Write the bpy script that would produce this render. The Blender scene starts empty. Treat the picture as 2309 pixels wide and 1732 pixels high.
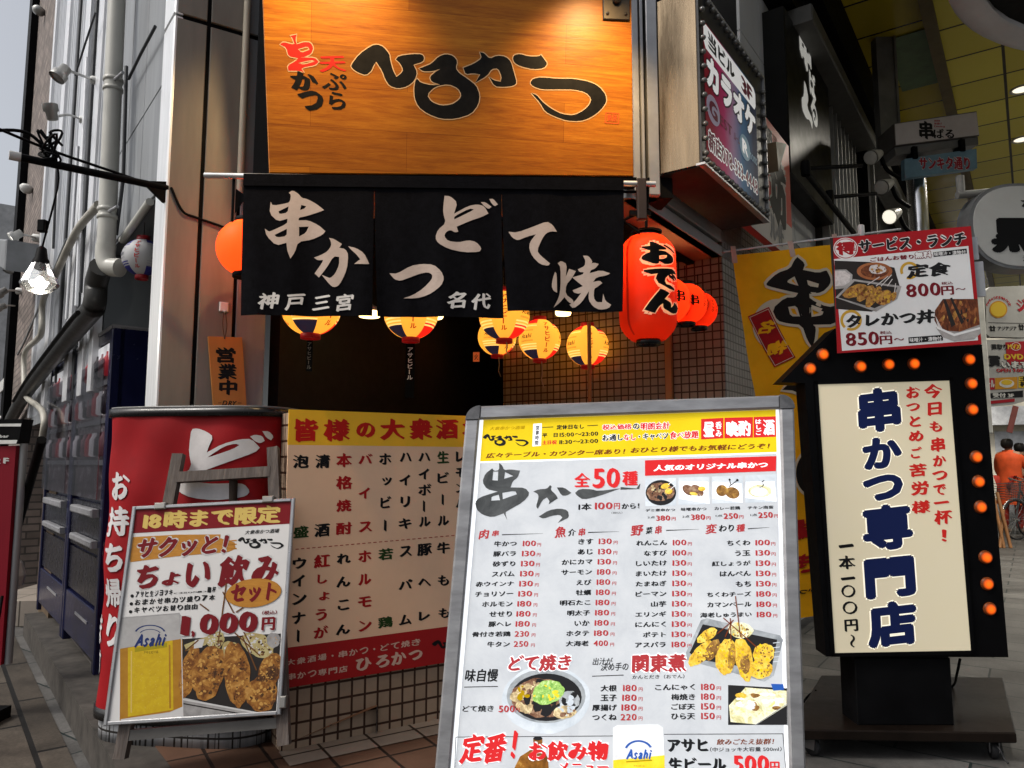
import bpy, math, random
import numpy as np
random.seed(7)
SC = bpy.context.scene
COL = SC.collection
# ------------------------------------------------------------ camera, sky, sun, exposure
F = 1668.0; PIT = math.radians(6.0); CAMH = 1.3
cam = bpy.data.cameras.new('camera'); camo = bpy.data.objects.new('camera', cam); COL.objects.link(camo)
camo.location = (0, 0, CAMH); camo.rotation_euler = (math.radians(90) + PIT, 0, 0)
cam.sensor_width = 36; cam.lens = 36 * F / 2309; cam.clip_start = .05; cam.clip_end = 500
SC.camera = camo
W = bpy.data.worlds.new("World"); SC.world = W; W.use_nodes = True
nt = W.node_tree; bg = nt.nodes['Background']
sky = nt.nodes.new('ShaderNodeTexSky'); sky.sky_type = 'NISHITA'; sky.sun_disc = False
SUN_EL = math.radians(50); SUN_ROT = math.atan2(-.85, -.35)
sky.sun_elevation = SUN_EL; sky.sun_rotation = SUN_ROT; sky.air_density = 1.0; sky.dust_density = 5.0; sky.ozone_density = .4
hs = nt.nodes.new('ShaderNodeHueSaturation'); hs.inputs['Saturation'].default_value = .35; nt.links.new(sky.outputs[0], hs.inputs['Color']); nt.links.new(hs.outputs[0], bg.inputs[0]); bg.inputs[1].default_value = 0.11
sl = bpy.data.lights.new('sun', 'SUN'); sl.energy = 1.5; sl.angle = math.radians(14); sl.color = (1, .96, .9)
so = bpy.data.objects.new('sun', sl); COL.objects.link(so)
so.rotation_euler = (math.radians(90) - SUN_EL, 0, math.pi - SUN_ROT)
SC.view_settings.view_transform = 'Standard'; SC.view_settings.look = 'None'
SC.view_settings.exposure = 0.55; GE = .70  # GE: brightness of lamps and lit panels at this exposure; SC.view_settings.gamma = 1.0
SC.cycles.use_denoising = True; SC.cycles.max_bounces = 8; SC.cycles.diffuse_bounces = 4
SC.cycles.sample_clamp_indirect = 4.0; SC.cycles.caustics_reflective = False; SC.cycles.caustics_refractive = False

# ------------------------------------------------------------ measuring helpers (photo pixel -> real place)
A_ = np.array
UP = A_([0, 0, 1.0]); CAM = A_([0, 0, CAMH])
_fw = A_([0, math.cos(PIT), math.sin(PIT)]); _up = A_([0, -math.sin(PIT), math.cos(PIT)])
def ray(x, y): return _fw + A_([1.0, 0, 0]) * ((x - 1154.5) / F) + _up * ((866 - y) / F)
def atY(x, y, Y): r = ray(x, y); return CAM + r * (Y / r[1])
def onz(x, y, z): r = ray(x, y); return CAM + r * ((z - CAMH) / r[2])
def nrm(v): v = A_(v, float); return v / np.linalg.norm(v)
class Fr:
    """a flat frame: origin, two axes in the plane, normal towards the viewer"""
    def __init__(s, o, x, y, n=None):
        s.o = A_(o, float); s.x = nrm(x); s.y = nrm(y); s.n = nrm(np.cross(s.x, s.y)) if n is None else nrm(n)
    def loc(s, px, py, w=0.0):
        r = ray(px, py); o = s.o + s.n * w
        t = np.dot(o - CAM, s.n) / np.dot(r, s.n); p = CAM + r * t - o
        g = np.dot(s.x, s.y); a = np.dot(p, s.x); b = np.dot(p, s.y); d = 1 - g * g
        return ((a - g * b) / d, (b - g * a) / d)
    def P(s, u, v, w=0.0): return s.o + s.x * u + s.y * v + s.n * w
    def sh(s, w): return Fr(s.o + s.n * w, s.x, s.y, s.n)
ZR = dict(A=(550, 0, 3.687), B=(1050, 0, 3.687), C7=(450, 380, 3.949), C8=(950, 380, 3.949), K=(1450, 0, 2.9625), R4=(1750, 0, 3.3184),
          R5=(1600, 450, 3.120), R6=(1700, 800, 3.3186), R7=(1700, 1250, 3.4417), E8=(230, 900, 4.147), E1=(230, 1280, 3.670),
          M2=(620, 900, 4.148), M3=(620, 1250, 3.4417), B4=(1020, 880, 4.879), B5=(1400, 880, 4.880), B6=(1000, 1180, 5.185),
          B7=(1380, 1180, 5.183), B8=(980, 1450, 2.6976), Z1=(0, 0, 3.318), Z2=(0, 400, 3.017), Z3=(0, 850, 3.687), Z4=(0, 1250, 3.4417),
          L1=(550, 680, 4.022), L2=(1050, 680, 3.687), N3=(1380, 380, 3.95), N2=(2180, 600, 2.37), N1=(1880, 400, 4.147), S=(0, 0, 1), D=(0, 0, 1 / 1.0438))
def zp(r, x, y): a = ZR[r]; return a[0] + x / a[2], a[1] + y / a[2]

# ------------------------------------------------------------ materials
def nodes_of(name):
    m = bpy.data.materials.new(name); m.use_nodes = True
    t = m.node_tree; t.nodes['Principled BSDF'].inputs['Specular IOR Level'].default_value = .2; return m, t, t.nodes['Principled BSDF'], t.nodes.new, t.links.new
def ramp(t, fac, stops):
    r = t.nodes.new('ShaderNodeValToRGB'); e = r.color_ramp.elements
    while len(e) < len(stops): e.new(.5)
    for k, (p, c) in enumerate(stops): e[k].position = p; e[k].color = (*c, 1)
    t.links.new(fac, r.inputs[0]); return r.outputs[0]
def coord(t, scale=(1, 1, 1), uv=False, rot=(0, 0, 0)):
    c = t.nodes.new('ShaderNodeTexCoord'); mp = t.nodes.new('ShaderNodeMapping')
    mp.inputs['Scale'].default_value = scale; mp.inputs['Rotation'].default_value = rot
    t.links.new(c.outputs['UV' if uv else 'Object'], mp.inputs[0]); return mp.outputs[0]
def noise(t, v, sc, det=4, rough=.6, dist=0):
    n = t.nodes.new('ShaderNodeTexNoise'); n.inputs['Scale'].default_value = sc; n.inputs['Detail'].default_value = det
    n.inputs['Roughness'].default_value = rough; n.inputs['Distortion'].default_value = dist
    t.links.new(v, n.inputs['Vector']); return n.outputs[0]
def bump(t, h, b, s=.3, d=.01):
    n = t.nodes.new('ShaderNodeBump'); n.inputs['Strength'].default_value = s; n.inputs['Distance'].default_value = d
    t.links.new(h, n.inputs['Height']); t.links.new(n.outputs[0], b.inputs['Normal'])
def mul(c, k): return tuple(min(1, x * k) for x in c)
_mc = {}
def M(name, col, rough=.6, metal=0, var=.25, sc=6, stretch=(1, 1, 1), bmp=0, emit=0, spec=.3, ecol=None, trans=0):
    """plain surface whose colour wanders a little with dirt and wear"""
    if name in _mc: return _mc[name]
    m, t, b, N, L = nodes_of(name)
    v = coord(t, stretch); f = noise(t, v, sc)
    c = ramp(t, f, [(.3, mul(col, 1 - var)), (.7, mul(col, 1 + var * .6))])
    L(c, b.inputs['Base Color']); b.inputs['Metallic'].default_value = metal
    f2 = noise(t, v, sc * 3.1, 3)
    rr = t.nodes.new('ShaderNodeMapRange'); rr.inputs[3].default_value = max(.02, rough - .1); rr.inputs[4].default_value = min(1, rough + .12)
    L(f2, rr.inputs[0]); L(rr.outputs[0], b.inputs['Roughness']); b.inputs['Specular IOR Level'].default_value = spec
    if bmp: bump(t, f2, b, bmp, .004)
    if emit:
        if ecol: b.inputs['Emission Color'].default_value = (*ecol, 1)
        else: L(c, b.inputs['Emission Color'])
        b.inputs['Emission Strength'].default_value = emit * GE
    _mc[name] = m; return m
def tile(name, col, mortar, w, h, gap=.006, rough=.4, var=.2, off=0.0, rot=0, dirt=.3, bmp=.4, grain=0):
    if name in _mc: return _mc[name]
    m, t, b, N, L = nodes_of(name)
    v = coord(t, uv=True, rot=(0, 0, rot))
    k = N('ShaderNodeTexBrick'); k.offset = off; k.inputs['Scale'].default_value = 1
    k.inputs['Brick Width'].default_value = w; k.inputs['Row Height'].default_value = h; k.inputs['Mortar Size'].default_value = gap
    k.inputs['Mortar Smooth'].default_value = .1; k.inputs['Bias'].default_value = -.1
    k.inputs['Color1'].default_value = (*mul(col, 1 - var), 1); k.inputs['Color2'].default_value = (*mul(col, 1 + var), 1); k.inputs['Mortar'].default_value = (*mortar, 1)
    L(v, k.inputs[0])
    f = noise(t, v, 3.5, 6, .7); mx = N('ShaderNodeMix'); mx.data_type = 'RGBA'; mx.blend_type = 'MULTIPLY'; mx.inputs[0].default_value = 1
    L(k.outputs['Color'], mx.inputs[6]); L(ramp(t, f, [(.3, (1 - dirt,) * 3), (.65, (1, 1, 1))]), mx.inputs[7])
    out = mx.outputs[2]
    if grain:
        g = noise(t, v, 60, 4, .8); m2 = N('ShaderNodeMix'); m2.data_type = 'RGBA'; m2.blend_type = 'MULTIPLY'; m2.inputs[0].default_value = 1
        L(out, m2.inputs[6]); L(ramp(t, g, [(.3, (1 - grain,) * 3), (.7, (1, 1, 1))]), m2.inputs[7]); out = m2.outputs[2]
    L(out, b.inputs['Base Color'])
    rr = N('ShaderNodeMapRange'); rr.inputs[3].default_value = rough - .12; rr.inputs[4].default_value = min(1, rough + .25); L(f, rr.inputs[0]); L(rr.outputs[0], b.inputs['Roughness'])
    inv = N('ShaderNodeMath'); inv.operation = 'SUBTRACT'; inv.inputs[0].default_value = 1; L(k.outputs['Fac'], inv.inputs[1]); bump(t, inv.outputs[0], b, bmp, .003)
    _mc[name] = m; return m
def ink(name, col, emit=0, rough=.5):
    if name in _mc: return _mc[name]
    m, t, b, N, L = nodes_of(name)
    b.inputs['Base Color'].default_value = (*col, 1); b.inputs['Roughness'].default_value = rough; b.inputs['Specular IOR Level'].default_value = .14
    if emit: b.inputs['Emission Color'].default_value = (*col, 1); b.inputs['Emission Strength'].default_value = emit * GE
    _mc[name] = m; return m
def food(name, stops, sc=40, emit=0, dist=.6, stretch=(1, 1, 1), bmp=.0):
    """printed photograph of food: mottled colours"""
    if name in _mc: return _mc[name]
    m, t, b, N, L = nodes_of(name)
    c = ramp(t, noise(t, coord(t, stretch), sc, 6, .7, dist), stops)
    L(c, b.inputs['Base Color']); b.inputs['Roughness'].default_value = .45; b.inputs['Specular IOR Level'].default_value = .2
    if emit: L(c, b.inputs['Emission Color']); b.inputs['Emission Strength'].default_value = emit * GE
    _mc[name] = m; return m

# ------------------------------------------------------------ mesh building
class MB:
    def __init__(s): s.v = []; s.f = []; s.m = []; s.sm = []; s.n = 0
    def add(s, V, Fc, mat=0, smooth=False):
        V = np.asarray(V, float).reshape(-1, 3); s.v.append(V); b = s.n
        for q in Fc: s.f.append(tuple(int(i) + b for i in q)); s.m.append(mat); s.sm.append(smooth)
        s.n += len(V)
    def poly(s, pts, mat=0): s.add(pts, [range(len(pts))], mat)
    def hexa(s, a, mat=0): s.add(a, [(0, 3, 2, 1), (4, 5, 6, 7), (0, 1, 5, 4), (1, 2, 6, 5), (2, 3, 7, 6), (3, 0, 4, 7)], mat)
    def box(s, fr, u0, v0, w0, u1, v1, w1, mat=0, bev=0):
        if bev:
            b = bev; P = []
            for w, q in ((w0, b), (w0 + b, 0), (w1 - b, 0), (w1, b)):
                P.append([fr.P(u, v, w) for u, v in ((u0 + q + b * (q == 0) * 0, v0 + q), (u1 - q, v0 + q), (u1 - q, v1 - q), (u0 + q, v1 - q))])
            V = [p for r in P for p in r]; Fc = [(3, 2, 1, 0), (12, 13, 14, 15)]
            for k in range(3):
                for i in range(4): j = (i + 1) % 4; Fc.append((k * 4 + i, k * 4 + j, k * 4 + 4 + j, k * 4 + 4 + i))
            s.add(V, Fc, mat); return
        a = [fr.P(u, v, w) for w in (w0, w1) for u, v in ((u0, v0), (u1, v0), (u1, v1), (u0, v1))]
        s.hexa(a, mat)
    def prism(s, fr, pts, w0, w1, mat=0, side=None):
        n = len(pts); V = [fr.P(u, v, w0) for u, v in pts] + [fr.P(u, v, w1) for u, v in pts]
        s.add(V, [tuple(range(n))[::-1], tuple(range(n, 2 * n))], mat)
        s.add(V, [(i, (i + 1) % n, n + (i + 1) % n, n + i) for i in range(n)], mat if side is None else side)
    def tube(s, pts, r, seg=10, mat=0, cap=True, smooth=True):
        pts = [A_(p, float) for p in pts]; n = len(pts); rr = r if hasattr(r, '__len__') else [r] * n
        V = []; prev = None
        for i in range(n):
            d = nrm((pts[min(i + 1, n - 1)] - pts[max(i - 1, 0)]))
            a = prev - d * np.dot(prev, d) if prev is not None else np.cross(d, [.3, .2, .93] if abs(d[2]) < .9 else [1, 0, .1])
            a = nrm(a); prev = a; b = np.cross(d, a)
            for k in range(seg): t = 2 * math.pi * k / seg; V.append(pts[i] + rr[i] * (a * math.cos(t) + b * math.sin(t)))
        Fc = [(i * seg + k, i * seg + (k + 1) % seg, (i + 1) * seg + (k + 1) % seg, (i + 1) * seg + k) for i in range(n - 1) for k in range(seg)]
        s.add(V, Fc, mat, smooth)
        if cap: s.add(V[:seg], [tuple(range(seg))[::-1]], mat); s.add(V[-seg:], [tuple(range(seg))], mat)
    def lathe(s, c, ax, prof, seg=24, mat=0, smooth=True, capa=False, capb=False):
        """profile of (r, h) turned about an axis"""
        c = A_(c, float); ax = nrm(ax); a = nrm(np.cross(ax, [1, 0, 0] if abs(ax[0]) < .9 else [0, 1, 0])); b = np.cross(ax, a); V = []
        for r, h in prof:
            for k in range(seg): t = 2 * math.pi * k / seg; V.append(c + ax * h + r * (a * math.cos(t) + b * math.sin(t)))
        n = len(prof)
        s.add(V, [(i * seg + k, i * seg + (k + 1) % seg, (i + 1) * seg + (k + 1) % seg, (i + 1) * seg + k) for i in range(n - 1) for k in range(seg)], mat, smooth)
        if capa: s.add(V[:seg], [tuple(range(seg))[::-1]], mat)
        if capb: s.add(V[-seg:], [tuple(range(seg))], mat)
    def build(s, name, mats, parent=None, loc=None, floor_ax=None):
        mats = mats if isinstance(mats, (list, tuple)) else [mats]
        me = bpy.data.meshes.new(name); V = np.concatenate(s.v) if s.v else np.zeros((0, 3))
        base = A_(parent.matrix_basis.translation if parent and parent.parent is None else (0, 0, 0), float) if parent else (A_(loc, float) if loc is not None else A_([0, 0, 0.]))
        if parent is not None and parent.parent is not None: base = A_(parent.parent.matrix_basis.translation, float) + A_(parent.matrix_basis.translation, float)
        me.from_pydata((V - base).tolist(), [], s.f); 
        for m in mats: me.materials.append(m)
        me.polygons.foreach_set('material_index', s.m); me.polygons.foreach_set('use_smooth', s.sm)
        me.update(); uv = me.uv_layers.new(name='UVMap'); fa = nrm(floor_ax) if floor_ax is not None else A_([1, 0, 0.]); fb = np.cross(UP, fa)
        nl = len(me.loops); vi = np.empty(nl, int); me.loops.foreach_get('vertex_index', vi)
        pn = np.empty(len(me.polygons) * 3); me.polygons.foreach_get('normal', pn); pn = pn.reshape(-1, 3)
        lt = np.empty(len(me.polygons), int); me.polygons.foreach_get('loop_total', lt); ln = np.repeat(pn, lt, 0); p = V[vi]
        tx = np.stack([-ln[:, 1], ln[:, 0], np.zeros(nl)], 1); q = np.linalg.norm(tx, axis=1, keepdims=True); tx = tx / np.maximum(q, 1e-6)
        flat = np.abs(ln[:, 2]) > .7
        U = np.where(flat, p @ fa, (p * tx).sum(1)); Vv = np.where(flat, p @ fb, p[:, 2])
        uv.data.foreach_set('uv', np.stack([U, Vv], 1).astype(np.float32).ravel())
        o = bpy.data.objects.new(name, me); COL.objects.link(o); o.location = [0, 0, 0] if parent else base.tolist()
        if parent: o.parent = parent
        return o
def thing(name, label, cat, loc, group=None):
    o = bpy.data.objects.new(name, None); COL.objects.link(o); o.location = [float(x) for x in loc]; o.empty_display_size = .1
    o['label'] = label; o['category'] = cat
    if group: o['group'] = group
    return o
def tag(o, label, cat, group=None):
    o['label'] = label; o['category'] = cat
    if group: o['group'] = group
    return o
def struct(o, kind='structure'): o['kind'] = kind; return o
def relabel(o, label): o['label'] = label; return o
def dup(root, loc, label):
    """copy of a thing together with its parts and their parts"""
    r = root.copy(); COL.objects.link(r); r.location = [float(x) for x in loc]; r['label'] = label
    for ch in list(root.children):
        c = ch.copy(); COL.objects.link(c); c.parent = r
        for g in list(ch.children): d = g.copy(); COL.objects.link(d); d.parent = c
    return r

# ------------------------------------------------------------ lettering
_gl = {}
def glyph(ch):
    if ch not in _gl:
        c = bpy.data.curves.new('t', 'FONT'); c.body = ch; c.resolution_u = 3
        o = bpy.data.objects.new('t', c); me = bpy.data.meshes.new_from_object(o)
        V = A_([v.co[:2] for v in me.vertices]).reshape(-1, 2); Fc = [tuple(p.vertices) for p in me.polygons]
        bpy.data.meshes.remove(me); bpy.data.objects.remove(o); bpy.data.curves.remove(c); _gl[ch] = (V, Fc)
    return _gl[ch]
def layout(s, vert=False, slant=0, tilt=0):
    out = []; x = 0.0; y = 0.0
    for ch in s:
        if ch in ' 　': x += (.35 if ch == ' ' else 1) * (not vert); y -= 1.0 * vert; continue
        V, Fc = glyph(ch)
        if not len(V): continue
        V = V.copy(); cjk = ord(ch) > 0x2000
        if vert and ch in 'ー〜～-': V = np.stack([.42 - (V[:, 1] - .38) * (-1 if ch != 'ー' else 1), .38 - (V[:, 0] - .5)], 1)
        if tilt: V[:, 1] += tilt * (V[:, 0] - .5)
        if slant: V[:, 0] += slant * (V[:, 1] - .35)
        if vert: V[:, 1] += y; y -= 1.04; V[:, 0] += 0 if cjk else .22
        elif cjk: V[:, 0] += x; x += 1.0
        else: a = V[:, 0].min(); V[:, 0] += x - a; x = V[:, 0].max() + .13
        out.append((V, Fc))
    return out
class Pr:
    """prints lettering and shapes on a frame, measured in one of the zoom regions"""
    def __init__(s, mb, fr, reg, mp=None, loc=None, lay=3e-4, base=.0006, mx=0):
        s.mx = mx
        s.mb = mb; s.fr = fr; s.reg = reg; s.mp = mp or fr.P; s.lc = loc or fr.loc; s.lay = lay; s.base = base
    def uv(s, x, y): return s.lc(*zp(s.reg, x, y))
    def text(s, t, xl, yb, xr, yt, mat, bold=.03, L=1, vert=False, out=None, slant=0, tilt=0, nib=True, mirror=False, n=4, reg=None):
        if reg: s.reg = reg
        (u0, v0), (u1, v1) = s.uv(xl, yb), s.uv(xr, yt)
        s.textuv(t, u0, v0, u1, v1, mat, bold, L, vert, out, slant, tilt, nib, mirror, n)
    def textuv(s, t, u0, v0, u1, v1, mat, bold=.03, L=1, vert=False, out=None, slant=0, tilt=0, nib=True, mirror=False, n=4):
        lo = layout(t, vert, slant, tilt)
        if not lo: return
        al = np.concatenate([q[0] for q in lo]); mn = al.min(0); mx = al.max(0)
        pad = A_([bold, bold * .8]) if n > 1 else A_([0, 0]); mn = mn - pad; mx = mx + pad
        sp = np.maximum(mx - mn, 1e-3); k = A_([(u1 - u0), (v1 - v0)]) / sp
        def put(dx, dy, w, mt):
            for V, Fc in lo:
                q = (V + A_([dx, dy]) - mn)
                if mirror: q[:, 0] = sp[0] - q[:, 0]
                q = q * k + A_([u0, v0])
                F2_ = Fc
                if s.mx: q, F2_ = refine(q, Fc, s.mx)
                s.mb.add([s.mp(a, b, w) for a, b in q], F2_, mt)
        w0 = s.base + L * s.lay
        if out:
            om, orad = out
            for j in range(8):
                a = j * math.pi / 4; put(math.cos(a) * orad, math.sin(a) * orad, w0 - s.lay * .6 + j * s.lay * .05, om)
        if bold and n > 1:
            for j in range(n):
                if nib: e = (2 * j / (n - 1) - 1); dx, dy = e * bold, -e * bold * .65
                else: a = 2 * math.pi * j / n + .6; dx, dy = math.cos(a) * bold, math.sin(a) * bold
                put(dx, dy, w0 + j * s.lay * .05, mat)
        else: put(0, 0, w0, mat)
    def poly(s, pts, mat, L=0, reg=None, holes=None, edge=None):
        if reg: s.reg = reg
        q = [s.uv(*p) for p in pts]
        w = s.base + L * s.lay
        if edge:
            c = A_(q).mean(0); 
        if holes is None and s.mx: V2, Fc = refine(q, [tuple(range(len(q)))], s.mx); s.mb.add([s.mp(a, b, w) for a, b in V2], Fc, mat); return
        if holes is None: s.mb.poly([s.mp(a, b, w) for a, b in q], mat); return
        V2, Fc = filled([q] + [[s.uv(*p) for p in h] for h in holes])
        s.mb.add([s.mp(a, b, w) for a, b in V2], Fc, mat)
    def brush(s, pts, mat, L=1, reg=None, holes=(), smooth=True, out=None):
        """brush-written shape: smoothed outline, with holes"""
        if reg: s.reg = reg
        loops = [[s.uv(*p) for p in smoothed(h) if True] for h in [pts] + list(holes)]
        V2, Fc = filled(loops); w = s.base + L * s.lay
        if s.mx: V2, Fc = refine(V2, Fc, s.mx)
        s.mb.add([s.mp(a, b, w) for a, b in V2], Fc, mat)
        if out:
            om, k = out
            for lp in loops:
                P = A_(lp); n = len(P); Q = np.roll(P, -1, 0) - np.roll(P, 1, 0); Q /= np.maximum(np.linalg.norm(Q, axis=1, keepdims=True), 1e-9); N2 = np.stack([Q[:, 1], -Q[:, 0]], 1) * k
                V = [s.mp(a, b, w - s.lay * .4) for a, b in np.concatenate([P - N2, P + N2])]
                s.mb.add(V, [(i, (i + 1) % n, n + (i + 1) % n, n + i) for i in range(n)], om)
    def ell(s, x, y, rx, ry, mat, L=0, n=28, rot=0, reg=None, arc=None):
        if reg: s.reg = reg
        a0, a1 = arc or (0, 2 * math.pi); P = []
        for i in range(n):
            a = a0 + (a1 - a0) * i / (n if arc is None else n - 1); c, d = rx * math.cos(a), ry * math.sin(a)
            P.append((x + c * math.cos(rot) - d * math.sin(rot), y + c * math.sin(rot) + d * math.cos(rot)))
        s.poly(P, mat, L)
    def blob(s, x, y, rx, ry, mat, L=0, rot=0, jag=.07, n=36):
        ph = [random.uniform(0, 6.28) for _ in range(4)]; P = []
        for i in range(n):
            a = 2 * math.pi * i / n; k = 1 + jag * (.6 * math.sin(2 * a + ph[0]) + .5 * math.sin(3 * a + ph[1]) + .4 * math.sin(7 * a + ph[2]) + .35 * math.sin(11 * a + ph[3])); c, d = rx * k * math.cos(a), ry * k * math.sin(a)
            P.append((x + c * math.cos(rot) - d * math.sin(rot), y + c * math.sin(rot) + d * math.cos(rot)))
        s.poly(P, mat, L)
    def crumbs(s, x, y, rx, ry, rot, base, light, dark, L, k=40, sz=.13):
        """printed picture of something breaded or stewed: uneven outline and a crust of light and dark flecks"""
        s.blob(x, y, rx, ry, base, L, rot); m = min(rx, ry)
        for i in range(k):
            a = random.uniform(0, 6.28); r = math.sqrt(random.random()) * .88; c, d = rx * r * math.cos(a), ry * r * math.sin(a)
            px, py = x + c * math.cos(rot) - d * math.sin(rot), y + c * math.sin(rot) + d * math.cos(rot)
            right = (px - x) / max(rx, 1) * .5 + (py - y) / max(ry, 1) * .25; mt = dark if random.random() < .42 + right * .9 else light
            q = m * random.uniform(.5, 1.4) * sz; s.blob(px, py, q, q * random.uniform(.5, 1.3), mt, L + .1 + .02 * (i % 40), random.uniform(0, 3), .25, 9)
    def line(s, pts, wd, mat, L=1, reg=None, taper=False):
        if reg: s.reg = reg
        for (a, b) in zip(pts[:-1], pts[1:]):
            d = nrm((b[0] - a[0], b[1] - a[1])) * wd / 2; n = (-d[1], d[0]); e = .15 if taper else 1
            s.poly([(a[0] + n[0], a[1] + n[1]), (a[0] - n[0], a[1] - n[1]), (b[0] - n[0] * e, b[1] - n[1] * e), (b[0] + n[0] * e, b[1] + n[1] * e)], mat, L)
    def ring(s, x, y, rx, ry, th, mat, L=0, a0=0, a1=6.2832, n=36):
        w = s.base + L * s.lay; V = []
        for i in range(n + 1):
            a = a0 + (a1 - a0) * i / n
            for k in (1, 1 - th): V.append(s.mp(*s.uv(x + rx * k * math.cos(a), y + ry * k * math.sin(a)), w))
        s.mb.add(V, [(2 * i, 2 * i + 2, 2 * i + 3, 2 * i + 1) for i in range(n)], mat)
def refine(V, Fc, mx):
    """cut faces until they are small enough to follow a curved cloth"""
    V = [tuple(p) for p in V]; T = []; mid = {}
    for f in Fc: T += [(f[0], f[i], f[i + 1]) for i in range(1, len(f) - 1)]
    out = []
    while T:
        a, b, c = T.pop(); d = [(math.dist(V[a], V[b]), a, b, c), (math.dist(V[b], V[c]), b, c, a), (math.dist(V[c], V[a]), c, a, b)]; l, i, j, k = max(d)
        if l <= mx: out.append((a, b, c)); continue
        key = (min(i, j), max(i, j))
        if key not in mid: V.append(((V[i][0] + V[j][0]) / 2, (V[i][1] + V[j][1]) / 2)); mid[key] = len(V) - 1
        m = mid[key]; T += [(i, m, k), (m, j, k)]
    return V, out
def smoothed(P, it=1):
    """round the outline slightly, keeping its sharp tips"""
    P = [A_(p, float) for p in P]
    for _ in range(it):
        Q = []; n = len(P)
        for i in range(n):
            a, b, c = P[i - 1], P[i], P[(i + 1) % n]; d1 = nrm(b - a + 1e-9); d2 = nrm(c - b + 1e-9)
            if np.dot(d1, d2) < .15: Q.append(b)
            else: Q += [b + (a - b) * .22, b + (c - b) * .22]
        P = Q
    return [tuple(p) for p in P]
def filled(loops):
    c = bpy.data.curves.new('t', 'CURVE'); c.dimensions = '2D'; c.fill_mode = 'BOTH'
    sc = 1000.0
    for lp in loops:
        sp = c.splines.new('POLY'); sp.points.add(len(lp) - 1); sp.use_cyclic_u = True
        for k, (a, b) in enumerate(lp): sp.points[k].co = (a * sc, b * sc, 0, 1)
    o = bpy.data.objects.new('t', c); me = bpy.data.meshes.new_from_object(o)
    V = [(v.co[0] / sc, v.co[1] / sc) for v in me.vertices]; Fc = [tuple(p.vertices) for p in me.polygons]
    bpy.data.meshes.remove(me); bpy.data.objects.remove(o); bpy.data.curves.remove(c); return V, Fc
def cat(pts, n=6):
    """smooth path through points"""
    P = [A_(p, float) for p in pts]; P = [2 * P[0] - P[1]] + P + [2 * P[-1] - P[-2]]; out = []
    for i in range(1, len(P) - 2):
        for k in range(n):
            t = k / n; a, b, c, d = P[i - 1:i + 3]
            out.append(.5 * (2 * b + (c - a) * t + (2 * a - 5 * b + 4 * c - d) * t * t + (3 * b - a - 3 * c + d) * t ** 3))
    return out + [P[-2]]
# ============================================================ setting: ground, platform, arcade
dL = nrm((-.616, .788, 0)); nL = nrm((-.788, -.616, 0)); d1 = nrm((.846, .533, 0)); dR = nrm((.574, .819, 0)); nR = nrm((.819, -.574, 0))
C0 = A_([-1.563, 3.25, 0]); T0 = A_([1.25, 4.3, 0]); PZ = .16
FP = Fr(C0, d1, UP); FL = Fr(C0, -dL, UP); FR = Fr(T0, dR, UP); FX = Fr((0, 0, 0), (1, 0, 0), (0, 1, 0))
def XZ(Y, X=0, Z=0): return Fr((X, Y, Z), (1, 0, 0), UP)
stone_r = tile('arcade_paving', (.135, .13, .124), (.02, .029, .028), .6, .3, .006, .5, .25, .5, dirt=.6, grain=.4)
stone_l = tile('street_slabs', (.10, .083, .066), (.012, .011, .01), .9, .45, .012, .6, .2, .5, dirt=.62, grain=.5, bmp=.6)
orange_t = tile('entrance_tiles', (.12, .064, .041), (.02, .013, .01), .2, .2, .007, .45, .22, 0, dirt=.35, grain=.2)
mosaic_d = tile('mosaic_dark', (.1, .09, .085), (.03, .028, .025), .1, .05, .004, .5, .15, .5, dirt=.4)
kerb_m = M('kerb_stone', (.05, .044, .038), .7, var=.5, sc=9, bmp=.5)
g = MB(); g.poly([(-60, -20, 0), (60, -20, 0), (60, 90, 0), (-60, 90, 0)])
struct(g.build('ground', stone_r, floor_ax=nR))
kn, kf = onz(250, 1710, PZ), onz(55, 1384, PZ); kd = nrm(kn - kf); kn = kn + kd * 1.3; kdn = nrm((-kd[1], kd[0], 0)); kdn = kdn if kdn[0] > 0 else -kdn
g = MB(); s0 = kn + kd * 3 - kdn * .05; s1 = kf - kd * 14 - kdn * .05
g.poly([(*(s0 - kdn * 5)[:2], .004), (*s0[:2], .004), (*s1[:2], .004), (*(s1 - kdn * 5)[:2], .004)])
struct(g.build('left_street', stone_l, floor_ax=dL))
g = MB(); far = kf + kdn * 2.2
g.prism(FX, [tuple(kn[:2]), (.5, 2.0), (1.4, 4.35), (2.6, 8), (-2, 9), tuple(far[:2]), tuple(kf[:2])], 0, PZ)
struct(g.build('kerb_platform', kerb_m, floor_ax=dL))
g = MB(); i0, i1 = kn + kdn * .16, kf + kdn * .16; im = i0 - kd * (np.linalg.norm(i1 - i0) * .48)
z1 = PZ + .004
g.poly([(*i0[:2], z1), (.46, 2.05, z1), (1.2, 4.3, z1), (1.5, 7, z1), (-2, 7, z1), (*im[:2], z1)])
struct(g.build('entrance_floor', orange_t, floor_ax=d1))
g = MB(); g.poly([(*(im - kd * .01)[:2], z1), (*(im + kdn * 1.2)[:2], z1), (*(i1 + kdn * 1.2)[:2], z1), (*i1[:2], z1)])
struct(g.build('side_paving', mosaic_d, floor_ax=dL))

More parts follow.
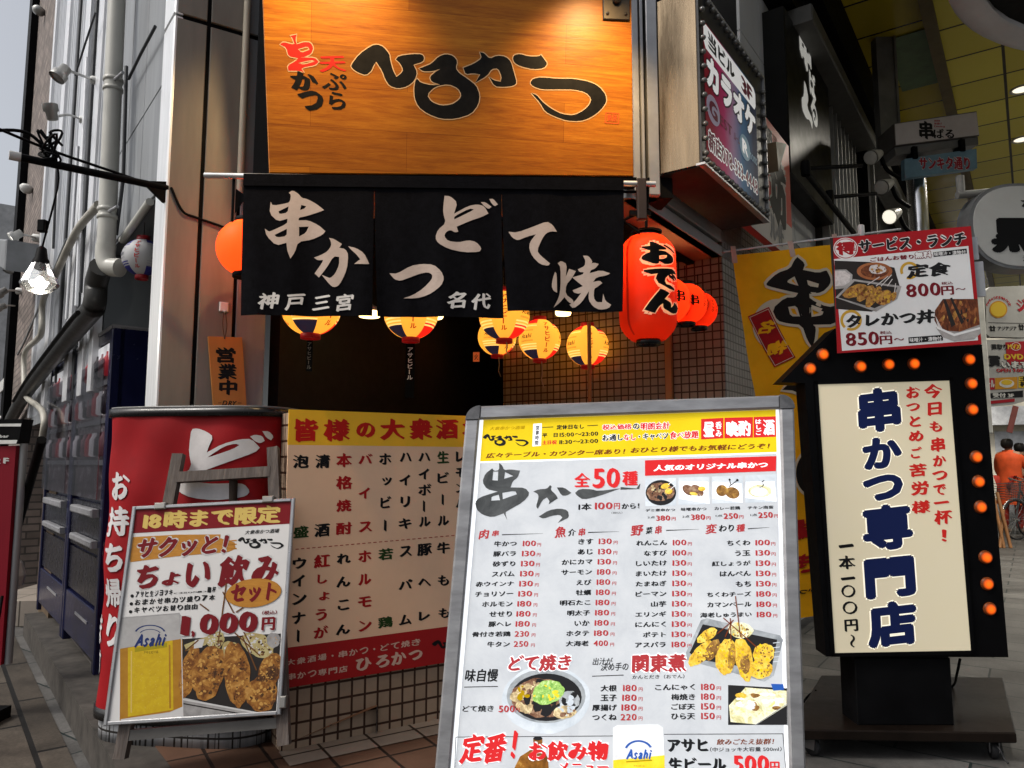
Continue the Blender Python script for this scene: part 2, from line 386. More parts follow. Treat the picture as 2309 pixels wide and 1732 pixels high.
# ============================================================ corner building
beige = M('beige_panel', (.22, .195, .165), .45, var=.26, sc=3.2, stretch=(2, 2, .35))
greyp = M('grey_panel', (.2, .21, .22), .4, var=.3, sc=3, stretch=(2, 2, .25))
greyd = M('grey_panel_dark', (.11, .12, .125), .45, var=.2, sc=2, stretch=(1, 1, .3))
blackm = M('black_metal', (.0045, .0045, .005), .55, var=.4, spec=.04)
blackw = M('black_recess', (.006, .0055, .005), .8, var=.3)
alu = M('brushed_aluminium', (.78, .79, .8), .32, .45, var=.12, sc=5, stretch=(8, 8, .6))
alud = M('grey_aluminium', (.33, .335, .35), .4, .55, var=.15, sc=10)
whitep = M('white_panel', (.4, .41, .42), .5, var=.12, sc=2, stretch=(1, 1, .5))
cream = M('cream_pipe', (.5, .44, .34), .45, var=.15)
redsof = M('soffit_lantern_glow', (.33, .17, .12), .6, var=.2, sc=3)  # red lantern light on the pale soffit is put into this base colour
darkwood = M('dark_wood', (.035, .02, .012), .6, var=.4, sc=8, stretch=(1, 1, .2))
tile_g = tile('grey_mosaic', (.27, .275, .285), (.02, .018, .017), .0505, .0505, .0045, .3, .12, dirt=.3)
tile_b = tile('brown_mosaic', (.29, .255, .19), (.045, .024, .015), .0505, .0505, .0045, .3, .12, dirt=.3)
tile_w = tile('wall_tile_beige', (.33, .245, .175), (.045, .022, .014), .057, .066, .005, .35, .1, dirt=.25)
bld = thing('restaurant_building', 'grey panelled corner building with beige pillar, tiled entrance and dark open interior', 'building', C0)
zg = FP.loc(*zp('Z1', 1300, 110))[1]
def pan(mb, fr, u0, u1, v0, v1, w0=0, w1=.02, mat=0): mb.box(fr, u0, v0, w0, u1, v1, w1, mat, bev=.003)
b = MB(); b.box(FP, -.002, PZ, -.30, .445, 8, -.002); b.build('pillar', blackm, bld)
for u0, u1, m in ((.0, .132, beige), (.150, .298, beige), (.315, .449, greyp)):
    b = MB(); pan(b, FP, u0, u1, PZ, zg - .012, -.01, .012); pan(b, FP, u0, u1, zg + .012, 8, -.01, .012); b.build('pillar_panel', m, bld)
b = MB(); b.box(FL, -.187, PZ, -.03, .012, zg - .006, .012, bev=.006); b.box(FL, -.187, zg + .006, -.03, .012, 8, .012, bev=.006); b.build('corner_trim', alu, bld)
b = MB(); b.tube([FP.P(.306, 2.545, .03), FP.P(.306, 8, .03)], .016, 10); b.build('wall_pipe', cream, bld)
# side facing the left street
zs = FL.loc(*zp('Z2', 1010, 165))[1]
b = MB()
for u0, u1 in ((-.62, -.19), (-1.02, -.625), (-1.5, -1.025)):
    for v0, v1 in ((zs, 3.12), (3.126, 4.2), (4.206, 8)): b.box(FL, u0, v0, -.05, u1 - .006, v1, 0, bev=.003)
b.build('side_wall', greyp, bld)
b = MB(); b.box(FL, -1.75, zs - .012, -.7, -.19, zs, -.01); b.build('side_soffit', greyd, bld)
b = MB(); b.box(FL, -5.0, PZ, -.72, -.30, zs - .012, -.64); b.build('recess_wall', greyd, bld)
# interior: walls, ceiling with joists
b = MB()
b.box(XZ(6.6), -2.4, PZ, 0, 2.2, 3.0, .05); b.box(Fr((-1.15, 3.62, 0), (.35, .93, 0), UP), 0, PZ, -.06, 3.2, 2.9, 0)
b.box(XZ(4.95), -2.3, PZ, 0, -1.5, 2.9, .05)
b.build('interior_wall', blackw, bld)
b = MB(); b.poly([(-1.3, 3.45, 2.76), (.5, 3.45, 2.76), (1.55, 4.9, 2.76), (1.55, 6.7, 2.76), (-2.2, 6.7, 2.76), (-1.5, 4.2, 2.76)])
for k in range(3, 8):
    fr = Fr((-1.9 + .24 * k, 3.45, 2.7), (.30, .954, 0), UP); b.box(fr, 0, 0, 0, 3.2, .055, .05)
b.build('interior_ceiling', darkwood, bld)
# soffit of the upper floor, running round the corner
uB = FR.loc(1428, 430)[0]; uE = FR.loc(*zp('N3', 1158, 650))[0]; zb = FR.loc(*zp('N3', 700, 600))[1]
inn = onz(*zp('N3', 620, 760), zb); dins = -np.dot(inn - T0, nR)
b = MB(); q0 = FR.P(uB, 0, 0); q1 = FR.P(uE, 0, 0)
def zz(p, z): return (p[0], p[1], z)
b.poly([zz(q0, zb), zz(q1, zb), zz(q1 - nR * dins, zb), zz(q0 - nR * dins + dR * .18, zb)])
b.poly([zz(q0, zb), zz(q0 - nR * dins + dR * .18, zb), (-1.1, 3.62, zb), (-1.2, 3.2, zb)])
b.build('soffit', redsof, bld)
b = MB(); e0 = q0 - nR * dins + dR * .18; e1 = q1 - nR * dins
fr = Fr(zz(e0, zb), e1 - e0, UP); b.box(fr, 0, -.02, -.04, np.linalg.norm(e1 - e0) + .1, .28, .0)
fr = Fr((-1.1, 3.62, zb), A_(zz(e0, zb)) - A_([-1.1, 3.62, zb]), UP); b.box(fr, 0, -.02, -.04, 1.4, .28, .0); b.build('ceiling_beam', blackm, bld)
# fascia band above the arcade side
zm = FR.loc(*zp('N3', 680, 465))[1]
b = MB(); b.box(FR, uB, zb, -.06, uE, zm - .012, .0, bev=.004); b.box(FR, uB, zm + .012, -.06, uE, zm + .4, .0, bev=.004); b.build('fascia', whitep, bld)
b = MB(); b.box(FR, uB + .01, zb + .01, -.5, uE - .01, zm + .38, -.05); b.build('fascia_core', blackm, bld)
# tall column strips right of the wooden board
b = MB(); u0 = uB - .0
for a, c, m in ((0, .035, 0), (.042, .06, 0), (.075, .13, 0)): b.box(Fr(FR.P(uB, 0, 0), (1, .12, 0), UP), a, zb + .02, -.1, c, 8, .01 - a * .1, bev=.004)
b.build('column_trim', alud, bld)
b = MB(); b.box(Fr(FR.P(uB, 0, 0), (1, .12, 0), UP), -.0, zb + .02, -.2, .2, 8, -.03); b.build('column', blackm, bld)
b = MB(); b.box(XZ(3.36), -1.22, zb + .005, -.1, .56, 8, 0); b.build('upper_wall', blackm, bld)
# tiled walls of the entrance
b = MB(); b.box(FR, 0, PZ, -.25, 2.2, 3.02, 0); b.build('tiled_wall', tile_g, bld)
frr = Fr(T0, nR * 1.0, UP)
b = MB(); ret = Fr(T0 - nR * 1.6, nR, UP); b.box(ret, 0, PZ, -.1, 1.595, 2.7, .002); b.build('entrance_return_wall', tile_b, bld)
# low wall under the opening, set at an angle, with its tiled step
Lw = Fr(A_([-.573, 3.255, 0]), d1, UP); ztop = Lw.loc(*zp('M2', 900, 128))[1]
uw0 = Lw.loc(640, 1300)[0]; uw1 = 1.15
b = MB(); b.box(Lw, uw0 + .008, PZ, -.14, uw1, ztop - .01, 0); b.build('low_wall', tile_w, bld)
pa, pb = onz(*zp('M3', 60, 1262), z1), onz(*zp('M3', 815, 1272), z1); pt = atY(*zp('M3', 806, 1100), pb[1]); pl = atY(*zp('M3', 60, 1250), pa[1])
bk0, bk1 = Lw.P(Lw.loc(648, 1600)[0], 0), Lw.P(Lw.loc(*zp('M3', 700, 1060))[0], 0)
V = [pa, pb, A_([bk1[0] + .05, bk1[1], z1]), A_([bk0[0], bk0[1], z1]), pl + UP * .012, pt, A_([bk1[0] + .05, bk1[1], pt[2] + .02]), A_([bk0[0], bk0[1], pl[2] + .02])]
b = MB(); b.add(V, [(0, 1, 5, 4), (1, 2, 6, 5)], 0); b.add(V, [(4, 5, 6, 7)], 1); b.build('step', [tile_g, tile('step_tile', (.2, .1, .055), (.05, .025, .015), .3, .15, .005, .4, .2, .5, dirt=.3)], bld, floor_ax=d1)
b = MB(); e = Lw.P(0, 0); 
b.poly([zz(Lw.P(uw0, 0, .16), z1 + .004), zz(Lw.P(uw1, 0, .16), z1 + .004), zz(Lw.P(uw1, 0, 0.0), z1 + .004), zz(Lw.P(uw0, 0, 0), z1 + .004)])
b.build('border_tile', tile('border_tile', (.24, .2, .165), (.03, .02, .015), .2, .2, .006, .45, .15, dirt=.3), bld, floor_ax=d1)
# pale posts standing inside the opening
postm = M('pale_timber', (.4, .22, .09), .6, var=.25, sc=6, stretch=(1, 1, .1))
for x0, x1, yt, Y in ((540, 628, 340, 3.95), (488, 528, 560, 4.05), (424, 476, 740, 4.1), (350, 412, 905, 4.14)):
    p0 = atY(*zp('L1', x0, yt), Y); p1 = atY(*zp('L1', x1, yt), Y)
    b = MB(); b.box(XZ(Y), p0[0], PZ, -.07, p1[0], p0[2], 0, bev=.004); b.build('post', postm, bld)
p0 = atY(*zp('L2', 1030, 570), 4.5)
b = MB(); b.tube([(p0[0], 4.5, PZ), p0 + UP * .3], .012, 8); 
ua = ret.loc(*zp('L2', 1700, 600))[0]; b.box(ret, ua - .02, PZ, .003, ua + .02, 2.48, .03); b.build('batten', postm, bld)

# arcade-side upper wall: pale panels with fine joints
b = MB(); ug = [1.35, 1.68, 2.1, 2.5, 2.9, 3.4, 3.9]
b2 = MB(); b2.box(FR, .55, 3.02, -.3, 3.9, 9, -.012)
uu = [.5, FR.loc(1686, 100)[0], FR.loc(1762, 100)[0]]
us = [.5, .95, 1.35, 1.75, 2.15, 2.6, 3.1, 3.6]; vs = [3.03, 3.55, 4.2, 4.9, 5.8, 7, 9]
for i in range(len(us) - 1):
    for j in range(len(vs) - 1): b.box(FR, us[i], vs[j], -.02, us[i + 1] - .008, vs[j + 1] - .008, 0)
b.build('upper_panel', whitep, bld); b2.build('upper_core', blackm, bld)
b = MB(); b.box(FR, 2.2, PZ, -.25, 3.9, 3.02, -.004); b.build('side_panel', whitep, bld)

# a small things of the pillar: hook with the hanging plate
plm = M('plate_wood', (.5, .2, .045), .5, var=.22, sc=7, stretch=(1, 1, .12))
black_i = ink('black_ink', (.008, .008, .009)); 
fq = Fr(FP.P(0, 0, .02), d1, UP)
pl4 = [fq.loc(*zp('Z2', *q)) for q in ((1412, 1085), (1642, 1092), (1674, 1578), (1450, 1580))]
cx = sum(p[0] for p in pl4) / 4; cy = sum(p[1] for p in pl4) / 4
plate = thing('hanging_plate', 'small orange wooden plate hanging by cord from a hook on the beige pillar', 'sign', fq.P(cx, cy))
b = MB(); b.prism(fq, pl4[::-1], -.004, .016, 0)
pr = Pr(b, fq.sh(.016), 'Z2')
for ch, q in zip('営業中', ((1465, 1262, 1605, 1160), (1480, 1375, 1615, 1270), (1488, 1480, 1617, 1380))): pr.text(ch, *q, 1, .05, tilt=.08)
pr.text('DRY', 1510, 1552, 1612, 1522, 1, .03, slant=.3)
pr.line([(1485, 1535), (1505, 1535)], 4, 1); pr.line([(1618, 1535), (1642, 1535)], 4, 1)
pb_ = b.build('plate', [plm, black_i], plate)
b = MB(); u, v = fq.loc(*zp('Z2', 1523, 882)); b.box(fq, u - .02, v - .022, -.008, u + .02, v + .022, .008, bev=.004); b.tube([fq.P(u, v - .015, .006), fq.P(u, v - .03, .02), fq.P(u, v - .022, .028)], .003, 6); 
hk = tag(b.build('wall_hook', M('white_plastic', (.7, .68, .65), .4), loc=fq.P(u, v)), 'white adhesive hook on the pillar above the orange plate', 'hook')
b = MB(); h = fq.P(u, v - .028, .02); t = fq.P(*fq.loc(*zp('Z2', 1523, 1105)), .018); b.tube(cat([h + d1 * .004, (h + t) / 2 + d1 * .01, t]), .0022, 6); b.tube(cat([h - d1 * .004, (h + t) / 2 - d1 * .008, t]), .0022, 6); b.build('cord', M('brown_cord', (.1, .05, .03), .8), plate)
# ============================================================ wooden board, curtain, lanterns
def pose(c, x, y): return Fr(c, x, y)
def wood(name, c1, c2, c3, plank=.0, sc=3.0, axis=0, gloss=.35, stretch=None):
    m, t, b, N, L = nodes_of(name); st = stretch or ((.35, 3, 9) if axis == 0 else (9, 3, .35))
    v = coord(t, st); f = noise(t, v, sc, 8, .65, 1.6); f2 = noise(t, coord(t, tuple(x * 4 for x in st)), sc * 2, 4, .7, .3)
    c = ramp(t, f, [(.25, c1), (.5, c2), (.72, c3)])
    mx = N('ShaderNodeMix'); mx.data_type = 'RGBA'; mx.blend_type = 'MULTIPLY'; mx.inputs[0].default_value = .7
    L(c, mx.inputs[6]); L(ramp(t, f2, [(.35, (.72, .62, .52)), (.6, (1, 1, 1))]), mx.inputs[7]); out = mx.outputs[2]
    if plank:
        k = N('ShaderNodeTexBrick'); k.offset = .37; k.inputs['Scale'].default_value = 1; k.inputs['Brick Width'].default_value = 1.1; k.inputs['Row Height'].default_value = plank
        k.inputs['Mortar Size'].default_value = .0007; k.inputs['Color1'].default_value = (.72, .66, .6, 1); k.inputs['Color2'].default_value = (1, 1, 1, 1); k.inputs['Mortar'].default_value = (.35, .25, .2, 1)
        L(coord(t, (1, 1, 1), uv=True), k.inputs[0]); m2 = N('ShaderNodeMix'); m2.data_type = 'RGBA'; m2.blend_type = 'MULTIPLY'; m2.inputs[0].default_value = 1
        L(out, m2.inputs[6]); L(k.outputs['Color'], m2.inputs[7]); out = m2.outputs[2]
    L(out, b.inputs['Base Color']); b.inputs['Roughness'].default_value = gloss; bump(t, f2, b, .12, .004); return m
FW = pose((-.2453, 3.0766, 2.9051), (.98916, .13932, .0465), (-.0213, -.15709, .98735))
wood_m = wood('board_timber', (.30, .085, .005), (.49, .17, .010), (.62, .245, .017), plank=.17)
sumi = M('sumi_ink', (.005, .0045, .004), .5, var=.7, sc=30, spec=.12)
red_p = ink('vermilion_paint', (.55, .02, .012)); halo = ink('carved_edge', (.62, .42, .24))
sgn = thing('wooden_signboard', 'varnished wooden signboard with huge black brush lettering above the black door curtain', 'sign', FW.P(0, -.35))
b = MB(); b.box(FW, -.8, -.357, -.07, .8, 1.0, 0, bev=.004)
pr = Pr(b, FW, 'A', lay=.0004)
H = (3, .004)
def br(pts, reg, holes=(), m=1): pr.brush(pts, m, 2, reg, holes, out=H)
br([(888,545),(960,450),(1060,380),(1110,370),(1160,390),(1210,450),(1215,500),(1240,590),(1268,640),(1310,610),(1325,580),(1300,530),(1262,495),(1290,465),(1400,450),(1480,452),(1500,480),(1490,515),(1410,540),(1440,600),(1420,670),(1360,720),(1280,738),(1210,715),(1175,660),(1150,590),(1100,515),(1075,550),(1060,590),(1015,628),(950,605),(905,575)], 'A')
pr.brush([(1455,572),(1500,555),(1560,530),(1620,470),(1680,450),(1740,465),(1775,510),(1760,570),(1790,610),(1850,650),(1930,710),(1960,790),(1950,870),(1890,950),(1760,990),(1640,990),(1530,950),(1450,890),(1420,820),(1415,740),(1425,670),(1440,655),(1470,690),(1560,710),(1630,705),(1560,682),(1545,640),(1590,600),(1635,575),(1560,595),(1490,595)], 1, 3, 'A', [[(1520,790),(1590,720),(1700,700),(1780,735),(1810,790),(1790,830),(1730,870),(1640,880),(1560,850)]], out=H)
br([(-20,565),(70,530),(135,485),(118,435),(150,440),(200,490),(260,462),(330,470),(375,510),(400,600),(425,690),(400,715),(320,725),(240,720),(195,640),(235,670),(290,680),(300,640),(270,570),(215,575),(180,630),(80,690),(120,620),(60,610),(0,620)], 'B')
br([(392,490),(400,460),(450,448),(520,470),(610,470),(625,455),(650,490),(680,530),(650,570),(560,578),(460,555),(405,525)], 'B')
br([(535,690),(560,655),(630,642),(760,655),(900,655),(1030,680),(1110,720),(1165,790),(1170,850),(1120,920),(1040,980),(950,1010),(840,1005),(740,970),(660,930),(620,860),(545,775),(590,790),(640,850),(720,910),(800,950),(900,960),(980,920),(1030,870),(1045,820),(1000,770),(900,745),(760,745),(630,745),(560,720)], 'B')
br([(385,300),(440,288),(428,330),(440,370),(500,350),(555,355),(578,400),(560,450),(500,475),(470,480),(590,480),(622,515),(590,545),(500,560),(480,575),(500,605),(470,590),(370,590),(365,545),(430,510),(450,485),(370,470),(355,400),(300,370),(330,350),(400,370),(420,365),(405,320)], 'A', [[(450,410),(530,385),(545,415),(480,440)], [(450,525),(560,500),(595,510),(500,540)]], 2)
pr.text('天', 628, 602, 848, 465, 2, .03, tilt=.1, reg='A', L=2)
pr.text('か', 390, 752, 615, 595, 1, .07, reg='A', L=2); pr.text('つ', 450, 922, 660, 755, 1, .06, reg='A', L=2)
pr.text('ぷ', 650, 748, 855, 610, 1, .025, reg='A', L=2); pr.text('ら', 708, 912, 845, 765, 1, .035, reg='A', L=2)
pr.reg = 'B'
for q in ([(1165, 938), (1272, 945), (1270, 1030), (1160, 1022)],): 
    for i in range(4): pr.line([q[i], q[(i + 1) % 4]], 9, 4, 2)
pr.text('廣勝', 1175, 1012, 1260, 950, 4, .02, L=2)
b.build('board', [wood_m, sumi, red_p, halo, ink('seal_red', (.6, .1, .02))], sgn)
b = MB(); b.box(FW, -.815, -.40, -.09, .815, -.36, -.005); b.build('bottom_rail', blackm, sgn)
# spotlights that light the board (one shows at the top edge)
brz = M('bronze_paint', (.06, .05, .04), .4, .6, var=.3)
def boardlamp(name, px, py, label, plate=True):
    u, v = FW.loc(px, py); L_ = thing(name, label, 'lamp', FW.P(u, v, .01))
    b = MB()
    b.box(FW, u - .062, v, .001, u + .062, v + .13, .012, bev=.004)
    for s in (-.042, .042): b.lathe(FW.P(u + s, v + .025, .012), FW.n, [(.0075, 0), (.007, .004), (.001, .006)], 10)
    b.build('base_plate', brz, L_)
    b = MB(); k = FW.P(u, v + .085, .012); b.lathe(k, FW.n, [(.02, 0), (.02, .02), (.012, .022)], 14)
    e = FW.P(u - .06, v + .34, .52); b.tube(cat([k + FW.n * .02, FW.P(u - .01, v + .2, .25), e]), .01, 10); b.build('arm', brz, L_)
    b = MB(); dd = nrm(FW.P(u - .12, v - .42, 0) - e); b.lathe(e - dd * .05, dd, [(.001, 0), (.03, .002), (.036, .03), (.04, .11), (.05, .125), (.05, .14)], 20); b.build('shade', blackm, L_)
    b = MB(); b.lathe(e + dd * .075, dd, [(.038, 0), (.001, .004)], 16); b.build('bulb', ink('warm_bulb', (1, .62, .25), 12), L_)
    l = bpy.data.lights.new('board_light', 'SPOT'); l.energy = BOARD_W; l.color = (1, .66, .30); l.spot_size = math.radians(78); l.spot_blend = 1; l.shadow_soft_size = .04
    lo = bpy.data.objects.new('board_light', l); COL.objects.link(lo); lo.location = (e + dd * .1 - A_(L_.location)).tolist(); lo.parent = L_
    from mathutils import Vector
    lo.rotation_euler = Vector(dd.tolist()).to_track_quat('-Z', 'Y').to_euler(); return L_
BOARD_W = 58
boardlamp('board_spotlight', 1389, 47, 'small bronze spotlight with bolted plate on the top right of the wooden board')
boardlamp('board_spotlight', 790, -110, 'small bronze spotlight fixed high on the left half of the wooden board')

# ---- door curtain on its rod
YN = 2.97
FN = Fr(atY(542, 400, YN), A_(atY(1405, 411, YN + .03)) - atY(542, 400, YN), UP, None)
FN = Fr(FN.o, FN.x, UP, np.cross(FN.x, UP))
cloth_m = M('navy_black_cloth', (.0032, .0032, .0045), .9, var=.4, sc=40, bmp=.3, spec=.05)
print_m = M('printed_beige', (.46, .37, .32), .85, var=.06, sc=60, spec=.2)
white_m = M('printed_white', (.62, .6, .58), .85, var=.05, sc=60, spec=.2)
nor = thing('door_curtain', 'black split door curtain with large pale brush lettering, hanging under the wooden board', 'curtain', FN.P(.4, -.5))
def wave(u, v, w):
    return FN.P(u, v, w + .010 * math.sin(u * 17 + 1.2 * v) * min(1, max(0, -v * 2)) + .006 * math.sin(u * 41 + v * 3) * min(1, max(0, -v * 1.4)))
edges = [('C7', 400, 395), ('C7', 1557, 1600), ('C8', 712, 740), ('C8', 1797, 1790)]
def panel(xa, xb, ya, yb, fn):
    n = 40; mm = 26; V = []
    for j in range(mm + 1):
        for i in range(n + 1):
            t = j / mm; x0 = xa[0] + (xa[1] - xa[0]) * t ** 1.5; x1 = xb[0] + (xb[1] - xb[0]) * t ** 1.5
            V.append(wave(x0 + (x1 - x0) * i / n, ya + (yb - ya) * t, 0))
    b = MB(); b.add(V, [(j * (n + 1) + i, (j + 1) * (n + 1) + i, (j + 1) * (n + 1) + i + 1, j * (n + 1) + i + 1) for j in range(mm) for i in range(n)], 0, True)
    p = Pr(b, FN, 'C7', mp=wave, lay=.0008, base=.0016, mx=.03); fn(p); b.build('curtain_panel', [cloth_m, print_m, white_m], nor)
U = lambda r, x, y: FN.loc(*zp(r, x, y))
ytop = U('C7', 800, 90)[1]; ybot = U('C7', 900, 1312)[1]
x0 = (U('C7', 395, 100)[0], U('C7', 362, 1312)[0]); xa = (U('C7', 1552, 300)[0], U('C7', 1542, 1312)[0]); xa2 = (U('C7', 1556, 300)[0], U('C7', 1583, 1312)[0])
xb = (U('C8', 712, 300)[0], U('C8', 733, 1300)[0]); xb2 = (U('C8', 715, 300)[0], U('C8', 768, 1300)[0]); x3 = (U('C8', 1800, 130)[0], U('C8', 1788, 1270)[0])
def w1(p):
    p.brush([(830,195),(880,225),(910,262),(960,272),(1040,315),(1110,372),(1060,390),(940,425),(885,437),(880,462),(965,458),(1060,505),(1122,560),(1105,582),(1075,600),(1000,630),(878,652),(850,745),(812,805),(785,740),(776,665),(685,690),(600,605),(585,540),(620,565),(640,560),(782,495),(785,450),(700,475),(625,405),(635,298),(655,335),(790,310),(808,290),(815,235),(795,218)], 1, 1, 'C7', [[(705,385),(795,340),(785,395),(715,410)], [(905,325),(948,335),(935,355),(895,370)], [(670,595),(780,540),(778,605),(695,618)], [(885,520),(970,515),(945,570),(885,605)]])
    p.brush([(1155,620),(1200,630),(1270,675),(1245,708),(1300,720),(1328,770),(1315,900),(1265,1010),(1235,1050),(1195,1060),(1165,1040),(1085,945),(1130,965),(1165,980),(1210,940),(1245,860),(1245,790),(1195,785),(1130,890),(1060,968),(1020,930),(1090,840),(1100,815),(1050,815),(1015,790),(1080,770),(1140,740),(1175,690),(1170,650)], 1, 1, 'C7')
    p.brush([(1325,695),(1400,715),(1470,760),(1515,855),(1480,858),(1380,855),(1435,815),(1400,770),(1350,725)], 1, 1, 'C7')
    for ch, q in zip('神戸三宮', ((525, 1262, 720, 1105), (760, 1270, 940, 1110), (995, 1262, 1165, 1125), (1215, 1278, 1380, 1118))): p.text(ch, *q, 2, .035, tilt=.14, slant=.12, reg='C7')
def w2(p):
    p.brush([(1690,930),(1760,935),(1880,865),(1975,848),(2084,860),(2154,920),(2180,985),(2155,1050),(2075,1110),(1975,1145),(1900,1155),(1815,1155),(1900,1125),(2000,1060),(2070,990),(2075,950),(2035,925),(1960,935),(1880,965),(1790,1000),(1735,985),(1700,945)], 1, 1, 'C7')
    p.brush([(208,245),(260,250),(322,305),(292,405),(420,335),(500,320),(560,335),(598,400),(540,430),(430,470),(315,520),(330,565),(300,572),(260,550),(220,570),(205,610),(240,650),(330,660),(420,640),(490,655),(538,710),(515,745),(380,748),(240,720),(150,670),(125,620),(150,550),(220,490),(195,400),(198,320)], 1, 1, 'C8', [[(294,428),(430,358),(468,365),(440,385),(294,456)]])
    p.brush([(530,300),(570,300),(625,340),(600,362),(560,335)], 1, 1, 'C8'); p.brush([(605,272),(640,270),(682,320),(655,338),(625,310)], 1, 1, 'C8')
    for ch, q in zip('名代', ((230, 1255, 405, 1100), (445, 1262, 620, 1108))): p.text(ch, *q, 2, .035, tilt=.14, slant=.12, reg='C8')
def w3(p):
    P = lambda a: p.brush(a, 1, 1, 'C8')
    P([(775,565),(850,575),(1000,520),(1118,475),(1170,505),(1207,565),(1160,562),(1110,580),(1070,640),(1030,735),(1060,780),(1145,850),(1130,872),(1060,860),(990,790),(960,720),(965,660),(1020,590),(940,610),(860,645),(810,620)])
    P([(1190,925),(1205,940),(1208,1110),(1175,1095),(1158,1050),(1170,980)])
    for k, a in enumerate(([(1215,845),(1245,822),(1298,848),(1288,960),(1318,890),(1378,910),(1345,970),(1290,1035),(1285,1118),(1360,1170),(1350,1205),(1315,1190),(1275,1145),(1230,1200),(1175,1245),(1225,1150),(1240,1060),(1240,880)],
              [(1440,775),(1490,778),(1525,830),(1515,845),(1540,838),(1580,850),(1550,890),(1508,905),(1500,932),(1600,905),(1680,935),(1660,950),(1560,968),(1530,1010),(1590,998),(1612,1020),(1560,1060),(1540,1068),(1535,1150),(1560,1190),(1610,1190),(1620,1115),(1640,1180),(1690,1215),(1670,1245),(1590,1260),(1530,1230),(1490,1170),(1492,1092),(1430,1190),(1355,1245),(1320,1210),(1370,1180),(1425,1105),(1400,1112),(1360,1100),(1350,1080),(1440,1045),(1385,1000),(1345,965),(1440,942),(1446,922),(1410,920),(1395,895),(1455,868),(1462,820)])): P(a)
panel(x0, xa, ytop, ybot, w1); panel(xa2, xb, ytop, ybot, w2); panel(xb2, x3, ytop, U('C8', 1500, 1275)[1], w3)
b = MB(); b.box(Fr(wave(x0[0], ytop, -.004), FN.x, UP, FN.n), 0, -.035, -.004, x3[0] - x0[0], .016, .012); b.build('top_hem', cloth_m, nor)
b = MB(); r0 = FN.P(*U('C7', 35, 52)); r1 = FN.P(*U('C8', 2090, 130)); b.tube([r0 - FN.n * .012, r1 - FN.n * .012], .0125, 14)
rod = tag(b.build('curtain_rod', M('steel_rod', (.6, .6, .6), .3, .8), loc=(r0 + r1) / 2), 'thin pale metal rod carrying the black door curtain', 'rod')
hang = thing('rod_bracket', 'dark clamp and strap holding the right end of the curtain rod and lantern', 'bracket', FN.P(*U('C8', 1960, 130)))
b = MB(); u, v = U('C8', 1962, 100); b.box(FN, u - .019, v - .17, -.03, u + .019, v + .006, .006, bev=.003); b.build('strap', M('dark_strap', (.03, .018, .015), .7), hang)
b = MB(); u2, v2 = U('C8', 1860, 380); b.box(FN, u2, v2 - .012, -.03, u2 + .09, v2 + .008, -.01)
for a, c in (((1800, 185), (2040, 185)), ((2035, 60), (2025, 340)), ((1810, 440), (1930, 385)), ((1800, 440), (1960, 560))):
    b.tube([FN.P(*U('C8', *a), -.03), FN.P(*U('C8', *c), -.03)], .006, 8)
b.build('clamp_arm', blackm, hang)
b = MB(); u2, v2 = U('C7', 290, 80); b.tube([FN.P(u2, v2, -.02), FN.P(*U('C7', 275, 460), -.02)], .006, 8); b.poly([FN.P(*U('C7', 300, 155), -.03), FN.P(*U('C7', 400, 225), -.03), FN.P(*U('C7', 290, 385), -.03)]) 
hl = tag(b.build('rod_bracket', blackm, loc=FN.P(u2, v2)), 'thin dark bracket under the left end of the curtain rod', 'bracket')
# ---- paper lanterns: translucent shells with a real lamp inside
def paper(name, col, glow=.25, thin=.14):
    m, t, b, N, L = nodes_of(name); out = t.nodes['Material Output']
    tr = N('ShaderNodeBsdfTranslucent'); tr.inputs[0].default_value = (*col, 1); mx = N('ShaderNodeMixShader'); mx.inputs[0].default_value = .6
    b.inputs['Base Color'].default_value = (*col, 1); b.inputs['Roughness'].default_value = .5
    b.inputs['Emission Color'].default_value = (*col, 1); b.inputs['Emission Strength'].default_value = glow * GE * .6
    L(b.outputs[0], mx.inputs[1]); L(tr.outputs[0], mx.inputs[2])
    tp = N('ShaderNodeBsdfTransparent'); tp.inputs[0].default_value = (*mul(col, 1.1), 1); m2 = N('ShaderNodeMixShader'); m2.inputs[0].default_value = thin; L(mx.outputs[0], m2.inputs[1]); L(tp.outputs[0], m2.inputs[2]); L(m2.outputs[0], out.inputs[0]); return m
p_red = paper('red_paper', (.82, .05, .012), .22); p_org = paper('orange_paper', (.85, .09, .02), .4)
p_yel = paper('cream_paper', (.96, .56, .11), .55); p_wht = paper('white_stripe', (1, .85, .5), .7)
p_navy = paper('navy_paper', (.012, .014, .06), .5); p_rd2 = paper('scarlet_paper', (.7, .02, .02), .7)
p_ink = paper('lantern_ink', (.006, .005, .005), 0, 0); p_redink = paper('lantern_red_ink', (.42, .03, .01), .3)
lac = M('black_lacquer', (.008, .008, .009), .2); lacr = M('red_lacquer', (.4, .012, .012), .3, emit=.15)
strip_m = M('paper_strip', (.004, .004, .004), .8, spec=.02); tas_m = M('tassel_thread', (.3, .28, .27), .8)
def lamp_in(root, z, e, col):
    l = bpy.data.lights.new('lantern_lamp', 'POINT'); l.energy = e * GE * .42; l.color = col; l.shadow_soft_size = .03
    o = bpy.data.objects.new('lantern_lamp', l); COL.objects.link(o); o.location = (0, 0, z); o.parent = root
def sph(r, hz, lon, lat, w): 
    return A_([(r + w) * math.cos(lat) * math.sin(lon), -(r + w) * math.cos(lat) * math.cos(lon), (hz + w) * math.sin(lat)])
